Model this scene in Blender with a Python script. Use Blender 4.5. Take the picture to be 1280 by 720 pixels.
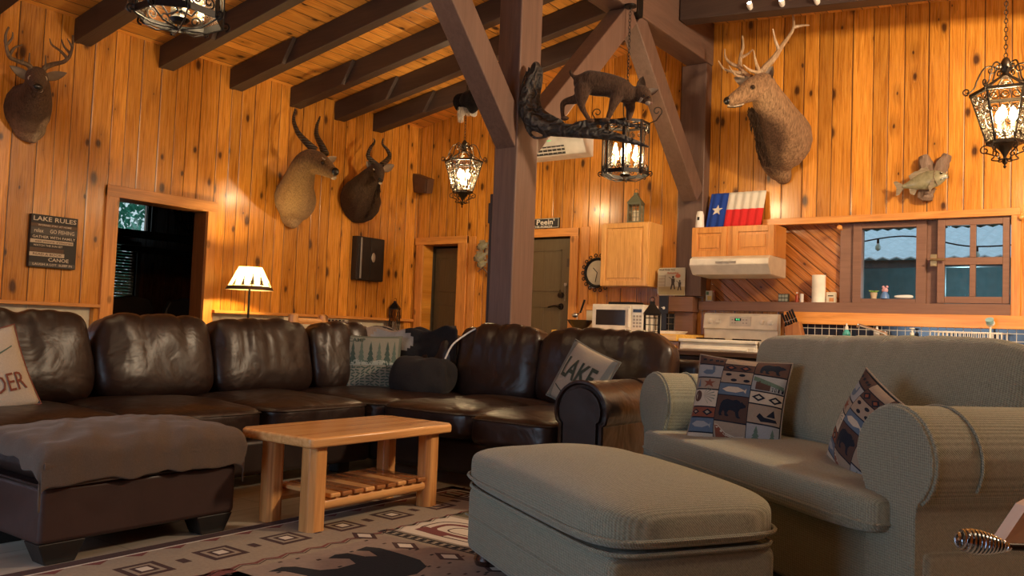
import bpy, bmesh, math, random
from mathutils import Vector, Matrix, noise
from mathutils.geometry import tessellate_polygon
R = math.radians
rnd = random.Random(7)
sc = bpy.context.scene
COL = sc.collection
for o in list(bpy.data.objects): bpy.data.objects.remove(o)

# ------------------------------------------------------------------ camera, world, exposure
YAW, PIT, ROL, FPX = -.62882359, .04980357, .0381591, 1053.43
CAM = Vector((0, 0, 1.0))
_f = Vector((math.sin(YAW)*math.cos(PIT), math.cos(YAW)*math.cos(PIT), math.sin(PIT)))
_r = Vector((math.cos(YAW), -math.sin(YAW), 0)); _u = _r.cross(_f)
_c, _s = math.cos(ROL), math.sin(ROL)
CR = _c*_r + _s*_u; CU = -_s*_r + _c*_u; CF = _f
cd = bpy.data.cameras.new('camera'); cam = bpy.data.objects.new('camera', cd); COL.objects.link(cam)
cam.matrix_world = Matrix(((CR.x, CU.x, -CF.x, CAM.x), (CR.y, CU.y, -CF.y, CAM.y), (CR.z, CU.z, -CF.z, CAM.z), (0, 0, 0, 1)))
cd.sensor_width = 36; cd.lens = 36*FPX/1280; cd.clip_start = .05
sc.camera = cam
sc.view_settings.view_transform = 'Standard'; sc.view_settings.look = 'None'
sc.view_settings.gamma = 1; sc.view_settings.use_curve_mapping = False
sc.view_settings.exposure = 0.0
sc.cycles.use_denoising = True
sc.cycles.sample_clamp_indirect = 6
sc.cycles.max_bounces = 7; sc.cycles.transparent_max_bounces = 12
w = bpy.data.worlds.new('dusk_sky'); sc.world = w; w.use_nodes = True
wn = w.node_tree.nodes; wl = w.node_tree.links
wn['Background'].inputs[0].default_value = (.50, .66, .72, 1); wn['Background'].inputs[1].default_value = 1.15

def lamp(name, kind, loc, power, color, size=.1, size_y=None, rot=None, spot=None, aim=None, blend=.6):
    l = bpy.data.lights.new(name, kind); o = bpy.data.objects.new(name, l); COL.objects.link(o)
    o.location = loc; l.energy = power; l.color = color
    if kind == 'AREA':
        l.size = size
        if size_y: l.shape = 'RECTANGLE'; l.size_y = size_y
    else: l.shadow_soft_size = size
    if kind == 'SPOT': l.spot_size = R(spot); l.spot_blend = blend
    if aim is not None:
        o.rotation_euler = (Vector(aim)-Vector(loc)).to_track_quat('-Z', 'Y').to_euler()
    return o
WARM = (1.0, .62, .30); WARM2 = (1.0, .76, .50); COOL = (.50, .72, 1.0)
# daylight from the window in the wall behind the photographer, plus a side fill
lamp('daylight_front_window', 'AREA', (-2.3, -1.28, 1.25), 46, (.60, .78, 1.0), 2.0, 1.1, aim=(-1.7, 2.6, .3))
lamp('daylight_side_fill', 'AREA', (-6.9, .4, 1.1), 26, COOL, 1.3, 1.6, aim=(-1.5, 1.7, .4))  # added cool panel by the left wall, where no window is built
# kitchen ceiling fitting above the frame, and added fill lamps
lamp('seating_fill_light', 'AREA', (.9, 1.5, 3.3), 16, WARM2, .5, aim=(-1.8, 4.5, .5))  # added unseen warm fill over the seating, no fitting modelled
lamp('kitchen_ceiling_light', 'AREA', (1.2, 4.7, 3.35), 225, WARM2, .35, aim=(-1.9, 6.4, 1.4))
lamp('shed_fill_light', 'POINT', (-1.6, 11.9, 1.75), 30, (.60, .85, .90), .12)  # added cool fill that lifts the shed interior, apart from the string bulbs
lamp('left_wall_fill_light', 'AREA', (-4.2, 1.6, 3.2), 9, WARM, .3, aim=(-6.4, 4.6, 1.8))  # added unseen warm fill to brighten the left wall

# ------------------------------------------------------------------ pixel ray -> place on a real plane
def ray(px, py): return CF*FPX + CR*(px-640) - CU*(py-360)
def at(px, py, x=None, y=None, z=None, d=None):
    v = ray(px, py)
    if d is not None: return CAM + v*(d/FPX)
    if x is not None: return CAM + v*((x-CAM.x)/v.x)
    if y is not None: return CAM + v*((y-CAM.y)/v.y)
    return CAM + v*((z-CAM.z)/v.z)
WA, WB = -7.1, 7.7                       # left wall plane (x), back wall plane (y)
def atA(px, py, o=0): return at(px, py, x=WA+o)
def atB(px, py, o=0): return at(px, py, y=WB-o)

# ------------------------------------------------------------------ mesh builder
INV = {}
FLOOR = .2                                # floor height of the modelling frame (everything is lowered onto z = 0 at the end)
UNIT = [False]                            # furniture is drawn in its own units: 1 unit = 0.8 of the room's
def fu(p): return Vector((p[0]*.8, p[1]*.8, FLOOR+p[2]*.8)) if UNIT[0] else Vector(p)
class MB:
    def __init__(s): s.v = []; s.f = []; s.m = []
    def add(s, vs, fs, m=0):
        b = len(s.v); s.v += [Vector(p) for p in vs]
        for f in fs: s.f.append([b+i for i in f]); s.m.append(m)
        return s
    def box(s, x0, x1, y0, y1, z0, z1, m=0):
        if x0 > x1: x0, x1 = x1, x0
        if y0 > y1: y0, y1 = y1, y0
        if z0 > z1: z0, z1 = z1, z0
        P = [(x0,y0,z0),(x1,y0,z0),(x1,y1,z0),(x0,y1,z0),(x0,y0,z1),(x1,y0,z1),(x1,y1,z1),(x0,y1,z1)]
        return s.add(P, [(0,3,2,1),(4,5,6,7),(0,1,5,4),(1,2,6,5),(2,3,7,6),(3,0,4,7)], m)
    def bar(s, a, b, w, h, up=(0,0,1), m=0, w2=None, h2=None):
        a = Vector(a); b = Vector(b); t = (b-a).normalized(); up = Vector(up)
        sd = t.cross(up).normalized(); up = sd.cross(t).normalized()
        w2 = w if w2 is None else w2; h2 = h if h2 is None else h2
        P = [a-sd*w/2-up*h/2, a+sd*w/2-up*h/2, a+sd*w/2+up*h/2, a-sd*w/2+up*h/2,
             b-sd*w2/2-up*h2/2, b+sd*w2/2-up*h2/2, b+sd*w2/2+up*h2/2, b-sd*w2/2+up*h2/2]
        return s.add(P, [(0,1,2,3)[::-1],(4,5,6,7),(0,1,5,4),(1,2,6,5),(2,3,7,6),(3,0,4,7)], m)
    def tube(s, pts, r, n=8, m=0, up=(0,0,1), flat=1.0, cap=True, rough=0.0):
        pts = [Vector(p) for p in pts]; k = len(pts)
        rs = r if isinstance(r, (list, tuple)) else [r]*k
        vs = []; pu = Vector(up)
        for i, p in enumerate(pts):
            t = (pts[min(i+1, k-1)]-pts[max(i-1, 0)])
            t = t.normalized() if t.length > 1e-9 else Vector((0,0,1))
            sd = t.cross(pu)
            if sd.length < .05: sd = t.cross(Vector((1, .3, .1)))
            sd.normalize(); u2 = sd.cross(t).normalized(); pu = u2
            ra = rs[i]; a_, b_ = (ra if isinstance(ra, (tuple, list)) else (ra, ra*flat))
            for j in range(n):
                an = 2*math.pi*j/n; q = 1+(rnd.uniform(-rough, rough) if rough else 0)
                vs.append(p + sd*math.cos(an)*a_*q + u2*math.sin(an)*b_*q)
        fs = [(i*n+j, i*n+(j+1) % n, (i+1)*n+(j+1) % n, (i+1)*n+j) for i in range(k-1) for j in range(n)]
        if cap: fs += [tuple(range(n))[::-1], tuple(range((k-1)*n, k*n))]
        return s.add(vs, fs, m)
    def lathe(s, prof, c=(0,0,0), n=24, m=0, axis=(0,0,1), cap=True):
        c = Vector(c); q = Vector((0,0,1)).rotation_difference(Vector(axis))
        vs = [c + q @ Vector((r*math.cos(2*math.pi*j/n), r*math.sin(2*math.pi*j/n), z)) for r, z in prof for j in range(n)]
        k = len(prof)
        fs = [(i*n+j, i*n+(j+1) % n, (i+1)*n+(j+1) % n, (i+1)*n+j) for i in range(k-1) for j in range(n)]
        if cap: fs += [tuple(range(n))[::-1], tuple(range((k-1)*n, k*n))]
        return s.add(vs, fs, m)
    def prism(s, poly, o, ux, uy, dv, m=0):
        o, ux, uy, dv = Vector(o), Vector(ux), Vector(uy), Vector(dv); n = len(poly)
        P = [o+ux*a+uy*b for a, b in poly]
        tris = tessellate_polygon([[Vector((a, b, 0)) for a, b in poly]])
        vs = P + [p+dv for p in P]
        fs = [tuple(t) for t in tris] + [tuple(n+i for i in t)[::-1] for t in tris]
        fs += [(i, (i+1) % n, n+(i+1) % n, n+i) for i in range(n)]
        return s.add(vs, fs, m)
    def ball(s, c, r, seg=12, ring=8, m=0, rot=None):
        c = Vector(c); r = (r, r, r) if not isinstance(r, (tuple, list)) else r
        vs = []
        for i in range(ring+1):
            ph = math.pi*i/ring
            for j in range(seg):
                th = 2*math.pi*j/seg
                p = Vector((r[0]*math.sin(ph)*math.cos(th), r[1]*math.sin(ph)*math.sin(th), r[2]*math.cos(ph)))
                if rot is not None: p = rot @ p
                vs.append(c+p)
        fs = [(i*seg+j, (i+1)*seg+j, (i+1)*seg+(j+1) % seg, i*seg+(j+1) % seg) for i in range(ring) for j in range(seg)]
        return s.add(vs, fs, m)
    def torus(s, c, rr, r, axis=(0,0,1), n=20, k=6, m=0, a0=0, a1=360, sx=1):
        c = Vector(c); q = Vector((0,0,1)).rotation_difference(Vector(axis))
        full = abs(a1-a0) >= 359.9
        pts = [c+q @ Vector((rr*sx*math.cos(R(a0+(a1-a0)*i/n)), rr*math.sin(R(a0+(a1-a0)*i/n)), 0)) for i in range(n+1)]
        return s.tube(pts, r, k, m, up=axis, cap=not full)
    def build(s, name, mat, parent=None, smooth=True, bevel=0, sub=0, remesh=0, seg=2, weld=0, auto=None, local=False):
        me = bpy.data.meshes.new(name)
        vs = ([p*.8 for p in s.v] if UNIT[0] else s.v) if local else [fu(p) for p in s.v]; loc = Vector((0,0,0))
        if parent is not None:
            if not local:
                iv = INV.get(parent.name)
                if iv is not None: vs = [iv @ p for p in vs]
        else:
            xs = [p.x for p in vs]; ys = [p.y for p in vs]; zs = [p.z for p in vs]
            loc = Vector(((min(xs)+max(xs))/2, (min(ys)+max(ys))/2, min(zs)))
            vs = [p-loc for p in vs]
        me.from_pydata([tuple(p) for p in vs], [], s.f)
        mats = mat if isinstance(mat, (list, tuple)) else [mat]
        for m_ in mats: me.materials.append(m_)
        me.polygons.foreach_set('material_index', [min(i, len(mats)-1) for i in s.m])
        bm = bmesh.new(); bm.from_mesh(me)
        if weld: bmesh.ops.remove_doubles(bm, verts=bm.verts, dist=weld)
        bmesh.ops.recalc_face_normals(bm, faces=bm.faces)
        bm.to_mesh(me); bm.free()
        if smooth: me.polygons.foreach_set('use_smooth', [True]*len(me.polygons))
        o = bpy.data.objects.new(name, me); COL.objects.link(o); o.location = loc
        if parent is None: INV[o.name] = Matrix.Translation(-loc)
        if parent is not None:
            o.parent = parent
            if parent.name in INV: INV[o.name] = INV[parent.name]
        if remesh:
            rm = o.modifiers.new('r', 'REMESH'); rm.mode = 'VOXEL'; rm.voxel_size = remesh; rm.use_smooth_shade = True
            sm = o.modifiers.new('s', 'SMOOTH'); sm.factor = .6; sm.iterations = 5
        if bevel:
            bv = o.modifiers.new('b', 'BEVEL'); bv.width = bevel; bv.segments = seg; bv.limit_method = 'ANGLE'; bv.angle_limit = R(40)
            if smooth: bv.harden_normals = True
        if sub:
            su = o.modifiers.new('u', 'SUBSURF'); su.levels = sub; su.render_levels = sub
        if smooth and not sub and not remesh:
            try: me.set_sharp_from_angle(angle=R(38 if auto is None else auto))
            except Exception: pass
        return o
def tag(o, label=None, cat=None, group=None, kind=None):
    if label: o['label'] = label
    if cat: o['category'] = cat
    if group: o['group'] = group
    if kind: o['kind'] = kind
    return o
def root(name, loc, label, cat, group=None, rz=0.0):
    loc = fu(loc)
    o = bpy.data.objects.new(name, None); COL.objects.link(o); o.empty_display_size = .1
    o.location = loc; o.rotation_euler = (0, 0, rz)
    INV[o.name] = (Matrix.Translation(Vector(loc)) @ Matrix.Rotation(rz, 4, 'Z')).inverted()
    return tag(o, label, cat, group)
def copy_tree(o, parent=None):
    c = o.copy(); COL.objects.link(c); c.parent = parent
    for ch in [k for k in bpy.data.objects if k.parent == o]: copy_tree(ch, c)
    return c
def text2d(s, size=1.0, font_ext=0.0, bold=0.0, width=None, sx=1.0):
    """flat text as (verts2d, faces), centred on the origin"""
    cu = bpy.data.curves.new('t', 'FONT'); cu.body = s; cu.size = size; cu.align_x = 'CENTER'; cu.align_y = 'CENTER'
    cu.offset = bold*size; cu.resolution_u = 2
    ob = bpy.data.objects.new('t', cu); COL.objects.link(ob)
    dg = bpy.context.evaluated_depsgraph_get(); me = bpy.data.meshes.new_from_object(ob.evaluated_get(dg))
    vs = [(v.co.x*sx, v.co.y) for v in me.vertices]; fs = [tuple(p.vertices) for p in me.polygons]
    bpy.data.objects.remove(ob); bpy.data.curves.remove(cu); bpy.data.meshes.remove(me)
    if width and vs:
        a = min(v[0] for v in vs); b = max(v[0] for v in vs); k = width/max(b-a, 1e-6)
        vs = [((x-(a+b)/2)*k, y) for x, y in vs]
    return vs, fs
def put_text(mb, s, o, ux, uy, size, m=0, bold=0.0, width=None, sx=1.0, shear=0.0, off=(0,0,0)):
    vs, fs = text2d(s, size, bold=bold, width=width, sx=sx)
    o, ux, uy, off = Vector(o), Vector(ux), Vector(uy), Vector(off)
    mb.add([o+ux*(a+shear*b)+uy*b+off for a, b in vs], fs, m)
def poly_grid(poly, step):
    """cut a 2-D polygon into small faces so it can be laid on a curved surface"""
    bm = bmesh.new()
    vs = [bm.verts.new((a, b, 0)) for a, b in poly]
    for t in tessellate_polygon([[Vector((a, b, 0)) for a, b in poly]]):
        try: bm.faces.new([vs[i] for i in t])
        except Exception: pass
    for _ in range(5):
        es = [e for e in bm.edges if e.calc_length() > step]
        if not es: break
        bmesh.ops.subdivide_edges(bm, edges=es, cuts=1)
        bmesh.ops.triangulate(bm, faces=bm.faces)
    bm.verts.index_update()
    out = [(v.co.x, v.co.y) for v in bm.verts], [tuple(v.index for v in f.verts) for f in bm.faces]
    bm.free(); return out
def bez(p, n=12):
    """Catmull-Rom through points"""
    p = [Vector(q) for q in p]; out = []
    for i in range(len(p)-1):
        a = p[max(i-1, 0)]; b = p[i]; c = p[i+1]; d = p[min(i+2, len(p)-1)]
        for k in range(n):
            t = k/n
            out.append(.5*((2*b)+(-a+c)*t+(2*a-5*b+4*c-d)*t*t+(-a+3*b-3*c+d)*t**3))
    out.append(p[-1]); return out
def lerps(r, n):
    out = []
    for i in range(len(r)-1):
        for k in range(n):
            t = k/n
            a, b = r[i], r[i+1]
            out.append(tuple(x+(y-x)*t for x, y in zip(a, b)) if isinstance(a, tuple) else a+(b-a)*t)
    out.append(r[-1]); return out

# ------------------------------------------------------------------ materials
class NT:
    def __init__(s, name):
        s.m = bpy.data.materials.new(name); s.m.use_nodes = True; s.t = s.m.node_tree; s.b = s.t.nodes['Principled BSDF']
    def n(s, t, **k):
        x = s.t.nodes.new('ShaderNode'+t)
        for a, b in k.items(): setattr(x, a, b)
        return x
    def l(s, a, b): s.t.links.new(a, b)
    def math(s, op, a, b=None, c=None):
        x = s.n('Math', operation=op)
        for i, q in enumerate((a, b, c)):
            if q is None: continue
            if isinstance(q, (int, float)): x.inputs[i].default_value = q
            else: s.l(q, x.inputs[i])
        return x.outputs[0]
    def ramp(s, f, stops):
        x = s.n('ValToRGB'); e = x.color_ramp.elements
        while len(e) > 1: e.remove(e[-1])
        e[0].position = stops[0][0]; e[0].color = (*stops[0][1], 1)
        for p, c in stops[1:]:
            q = e.new(p); q.color = (*c, 1)
        s.l(f, x.inputs[0]); return x.outputs[0]
    def mix(s, f, a, b, mode='MIX'):
        x = s.n('Mix', data_type='RGBA', blend_type=mode)
        for i, q in ((0, f), (6, a), (7, b)):
            if isinstance(q, (int, float)): x.inputs[i].default_value = q
            elif isinstance(q, tuple): x.inputs[i].default_value = (*q, 1)
            else: s.l(q, x.inputs[i])
        return x.outputs[2]
    def comb(s, x, y, z):
        c = s.n('CombineXYZ')
        for i, q in enumerate((x, y, z)):
            if isinstance(q, (int, float)): c.inputs[i].default_value = q
            else: s.l(q, c.inputs[i])
        return c.outputs[0]
    def noise(s, vec, scale, detail=3, rough=.5, dist=0):
        x = s.n('TexNoise'); x.inputs['Scale'].default_value = scale; x.inputs['Detail'].default_value = detail
        x.inputs['Roughness'].default_value = rough; x.inputs['Distortion'].default_value = dist
        if vec is not None: s.l(vec, x.inputs['Vector'])
        return x.outputs[0]
    def bump(s, h, strength=.3, dist=.01, prev=None):
        x = s.n('Bump'); x.inputs['Strength'].default_value = strength; x.inputs['Distance'].default_value = dist
        s.l(h, x.inputs['Height'])
        if prev is not None: s.l(prev, x.inputs['Normal'])
        return x.outputs[0]
    def set(s, **k):
        names = dict(col='Base Color', rough='Roughness', metal='Metallic', emit='Emission Color', es='Emission Strength', coat='Coat Weight',
                     cr='Coat Roughness', nrm='Normal', spec='Specular IOR Level', sheen='Sheen Weight', trans='Transmission Weight', alpha='Alpha', ior='IOR', sss='Subsurface Weight')
        for a, v in k.items():
            i = s.b.inputs[names[a]]
            if isinstance(v, (int, float)): i.default_value = v
            elif isinstance(v, tuple): i.default_value = (*v, 1)
            else: s.l(v, i)
        return s.m
    def obj(s): return s.n('TexCoord').outputs['Object']
    def pos(s): return s.n('NewGeometry').outputs['Position']
_mc = {}
def flat(name, col, rough=.6, **k):
    """plain material with faint procedural variation"""
    if name in _mc: return _mc[name]
    t = NT(name); nz = t.noise(t.obj(), 9, 4)
    c = t.mix(t.ramp(nz, [(.3, (0,0,0)), (.7, (1,1,1))]), tuple(x*.86 for x in col), tuple(min(1, x*1.1) for x in col))
    b = k.pop('bump', .12); bs = k.pop('bscale', 60)
    t.set(col=c, rough=rough, nrm=t.bump(t.noise(t.obj(), bs, 3), b, .004), **k)
    _mc[name] = t.m; return t.m
def glow(name, col, strength):
    t = NT(name); t.set(col=(.02, .02, .02), emit=col, es=strength); return t.m
def planks(name, au, av, width, cols, rough=.22, gap=.0038, dense=1.0, dist=1.0, diag=False, knots=1.0, coat=.25):
    """knotty pine boards: au = axis across the boards, av = axis along them (world axes)"""
    t = NT(name); p = t.pos(); sx = t.n('SeparateXYZ'); t.l(p, sx.inputs[0]); ax = dict(zip('xyz', sx.outputs))
    u = ax[au]; v = ax[av]
    if diag:
        u0, v0 = u, v
        u = t.math('ADD', t.math('MULTIPLY', u0, .65), t.math('MULTIPLY', v0, .76)); v = t.math('SUBTRACT', t.math('MULTIPLY', u0, .76), t.math('MULTIPLY', v0, .65))
    # slightly uneven board widths
    wv = t.math('MULTIPLY', t.math('SINE', t.math('MULTIPLY', u, 11.3)), width*.16)
    us = t.math('DIVIDE', t.math('ADD', u, wv), width)
    idn = t.math('FLOOR', us); fr = t.math('FRACT', us)
    wn_ = t.n('TexWhiteNoise', noise_dimensions='1D'); t.l(idn, wn_.inputs['W']); rv = wn_.outputs['Value']
    off = t.math('MULTIPLY', rv, 37.0); vv = t.math('ADD', v, off)
    # knots
    kv = t.comb(t.math('MULTIPLY', t.math('ADD', u, t.math('MULTIPLY', rv, 1.7)), 5.2), t.math('MULTIPLY', vv, 2.7*dense), 0.0)
    vo = t.n('TexVoronoi', voronoi_dimensions='2D'); vo.inputs['Scale'].default_value = 1.0; t.l(kv, vo.inputs['Vector'])
    sc_ = t.n('SeparateColor'); t.l(vo.outputs['Color'], sc_.inputs[0])
    kn_on = t.math('GREATER_THAN', sc_.outputs[0], .30)
    ksz = t.math('ADD', .03, t.math('MULTIPLY', t.math('POWER', sc_.outputs[1], 2.0), .17))
    nzk = t.noise(kv, 3.0, 2); kd = t.math('ADD', vo.outputs['Distance'], t.math('MULTIPLY', t.math('SUBTRACT', nzk, .5), .12))
    kr = t.math('DIVIDE', kd, ksz)
    knot = t.math('MULTIPLY', t.ramp(kr, [(.0, (1,1,1)), (.45, (1,1,1)), (.8, (0,0,0))]) if False else t.math('SUBTRACT', 1.0, t.math('SMOOTH_MIN', t.math('MAXIMUM', t.math('SUBTRACT', t.math('MULTIPLY', kr, 1.7), .75), 0.0), 1.0, .1)), kn_on)
    halo = t.math('MULTIPLY', t.math('MAXIMUM', t.math('SUBTRACT', 1.0, t.math('MULTIPLY', kd, 3.0)), 0.0), kn_on)
    # grain, bent round the knots
    g1 = t.comb(t.math('MULTIPLY', t.math('ADD', u, t.math('MULTIPLY', halo, .02)), 34.0), t.math('MULTIPLY', vv, 1.3), t.math('MULTIPLY', rv, 9.0))
    gn = t.noise(g1, 1.6, 5, .62, .9*dist)
    g2 = t.comb(t.math('MULTIPLY', u, 150.0), t.math('MULTIPLY', vv, 4.0), rv); gf = t.noise(g2, 1.0, 2, .5)
    g = t.math('ADD', t.math('MULTIPLY', gn, .75), t.math('MULTIPLY', gf, .25))
    c1, c2, c3 = cols
    base = t.ramp(g, [(.33, c1), (.5, c2), (.68, c3)])
    tone = t.mix(rv, (.70, .66, .60), (1.14, 1.10, 1.06))
    base = t.mix(1.0, base, tone, 'MULTIPLY')
    base = t.mix(t.math('MULTIPLY', halo, .55*knots), base, tuple(x*.55 for x in c1))
    base = t.mix(t.math('MULTIPLY', knot, .93*knots), base, (.055, .018, .006))
    ed = t.math('MINIMUM', fr, t.math('SUBTRACT', 1.0, fr))
    gp = t.math('LESS_THAN', ed, gap/width)
    soft = t.math('SUBTRACT', 1.0, t.math('MINIMUM', t.math('DIVIDE', ed, .010/width), 1.0))
    base = t.mix(t.math('MULTIPLY', gp, .9), base, (.06, .02, .008))
    hgt = t.math('ADD', t.math('MULTIPLY', g, .06), t.math('MULTIPLY', soft, -1.0))
    cup = t.math('MULTIPLY', t.noise(t.comb(t.math('MULTIPLY', u, 7.0), t.math('MULTIPLY', vv, .9), rv), 1.0, 2), .5)
    nr = t.bump(t.math('ADD', hgt, cup), .45, .006)
    t.set(col=base, rough=t.math('ADD', rough, t.math('MULTIPLY', gf, .12)), nrm=nr, coat=coat, cr=.16)
    return t.m
def wood(name, cols, axis='x', scale=1.0, rough=.35, coat=.15, knots=.6, rings=1.0):
    """solid timber, grain along one object axis"""
    t = NT(name); p = t.obj(); sx = t.n('SeparateXYZ'); t.l(p, sx.inputs[0]); ax = dict(zip('xyz', sx.outputs))
    o = [a for a in 'xyz' if a != axis]
    g1 = t.comb(t.math('MULTIPLY', ax[o[0]], 26*scale), t.math('MULTIPLY', ax[o[1]], 26*scale), t.math('MULTIPLY', ax[axis], 1.6*scale))
    gn = t.noise(g1, 1.0*rings, 5, .6, 1.2)
    g2 = t.comb(t.math('MULTIPLY', ax[o[0]], 130*scale), t.math('MULTIPLY', ax[o[1]], 130*scale), t.math('MULTIPLY', ax[axis], 4*scale))
    gf = t.noise(g2, 1.0, 2)
    g = t.math('ADD', t.math('MULTIPLY', gn, .75), t.math('MULTIPLY', gf, .25))
    base = t.ramp(g, [(.32, cols[0]), (.5, cols[1]), (.68, cols[2])])
    vo = t.n('TexVoronoi'); vo.inputs['Scale'].default_value = 1.0
    kv = t.comb(t.math('MULTIPLY', ax[o[0]], 4.5*scale), t.math('MULTIPLY', ax[o[1]], 4.5*scale), t.math('MULTIPLY', ax[axis], 2.6*scale)); t.l(kv, vo.inputs['Vector'])
    kd = vo.outputs['Distance']; kn = t.math('MAXIMUM', t.math('SUBTRACT', 1.0, t.math('MULTIPLY', kd, 8.0)), 0.0)
    base = t.mix(t.math('MULTIPLY', t.math('MINIMUM', t.math('MULTIPLY', kn, 2.2), 1.0), knots), base, tuple(x*.22 for x in cols[0]))
    t.set(col=base, rough=rough, nrm=t.bump(g, .15, .003), coat=coat, cr=.2)
    return t.m
def leather(name, col, rough=.3, wr=1.0):
    t = NT(name); p = t.obj()
    n1 = t.noise(p, 3.0, 3, .5, .8); n2 = t.noise(p, 6.5, 3, .5, 1.2); n3 = t.noise(p, 260, 2)
    b = t.bump(n1, .5*wr, .05); b = t.bump(n2, .30*wr, .022, b); b = t.bump(n3, .12, .001, b)
    c = t.mix(n2, tuple(x*.75 for x in col), tuple(x*1.3 for x in col))
    t.set(col=c, rough=t.math('ADD', rough-.06, t.math('MULTIPLY', n2, .14)), nrm=b, coat=.05, cr=.25, spec=.38)
    return t.m
def weave(name, ca, cb, pitch=.0085, rough=.92):
    """nubby diagonal weave"""
    t = NT(name); p = t.obj(); sx = t.n('SeparateXYZ'); t.l(p, sx.inputs[0]); X, Y, Z = sx.outputs
    k = 2*math.pi/pitch
    a = t.math('SINE', t.math('MULTIPLY', t.math('ADD', t.math('ADD', X, Y), Z), k*.62))
    b = t.math('SINE', t.math('MULTIPLY', t.math('SUBTRACT', t.math('ADD', X, t.math('MULTIPLY', Y, -1.0)), Z), k*.62))
    h = t.math('MULTIPLY', a, b); nz = t.noise(p, 180, 2); nl = t.noise(p, 5, 3)
    f = t.math('ADD', t.math('MULTIPLY', h, .22), t.math('ADD', t.math('MULTIPLY', nz, .6), .20))
    c = t.ramp(f, [(.15, ca), (.75, cb)]); c = t.mix(t.math('MULTIPLY', nl, .35), c, tuple(x*.8 for x in cb))
    b2 = t.bump(h, .5, .003); b2 = t.bump(nz, .4, .002, b2)
    t.set(col=c, rough=rough, nrm=b2, sheen=.25, spec=.15)
    return t.m
def cloth(name, ca, cb, scale=140, rough=.95, big=0.0, sheen=.04):
    t = NT(name); p = t.obj(); n = t.noise(p, scale, 3); nl = t.noise(p, 6, 4)
    c = t.mix(n, ca, cb); b = t.bump(n, .5, .002)
    if big: b = t.bump(nl, big, .03, b)
    t.set(col=c, rough=rough, nrm=b, sheen=sheen, spec=.06); return t.m
def fur(name, cols, zmin, zmax, scale=1.0, streak=60, rough=.9, axis='Z', patch=None):
    """animal hair: colour bands by object height with streaky noise"""
    t = NT(name); p = t.obj(); sx = t.n('SeparateXYZ'); t.l(p, sx.inputs[0]); X, Y, Z = sx.outputs
    h = t.n('MapRange'); h.inputs[1].default_value = zmin; h.inputs[2].default_value = zmax; t.l({'X': X, 'Y': Y, 'Z': Z}[axis], h.inputs[0])
    nz = t.noise(t.comb(t.math('MULTIPLY', X, streak), t.math('MULTIPLY', Y, streak), t.math('MULTIPLY', Z, streak*.22)), 1.0, 4, .6, .5)
    nl = t.noise(p, 5*scale, 3)
    f = t.math('ADD', h.outputs[0], t.math('ADD', t.math('MULTIPLY', t.math('SUBTRACT', nz, .5), .25), t.math('MULTIPLY', t.math('SUBTRACT', nl, .5), .35)))
    c = t.ramp(f, cols)
    if patch:            # second marking: (centre xyz, radii xyz, colour)
        for cc, rr, pc in patch:
            q = [t.math('POWER', t.math('DIVIDE', t.math('SUBTRACT', {0: X, 1: Y, 2: Z}[i], cc[i]), rr[i]), 2.0) for i in range(3)]
            dd = t.math('ADD', t.math('ADD', q[0], t.math('ADD', q[1], q[2])), t.math('MULTIPLY', t.math('SUBTRACT', nl, .5), 1.2))
            mk = t.n('MapRange'); mk.inputs[1].default_value = 1.25; mk.inputs[2].default_value = .65; t.l(dd, mk.inputs[0])
            c = t.mix(mk.outputs[0], c, pc)
    c = t.mix(1.0, c, t.ramp(nz, [(.35, (.55, .52, .5)), (.65, (1.35, 1.3, 1.25))]), 'MULTIPLY')
    t.set(col=c, rough=rough, nrm=t.bump(nz, .8, .006), sheen=.06, spec=.12); return t.m
def pane(name, tint=(1,1,1), refl=.12, rough=.02, bump=0.0):
    t = NT(name); t.t.nodes.remove(t.b)
    tr = t.n('BsdfTransparent'); tr.inputs[0].default_value = (*tint, 1)
    gl = t.n('BsdfGlossy'); gl.inputs['Roughness'].default_value = rough
    fr = t.n('Fresnel'); fr.inputs[0].default_value = 1.5
    if bump:
        b = t.bump(t.noise(t.obj(), 60, 2), bump, .01); t.l(b, gl.inputs['Normal'])
    mx = t.n('MixShader'); t.l(t.math('ADD', fr.outputs[0], refl*.3), mx.inputs[0]); t.l(tr.outputs[0], mx.inputs[1]); t.l(gl.outputs[0], mx.inputs[2])
    out = [n for n in t.t.nodes if n.type == 'OUTPUT_MATERIAL'][0]; t.l(mx.outputs[0], out.inputs[0]); return t.m

PINE = ((.40, .140, .016), (.66, .272, .036), (.81, .39, .070))
PINE_R = ((.36, .11, .02), (.58, .215, .042), (.72, .31, .075))
m_wallA = planks('pine_boards_left', 'y', 'z', .150, PINE)
m_wallB = planks('pine_boards_back', 'x', 'z', .150, PINE)
m_ceil = planks('pine_ceiling_boards', 'x', 'y', .135, ((.52, .20, .03), (.80, .36, .07), (.92, .50, .12)), rough=.3, coat=.1)
m_diag = planks('pine_diagonal_boards', 'x', 'z', .085, PINE_R, diag=True)
m_trimx = wood('pine_trim_x', ((.45, .16, .03), (.68, .28, .06), (.80, .37, .09)), 'x')
m_trimy = wood('pine_trim_y', ((.40, .15, .03), (.60, .25, .06), (.72, .33, .09)), 'y')
m_trimz = wood('pine_trim_z', ((.45, .16, .03), (.66, .27, .06), (.78, .36, .09)), 'z')
BR = ((.040, .024, .019), (.052, .031, .024), (.066, .040, .031))
m_beamx = wood('brown_beam_x', BR, 'x', rough=.55, coat=0, knots=.1)
m_beamy = wood('brown_beam_y', BR, 'y', rough=.55, coat=0, knots=.1)
BR2 = ((.105, .060, .044), (.135, .078, .057), (.165, .098, .072))
m_post = wood('brown_post', BR2, 'z', rough=.55, coat=0, knots=.2)
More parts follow.
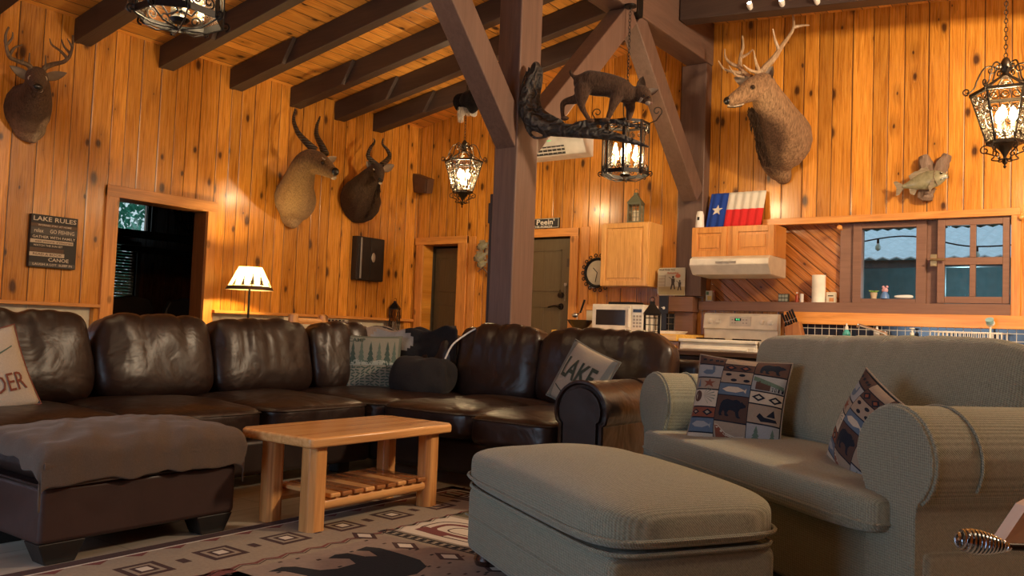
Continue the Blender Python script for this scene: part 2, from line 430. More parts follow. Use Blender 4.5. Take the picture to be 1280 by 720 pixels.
m_sill = wood('brown_sill_paint', ((.19, .095, .06), (.225, .115, .072), (.25, .13, .085)), 'x', rough=.45, coat=0, knots=.0)
m_iron = flat('black_iron', (.012, .011, .011), .42, metal=.6, spec=.5)
m_darkhole = flat('dark_void', (.008, .006, .006), .9)
m_cream = flat('cream_paint', (.62, .56, .40), .6)
m_olive = wood('olive_door_paint', ((.105, .072, .032), (.125, .088, .04), (.14, .10, .048)), 'z', rough=.5, coat=0, knots=0)
m_white = flat('white_enamel', (.80, .76, .66), .3, bump=.02)
m_whitep = flat('white_plastic', (.80, .78, .72), .4, bump=.02)
m_steel = flat('brushed_steel', (.6, .58, .55), .3, metal=1.0, bump=.05)
m_glass = pane('window_glass', refl=.0)
# ================================================================== the setting
X1, Y0 = 2.6, -1.4          # right wall, wall behind the photographer
def S(o, label=None): o['kind'] = 'structure'; return o
def cells(mb, lo, hi, holes, put):
    """cut a rectangle [u0,u1]x[z0,z1] round its holes and put() each cell"""
    us = sorted({lo[0], hi[0], *[h[0] for h in holes], *[h[1] for h in holes]}); zs = sorted({lo[1], hi[1], *[h[2] for h in holes], *[h[3] for h in holes]})
    for i in range(len(us)-1):
        for j in range(len(zs)-1):
            cu, cz = (us[i]+us[i+1])/2, (zs[j]+zs[j+1])/2
            if any(h[0] < cu < h[1] and h[2] < cz < h[3] for h in holes): continue
            put(us[i], us[i+1], zs[j], zs[j+1])
# floor: pale grey-beige wood-look planks
def m_floor():
    t = NT('floor_planks'); p = t.pos(); br = t.n('TexBrick'); br.offset = .35
    mp = t.n('Mapping'); t.l(p, mp.inputs[0]); mp.inputs['Rotation'].default_value = (0, 0, R(90)); t.l(mp.outputs[0], br.inputs[0])
    br.inputs['Scale'].default_value = 1; br.inputs['Brick Width'].default_value = 1.2; br.inputs['Row Height'].default_value = .3
    br.inputs['Mortar Size'].default_value = .004; br.inputs['Color1'].default_value = (.34, .29, .23, 1); br.inputs['Color2'].default_value = (.42, .37, .30, 1); br.inputs['Mortar'].default_value = (.12, .10, .08, 1)
    sx = t.n('SeparateXYZ'); t.l(p, sx.inputs[0])
    n = t.noise(t.comb(t.math('MULTIPLY', sx.outputs[0], 20), t.math('MULTIPLY', sx.outputs[1], 1.5), 0), 1.2, 4)
    c = t.mix(.5, br.outputs[0], t.ramp(n, [(.3, (.25, .2, .15)), (.7, (.5, .46, .4))]))
    t.set(col=c, rough=.35, nrm=t.bump(br.outputs[1], .3, .003), coat=.1); return t.m
S(MB().box(WA-.2, X1+.2, Y0-.2, WB+1.2, .08, .2).build('floor', m_floor(), smooth=False))
# roof: two gentle slopes that meet over the ridge beam
RX, RZ = -3.37, 4.084
def roofL(x): return 3.465 + .166*(x-WA)
def roofR(x): return RZ - .088*(x-RX)
mb = MB(); P = [(WA-.2, roofL(WA-.2)), (RX, RZ), (RX, RZ+.12), (WA-.2, roofL(WA-.2)+.12)]
mb.prism(P, (0, Y0-.2, 0), (1,0,0), (0,0,1), (0, WB-Y0+.4, 0)); S(mb.build('ceiling', m_ceil, smooth=False))
mb = MB(); P = [(RX, RZ), (X1+.2, roofR(X1+.2)), (X1+.2, roofR(X1+.2)+.12), (RX, RZ+.12)]
mb.prism(P, (0, Y0-.2, 0), (1,0,0), (0,0,1), (0, WB-Y0+.4, 0)); S(mb.build('ceiling_right', m_ceil, smooth=False))
# walls
mb = MB(); cells(mb, (Y0, .2), (WB, 3.465), [(3.87, 4.76, .2, 2.03), (2.2, 3.72, .35, 1.055), (4.88, 7.55, .35, 1.055)], lambda a, b, c, d: mb.box(WA-.16, WA, a, b, c, d)); S(mb.build('wall_left', m_wallA, smooth=False, weld=.0005))
mb = MB(); holes = [(-6.95, -6.40, .2, 2.0), (-5.75, -4.83, .2, 2.04), (-3.27, -.72, 1.26, 2.06)]
cells(mb, (WA-.16, .2), (X1+.2, 4.3), holes, lambda a, b, c, d: mb.box(a, b, WB, WB+.16, c, d)); S(mb.build('wall_back', m_wallB, smooth=False, weld=.0005))
mb = MB(); mb.box(X1, X1+.15, Y0, WB, .2, 3.7); S(mb.build('wall_right', planks('pine_boards_right', 'y', 'z', .15, PINE), smooth=False))
mb = MB(); fh = [(-3.4, -1.2, .75, 1.9)]
cells(mb, (WA-.16, .2), (X1+.2, 4.3), fh, lambda a, b, c, d: mb.box(a, b, Y0-.16, Y0, c, d)); S(mb.build('wall_front', planks('pine_boards_front', 'x', 'z', .15, PINE), smooth=False, weld=.0005))
w1 = S(MB().box(-3.4, -1.2, Y0-.08, Y0-.07, .75, 1.9).build('window_3', m_glass, smooth=False))
mb = MB()
for x in (-3.4, -2.33, -1.25): mb.box(x, x+.05, Y0-.1, Y0-.02, .75, 1.9)
for z in (.75, 1.85): mb.box(-3.4, -1.2, Y0-.099, Y0-.02, z, z+.05)
mb.build('window_frame', m_sill, w1, smooth=False)

# cream panels under the pine rail on the left wall, with the rail itself
mb = MB(); mb.box(WA-.16, WA-.06, 2.2, 3.72, .35, 1.055); mb.box(WA-.16, WA-.06, 4.88, 7.55, .35, 1.055)
for y in (2.6, 3.2, 5.5, 6.1, 6.7, 7.3): mb.box(WA-.06, WA-.05, y, y+.012, .35, 1.055)
S(mb.build('trim_1', m_cream, smooth=False, bevel=.002))
mb = MB(); mb.box(WA-.05, WA+.035, 1.9, 3.76, 1.055, 1.085); mb.box(WA-.05, WA+.06, 4.86, 7.66, 1.055, 1.085)
S(mb.build('trim_2', m_trimy, bevel=.005))
# doorway casing on the left wall
mb = MB()
mb.box(WA-.01, WA+.028, 3.76, 3.875, .2, 2.11); mb.box(WA-.01, WA+.028, 4.755, 4.85, .2, 2.11)
S(mb.build('trim_3', m_trimz, bevel=.004))
S(MB().box(WA-.01, WA+.030, 3.76, 4.85, 2.02, 2.12).build('trim_4', m_trimy, bevel=.004))
mb = MB(); mb.box(WA-.2, WA-.01, 3.85, 3.875, .2, 2.03); mb.box(WA-.2, WA-.01, 4.755, 4.78, .2, 2.03); mb.box(WA-.2, WA-.01, 3.85, 4.78, 2.02, 2.045)
S(mb.build('trim_5', wood('jamb_wood', ((.16, .06, .02), (.22, .085, .028), (.28, .11, .04)), 'z'), bevel=.003))

# the dark room beyond that doorway
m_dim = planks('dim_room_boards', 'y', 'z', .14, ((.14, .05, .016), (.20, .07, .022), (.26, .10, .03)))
mb = MB()
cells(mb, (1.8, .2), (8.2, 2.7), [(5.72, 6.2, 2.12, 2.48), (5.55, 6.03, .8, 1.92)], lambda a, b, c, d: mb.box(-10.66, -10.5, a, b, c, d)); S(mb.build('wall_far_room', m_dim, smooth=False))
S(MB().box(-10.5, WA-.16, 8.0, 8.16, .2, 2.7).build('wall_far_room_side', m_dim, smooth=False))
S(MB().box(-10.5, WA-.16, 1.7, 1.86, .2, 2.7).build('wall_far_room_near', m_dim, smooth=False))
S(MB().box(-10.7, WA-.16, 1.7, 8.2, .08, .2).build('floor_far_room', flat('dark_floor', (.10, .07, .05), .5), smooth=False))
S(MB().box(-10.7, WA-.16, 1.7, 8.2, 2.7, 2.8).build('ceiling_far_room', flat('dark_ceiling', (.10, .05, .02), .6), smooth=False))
def windowx(name, y0, y1, z0, z1, x, mf, mg):
    g = S(MB().box(x-.09, x-.08, y0, y1, z0, z1).build(name, mg, smooth=False))
    m = MB()
    m.box(x-.12, x+.02, y0-.05, y0, z0-.05, z1+.05); m.box(x-.12, x+.02, y1, y1+.05, z0-.05, z1+.05)
    m.box(x-.12, x+.02, y0, y1, z0-.05, z0); m.box(x-.12, x+.02, y0, y1, z1, z1+.05)
    m.build('window_frame', mf, g, bevel=.003); return g
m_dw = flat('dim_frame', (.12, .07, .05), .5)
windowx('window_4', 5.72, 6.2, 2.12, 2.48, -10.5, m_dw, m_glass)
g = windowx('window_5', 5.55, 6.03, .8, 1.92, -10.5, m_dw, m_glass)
bl = MB()
for k in range(28): bl.box(-10.53, -10.525, 5.56, 6.02, .82+k*.039, .82+k*.039+.034)
tag(bl.build('window_blind', flat('blind_cloth', (.42, .46, .42), .8), smooth=False), 'pale pleated blind over the window of the dark far room', 'blind')
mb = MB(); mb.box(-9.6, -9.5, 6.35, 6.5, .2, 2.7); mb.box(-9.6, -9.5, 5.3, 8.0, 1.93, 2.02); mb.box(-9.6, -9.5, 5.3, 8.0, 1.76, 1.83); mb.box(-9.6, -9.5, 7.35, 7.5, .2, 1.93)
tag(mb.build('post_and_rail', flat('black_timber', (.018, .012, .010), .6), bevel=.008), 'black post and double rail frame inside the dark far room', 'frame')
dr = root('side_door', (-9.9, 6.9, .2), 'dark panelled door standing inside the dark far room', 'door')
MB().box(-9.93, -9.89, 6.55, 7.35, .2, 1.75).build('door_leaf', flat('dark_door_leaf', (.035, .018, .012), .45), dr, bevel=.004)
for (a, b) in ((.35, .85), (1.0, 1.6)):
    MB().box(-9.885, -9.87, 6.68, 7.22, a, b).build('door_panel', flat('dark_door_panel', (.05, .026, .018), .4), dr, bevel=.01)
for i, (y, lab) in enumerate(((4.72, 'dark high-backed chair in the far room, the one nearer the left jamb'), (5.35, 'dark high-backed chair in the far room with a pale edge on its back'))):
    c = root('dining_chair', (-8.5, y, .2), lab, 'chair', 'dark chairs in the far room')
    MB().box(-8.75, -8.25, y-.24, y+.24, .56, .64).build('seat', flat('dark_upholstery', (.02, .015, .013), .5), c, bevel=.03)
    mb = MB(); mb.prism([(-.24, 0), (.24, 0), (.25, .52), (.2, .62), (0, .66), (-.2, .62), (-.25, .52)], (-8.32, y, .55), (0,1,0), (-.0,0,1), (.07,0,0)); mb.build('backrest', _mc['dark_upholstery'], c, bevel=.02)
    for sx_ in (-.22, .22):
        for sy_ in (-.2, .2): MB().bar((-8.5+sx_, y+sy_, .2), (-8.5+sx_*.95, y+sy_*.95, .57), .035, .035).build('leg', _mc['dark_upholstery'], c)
ch = root('iron_chandelier', (-8.6, 5.55, 2.3), 'black iron basket chandelier hanging in the dark far room', 'chandelier')
p0 = Vector((-8.6, 5.55, 0))
mb = MB()
for r_, z in ((.17, 2.33), (.19, 2.2), (.12, 2.08)): mb.torus(p0+Vector((0,0,z)), r_, .010, n=20)
mb.build('ring', m_iron, ch)
mb = MB()
for k in range(10):
    a = k*math.pi/5; c_, s_ = math.cos(a), math.sin(a)
    mb.tube([p0+Vector((c_*r, s_*r, z)) for r, z in ((.16, 2.36), (.19, 2.22), (.14, 2.1), (.03, 1.99))], .009, 5)
mb.lathe([(.0, 1.94), (.03, 1.97), (.012, 2.0), (.012, 2.05)], p0, 10); mb.build('basket', m_iron, ch)
MB().tube([p0+Vector((0,0,2.3)), p0+Vector((0,0,2.7))], .012, 6).build('stem', m_iron, ch)

# doors in the back wall -----------------------------------------------------
def panel_door(name, x0, x1, y, z1, ang=0):
    d = S(MB().box(x0, x1, y, y+.045, .21, z1).build(name, m_olive, bevel=.003)); w_ = x1-x0
    def pan(a, b, c, e):
        m = MB(); m.box(x0+a*w_, x0+b*w_, y-.006, y+.001, c, e)
        return m
    for (c, e) in ((.32, .78), (.88, 1.28), (1.44, z1-.12)):
        mm = MB()
        for (a, b, q, r_) in ((.13, .155, c, e), (.845, .87, c, e)): mm.box(x0+a*w_, x0+b*w_, y-.008, y+.001, q, r_)
        mm.box(x0+.13*w_, x0+.87*w_, y-.008, y+.001, c, c+.018); mm.box(x0+.13*w_, x0+.87*w_, y-.008, y+.001, e-.018, e)
        for k in (.38, .62): mm.box(x0+k*w_-.004, x0+k*w_+.004, y-.003, y+.001, c, e)
        mm.build('door_panel', m_olive, d, bevel=.003)
    return d
d1 = panel_door('door_1', -5.73, -4.85, WB+.03, 2.02)
mb = MB(); xh = -4.955
mb.lathe([(.035, 0), (.035, .02), (.0, .022)], (xh, WB+.028, 1.40), 16, axis=(0,-1,0)); mb.build('deadbolt', flat('dark_bronze', (.03, .02, .014), .35, metal=.8), d1)
mb = MB(); mb.lathe([(.036, 0), (.03, .015), (.012, .02), (.012, .055)], (xh, WB+.028, 1.275), 16, axis=(0,-1,0)); mb.tube([(xh, WB-.025, 1.275), (xh-.05, WB-.03, 1.28), (xh-.13, WB-.028, 1.265)], [.012, .010, .008], 8); mb.build('door_handle', _mc['dark_bronze'], d1)
mb = MB(); mb.box(xh+.045, xh+.075, WB+.005, WB+.03, 1.50, 1.53)
for k in range(9): mb.torus((xh+.06, WB+.012, 1.49-k*.018), .009, .0022, axis=((1,0,0) if k % 2 else (0,1,0)), n=8, k=4)
mb.build('door_chain', m_steel, d1)
d2 = panel_door('door_2', -6.98, -6.30, WB+.22, 1.98)
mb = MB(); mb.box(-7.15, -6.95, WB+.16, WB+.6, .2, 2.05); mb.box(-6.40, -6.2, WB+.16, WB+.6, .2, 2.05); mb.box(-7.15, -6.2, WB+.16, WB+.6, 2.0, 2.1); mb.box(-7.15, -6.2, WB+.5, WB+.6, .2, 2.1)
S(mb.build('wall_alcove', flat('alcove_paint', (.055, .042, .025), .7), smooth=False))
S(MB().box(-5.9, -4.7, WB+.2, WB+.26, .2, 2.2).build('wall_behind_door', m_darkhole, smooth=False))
mb = MB()
mb.box(-7.06, -6.95, WB-.028, WB, .2, 2.0); mb.box(-6.40, -6.26, WB-.028, WB, .2, 2.09); mb.box(-6.24, -6.14, WB-.014, WB, .2, 2.08)
mb.box(-5.86, -5.75, WB-.028, WB, .2, 2.12); mb.box(-4.83, -4.73, WB-.028, WB, .2, 2.12); mb.box(-4.70, -4.60, WB-.014, WB, .2, 2.13)
S(mb.build('trim_6', m_trimz, bevel=.004))
mb = MB(); mb.box(-7.08, -6.26, WB-.032, WB, 2.0, 2.09); mb.box(-5.86, -4.73, WB-.032, WB, 2.035, 2.125)
S(mb.build('trim_7', m_trimx, bevel=.004))
S(MB().box(-4.86, -4.83, WB-.03, WB-.027, 1.70, 1.79).build('trim_8', flat('dark_hinge', (.05, .03, .02), .4)))

# window wall of the kitchen ----------------------------------------------------
mb = MB(); mb.box(-2.72, -.66, WB-.05, WB, 2.055, 2.115); S(mb.build('trim_9', m_trimx, bevel=.004))
mb = MB(); mb.box(-.72, -.655, WB-.045, WB, 1.16, 2.06); S(mb.build('trim_10', m_trimz, bevel=.004))
S(MB().box(-3.27, -2.03, WB+.10, WB+.14, 1.26, 2.06).build('wall_niche', m_diag, smooth=False))
S(MB().box(-3.33, -.72, WB-.05, WB+.12, 1.26, 1.35).build('trim_11', m_sill, bevel=.004))           # brown ledge
S(MB().box(-3.75, -3.34, WB-.16, WB, 1.24, 1.385).build('trim_12', m_sill, bevel=.004))
S(MB().box(-3.55, -3.36, WB-.10, WB, 1.02, 1.24).build('trim_13', m_sill, bevel=.004))
S(MB().box(-2.50, 1.2, WB-.055, WB, 1.155, 1.262).build('trim_14', wood('pine_board_strong', ((.50, .18, .03), (.75, .31, .06), (.85, .40, .10)), 'x', scale=.6), bevel=.004))
mb = MB(); yb = WB+.085
mb.box(-2.045, -1.93, yb-.03, yb+.06, 1.35, 2.055); mb.box(-1.93, -1.86, yb-.055, yb+.06, 1.35, 2.055)
mb.box(-1.42, -1.34, yb-.055, yb+.06, 1.35, 2.055); mb.box(-1.34, -1.255, yb-.03, yb+.06, 1.35, 2.055)
mb.box(-1.86, -1.42, yb-.053, yb+.058, 2.005, 2.053); mb.box(-1.86, -1.42, yb-.053, yb+.058, 1.352, 1.39)
mb.box(-1.25, -.725, WB-.02, yb+.058, 2.046, 2.07)
fr = MB(); 
m_ko = pane('kitchen_glass', (.86, .97, 1.0), .0)
wk = S(MB().box(-1.87, -1.41, yb+.02, yb+.03, 1.38, 2.01).build('window_1', m_ko, smooth=False))
mb.build('window_frame', m_sill, wk, smooth=True, bevel=.003)
# four-pane hinged sash
xs0, xs1, zs0, zs1, ys = -1.25, -.73, 1.355, 2.045, WB-.02
ws = S(MB().box(xs0+.04, xs1-.04, ys+.018, ys+.024, zs0+.04, zs1-.04).build('window_2', m_ko, smooth=False))
mb = MB(); xm = (xs0+xs1)/2+.0; zm = 1.70
for (a, b, c, e) in ((xs0, xs0+.055, zs0, zs1), (xs1-.05, xs1, zs0, zs1), (xm-.022, xm+.022, zs0+.055, zm-.03), (xm-.022, xm+.022, zm+.03, zs1-.05), (xs0+.055, xs1-.05, zs0, zs0+.055), (xs0+.055, xs1-.05, zs1-.05, zs1), (xs0+.055, xs1-.05, zm-.03, zm+.03)):
    mb.box(a, b, ys, ys+.045, c, e)
mb.build('window_sash', m_sill, ws, bevel=.004)
mb = MB(); mb.box(xs0-.05, xs0+.0, ys-.012, ys, 1.66, 1.76); mb.tube([(xs0-.05, ys-.03, 1.715), (xs0+.06, ys-.035, 1.712)], .010, 8); mb.build('window_latch', flat('old_brass', (.45, .33, .16), .35, metal=.9), ws, bevel=.003)
# tiled splashback
def m_tile():
    t = NT('navy_tiles'); p = t.pos(); sx = t.n('SeparateXYZ'); t.l(p, sx.inputs[0]); k = 1/.062
    fx = t.math('FRACT', t.math('MULTIPLY', sx.outputs[0], k)); fz = t.math('FRACT', t.math('MULTIPLY', t.math('ADD', sx.outputs[2], .012), k))
    g = t.math('LESS_THAN', t.math('MINIMUM', fx, fz), .08)
    t.set(col=t.mix(g, (.012, .016, .03), (.55, .52, .46)), rough=t.math('ADD', t.math('MULTIPLY', g, .5), .12)); return t.m
mt = m_tile()
S(MB().box(-2.50, 1.2, WB-.02, WB, .99, 1.155).build('trim_15', mt, smooth=False))
S(MB().box(-3.83, -3.56, WB-.012, WB, 1.03, 1.22).build('trim_16', mt, smooth=False))
S(MB().box(-4.6, -4.3, WB-.02, WB, 1.03, 1.24).build('trim_17', m_cream, smooth=False))
S(MB().box(-4.6, -3.76, WB-.03, WB, 1.24, 1.30).build('trim_18', m_trimx, bevel=.003))

# outside the kitchen window: porch with a pale roof, dark yard and trees ---------------
m_bark = flat('outdoor_green', (.02, .055, .045), .9)
S(MB().box(-9, 6, WB+.3, WB+14, -.3, -.2).build('floor_yard', flat('yard_ground', (.03, .05, .04), .9), smooth=False))
pr = root('porch_shed', (-2.6, 12.2, 0), 'open shed with a pale corrugated metal roof seen through the kitchen windows', 'shed')
mb = MB(); n = 60
for i in range(n):
    x0 = -7+i*.16; mb.prism([(0, 0), (.08, .03), (.16, 0), (.16, -.015), (.08, .015), (0, -.015)], (x0, 11.2, 2.06), (1,0,0), (0,0,1), (0, 2.9, .72))
mb.build('roof', flat('pale_roofing', (.86, .82, .90), .55), pr, smooth=False)
for x in (-6.6, -4.1, -1.9, .4, 2.2): MB().box(x, x+.14, 11.3, 11.44, -.2, 2.06).build('post', flat('grey_post', (.10, .10, .11), .7), pr, bevel=.01)
MB().box(-7, 2.6, 13.4, 13.5, -.2, 2.5).build('back_wall', flat('shed_wall', (.12, .20, .21), .8), pr, smooth=False)
MB().box(-2.35, -1.75, 13.36, 13.4, .3, 1.7).build('shed_door', flat('shed_door_grey', (.22, .34, .33), .7), pr, bevel=.01)
MB().box(-.62, -.30, 13.36, 13.4, 1.15, 1.65).build('notice_board', flat('shed_white', (.6, .66, .68), .6), pr, bevel=.01)
MB().box(-1.5, -.2, 12.9, 13.1, .75, .80).build('shelf', flat('shed_white', (.6, .66, .68), .6), pr, bevel=.005)
MB().box(-7, 2.6, 11.25, 11.4, 1.96, 2.05).build('fascia', flat('shed_fascia', (.11, .11, .13), .6), pr, smooth=False)
for i, (x, y, h, s_) in enumerate(((-6.2, 17, 6.5, 1.5), (-3.4, 18.5, 6.2, 1.6), (-1.2, 17.5, 5.8, 1.4), (1.6, 18.5, 6.5, 1.6), (-9.5, 18, 6.5, 1.8))):
    tr = root('yard_tree', (x, y, -.2), ('leafy tree behind the shed, seen above the roof at the left pane', 'leafy tree behind the middle of the shed roof', 'leafy tree behind the shed, in the left half of the four-pane window', 'leafy tree behind the shed, in the right half of the four-pane window', 'leafy tree at the far left end of the yard')[i], 'tree', 'trees beyond the shed')
    MB().tube([(x, y, -.2), (x+.1, y, 2.5), (x-.1, y, h*.7)], [.22, .16, .08], 8).build('trunk', flat('bark', (.07, .05, .04), .9), tr)
    mb = MB(); q = random.Random(i)
    for k in range(900):
        th = q.uniform(0, 6.283); ph = math.acos(q.uniform(-1, 1)); rr = s_*q.uniform(.5, 1)
        c_ = Vector((x+rr*math.sin(ph)*math.cos(th), y+rr*math.sin(ph)*math.sin(th), h*.62+rr*1.1*math.cos(ph)))
        a = Vector((q.uniform(-1, 1), q.uniform(-1, 1), q.uniform(-1, 1))).normalized()*.22; b = a.cross(Vector((q.random(), q.random(), q.random()))).normalized()*.13
        mb.add([c_-a, c_-b, c_+a, c_+b], [(0,1,2,3)])
    mb.build('crown', flat('leaf_teal', (.035, .13, .09), .7), tr, smooth=False)
bu = MB(); q = random.Random(44)
for k in range(5000):
    c_ = Vector((q.uniform(-13.6, -12.4), q.uniform(5.6, 8.4), q.uniform(.8, 3.9))); a = Vector((q.uniform(-1, 1), q.uniform(-1, 1), q.uniform(-1, 1))).normalized()*.075; b = a.cross(Vector((q.random(), q.random(), q.random()))).normalized()*.045
    bu.add([c_-a, c_-b, c_+a, c_+b], [(0,1,2,3)])
tag(bu.build('hedge', flat('leaf_bright', (.10, .42, .30), .6), smooth=False), 'bright foliage seen through the small high window of the far room', 'hedge')
sl = root('string_lights', (-1.2, 9.6, 2.2), 'string of clear bulbs hung across the porch outside the kitchen windows', 'lights')
pts = bez([(-4.4, 9.6, 2.42), (-3.0, 9.6, 2.05), (-1.9, 9.6, 2.15), (-1.2, 9.6, 2.02), (-.3, 9.6, 2.1), (1.2, 9.6, 2.35)], 8)
MB().tube(pts, .008, 5).build('cable', m_iron, sl)
for k in range(4, len(pts), 5):
    c_ = pts[k]; f_ = MB(); f_.lathe([(.012, 0), (.014, -.05), (.0, -.052)], c_, 8); so = f_.build('socket', m_iron, sl)
    MB().lathe([(.010, -.05), (.030, -.085), (.026, -.115), (.0, -.135)], c_, 10).build('bulb', flat('clear_bulb', (.8, .85, .85), .1), so)

# ================================================================== roof timbers
def beam(name, x0, x1, y0, y1, z0, z1, m, lab, cat, group=None):
    return tag(MB().box(x0, x1, y0, y1, z0, z1).build(name, m, bevel=.008), lab, cat, group)
rb = root('ridge_beam', (-3.37, 2, 3.66), 'massive brown ridge beam running over the central post to the kitchen wall', 'beam')
MB().box(-3.49, -3.26, Y0, WB, 3.66, RZ-.005).build('beam_body', wood('brown_ridge', BR2, 'y', rough=.55, coat=0, knots=.2), rb, bevel=.01)
mb = MB(); mb.box(-3.50, -3.25, 6.08, 6.18, 3.64, 4.05); mb.build('iron_strap', m_iron, rb, bevel=.003)
# rafters with their doubled ends at the wall
ys = [2.70, 3.45, 4.22, 4.97, 5.71, 6.33, 6.92]
wh = ['in the top left corner of the photo', 'above the deer head', 'behind the round iron lantern', 'second right of the round iron lantern', 'above the long-horned antelope head', 'carrying the tapered filigree lantern', 'nearest the back wall']
for i, y in enumerate(ys):
    rf = root('rafter', (WA, y, 3.25), 'dark brown rafter on the left roof slope, '+wh[i], 'rafter', 'rafters on the left roof slope')
    a = (WA, y+.075, 0); L = RX-WA-.12
    mb = MB(); mb.prism([(0, 3.26), (L, 3.26+.166*L), (L, 3.463+.166*L), (0, 3.463)], (WA, y, 0), (1,0,0), (0,0,1), (0, .105, 0)); mb.build('rafter_body', m_beamx, rf, bevel=.008)
    mb = MB(); l2 = .78; mb.prism([(0, 3.255), (l2, 3.255+.166*l2), (l2+.15, 3.455+.166*(l2+.15)), (0, 3.455)], (WA, y-.045, 0), (1,0,0), (0,0,1), (0, .044, 0)); mb.build('end_plate', m_beamx, rf, bevel=.006)
for i, (y, lab) in enumerate(((6.88, 'brown rafter with three spotlights along the top edge of the photo'),)):
    rf = root('rafter', (RX, y, 3.9), lab, 'rafter')
    L = X1-RX-.12; mb = MB(); mb.prism([(0, 3.85), (L, 3.85-.088*L), (L, 4.10-.088*L), (0, 4.10)], (RX+.12, y, 0), (1,0,0), (0,0,1), (0, .16, 0)); mb.build('rafter_body', m_beamx, rf, bevel=.008)
# posts and braces
PX0, PX1 = -3.46, -3.27
po = root('timber_post', (-3.365, 4.62, .2), 'tall square brown post in the middle of the room, carrying the driftwood and wildcat', 'post')
MB().box(PX0, PX1, 4.49, 4.74, .2, 3.66).build('post_body', m_post, po, bevel=.012)
MB().box(PX0-.035, PX0, 4.51, 4.72, .2, 1.92).build('side_board', flat('dark_stain', (.03, .018, .014), .6), po, bevel=.006)
MB().box(PX0-.055, PX0-.033, 4.52, 4.66, 1.72, 1.86).build('switch_box', flat('dark_stain2', (.02, .015, .013), .5), po, bevel=.004)
def brace(y0, z0, y1, z1, lab, w=.165, h=.19, x=-3.365):
    t = MB().bar((x, y0, z0), (x, y1, z1), w, h, up=(0, 0, 1) if abs(y1-y0) > .01 else (0,1,0)); return tag(t.build('brace', wood('brace_'+str(round(y0*10)), BR2, 'z', rough=.55, coat=0, knots=.2), bevel=.01), lab, 'brace', 'diagonal braces under the ridge beam')
brace(4.60, 2.24, 3.24, 3.70, 'brown brace climbing left from the central post towards the camera')
brace(4.66, 2.26, 6.08, 3.66, 'brown brace climbing right from the central post behind the wildcat')
brace(6.20, 3.66, 7.52, 2.36, 'brown brace from the ridge beam down to the post at the kitchen wall')
p2 = root('timber_post', (-3.4, 7.6, 0), 'brown post on the back wall between wall cupboard and flag', 'post')
MB().box(-3.53, -3.27, 7.56, WB, 1.39, 3.66).build('post_body', m_post, p2, bevel=.01)
# ================================================================== seating
UNIT[0] = True
def cushion(sx, sy, sz, e=5.0, crown=.0, n=14, wr=0.0, seed=0, seam=True, dirz=1):
    """rounded upholstered block centred on the origin (superellipsoid), crown lifts the middle of top"""
    vs = []; idx = {}; fs = []
    def key(p): return (round(p[0], 5), round(p[1], 5), round(p[2], 5))
    def addv(p):
        k = key(p)
        if k not in idx:
            idx[k] = len(vs)
            x, y, z = p
            m = (abs(x)**e+abs(y)**e+abs(z)**e)**(1/e)
            q = Vector((x/m, y/m, z/m))
            c = (1-q.x*q.x)*(1-q.y*q.y)
            v = Vector((q.x*sx/2, q.y*sy/2, q.z*sz/2 + (crown*c*q.z)))
            if wr:
                nn = noise.noise(Vector((v.x*3+seed, v.y*3, v.z*3)))
                n2 = noise.noise(Vector((v.x*9+seed, v.y*9, v.z*5)))
                v += q*(nn*wr+n2*wr*.4)
            vs.append(v)
        return idx[k]
    for ax in range(3):
        for sg in (-1, 1):
            for i in range(n):
                for j in range(n):
                    def P(a, b):
                        c = [0, 0, 0]; c[ax] = sg; c[(ax+1) % 3] = math.tan((-1+2*a/n)*math.pi/4); c[(ax+2) % 3] = math.tan((-1+2*b/n)*math.pi/4); return c
                    f = (addv(P(i, j)), addv(P(i+1, j)), addv(P(i+1, j+1)), addv(P(i, j+1)))
                    fs.append(f if sg > 0 else f[::-1])
    return vs, fs
def put_cushion(mb, c, s, rot=None, m=0, **k):
    vs, fs = cushion(*s, **k); c = Vector(c)
    mb.add([c+(rot @ v if rot is not None else v) for v in vs], fs, m)
def seam_loop(mb, c, sx, sy, z, r=.006, e=6, m=0, rot=None, n=48):
    """piping cord round a cushion at one height"""
    c = Vector(c); pts = []
    for i in range(n+1):
        a = 2*math.pi*i/n; x, y = math.cos(a), math.sin(a); k = (abs(x)**e+abs(y)**e)**(1/e)
        p = Vector((x/k*sx/2, y/k*sy/2, z)); pts.append(c+(rot @ p if rot is not None else p))
    mb.tube(pts, r, 6, m, cap=False)

LB = leather('dark_brown_leather', (.017, .0085, .0065), .37, .8)
LB2 = leather('smooth_brown_leather', (.015, .008, .0065), .42, .3)
m_foot = flat('black_foot', (.012, .010, .009), .5)
# ---- dark leather sectional: long run along the left wall, corner, run towards the kitchen
so = root('sectional_sofa', (-4.7, 4.2, 0), 'large dark brown leather corner sofa running along the left wall and round the corner', 'sofa')
mb = MB()
mb.box(-5.25, -4.15, 1.3, 4.15, .08, .30); mb.box(-5.25, -2.52, 4.15, 5.45, .08, .30)
mb.build('base_frame', LB2, so, bevel=.03, seg=3)
mb = MB(); mb.box(-5.42, -5.2, 1.3, 5.56, .1, .84); mb.box(-5.42, -2.3, 5.36, 5.56, .1, .84); mb.build('back_frame', LB2, so, bevel=.05, seg=3)
rc = Matrix.Rotation(R(90), 3, 'Z')
def seat(x0, x1, y0, y1, seed):
    mb = MB(); c = ((x0+x1)/2, (y0+y1)/2, .40)
    put_cushion(mb, c, (x1-x0, y1-y0, .20), e=7, crown=.03, n=18, wr=.010, seed=seed)
    o = mb.build('seat_cushion', LB, so)
    m2 = MB(); seam_loop(m2, (c[0], c[1], .40), x1-x0-.004, y1-y0-.004, .062, .005, e=8); m2.build('piping', LB2, o)
seat(-5.12, -4.05, 1.55, 2.38, 1); seat(-5.12, -4.05, 2.40, 3.21, 2); seat(-5.12, -4.05, 3.22, 4.06, 3)
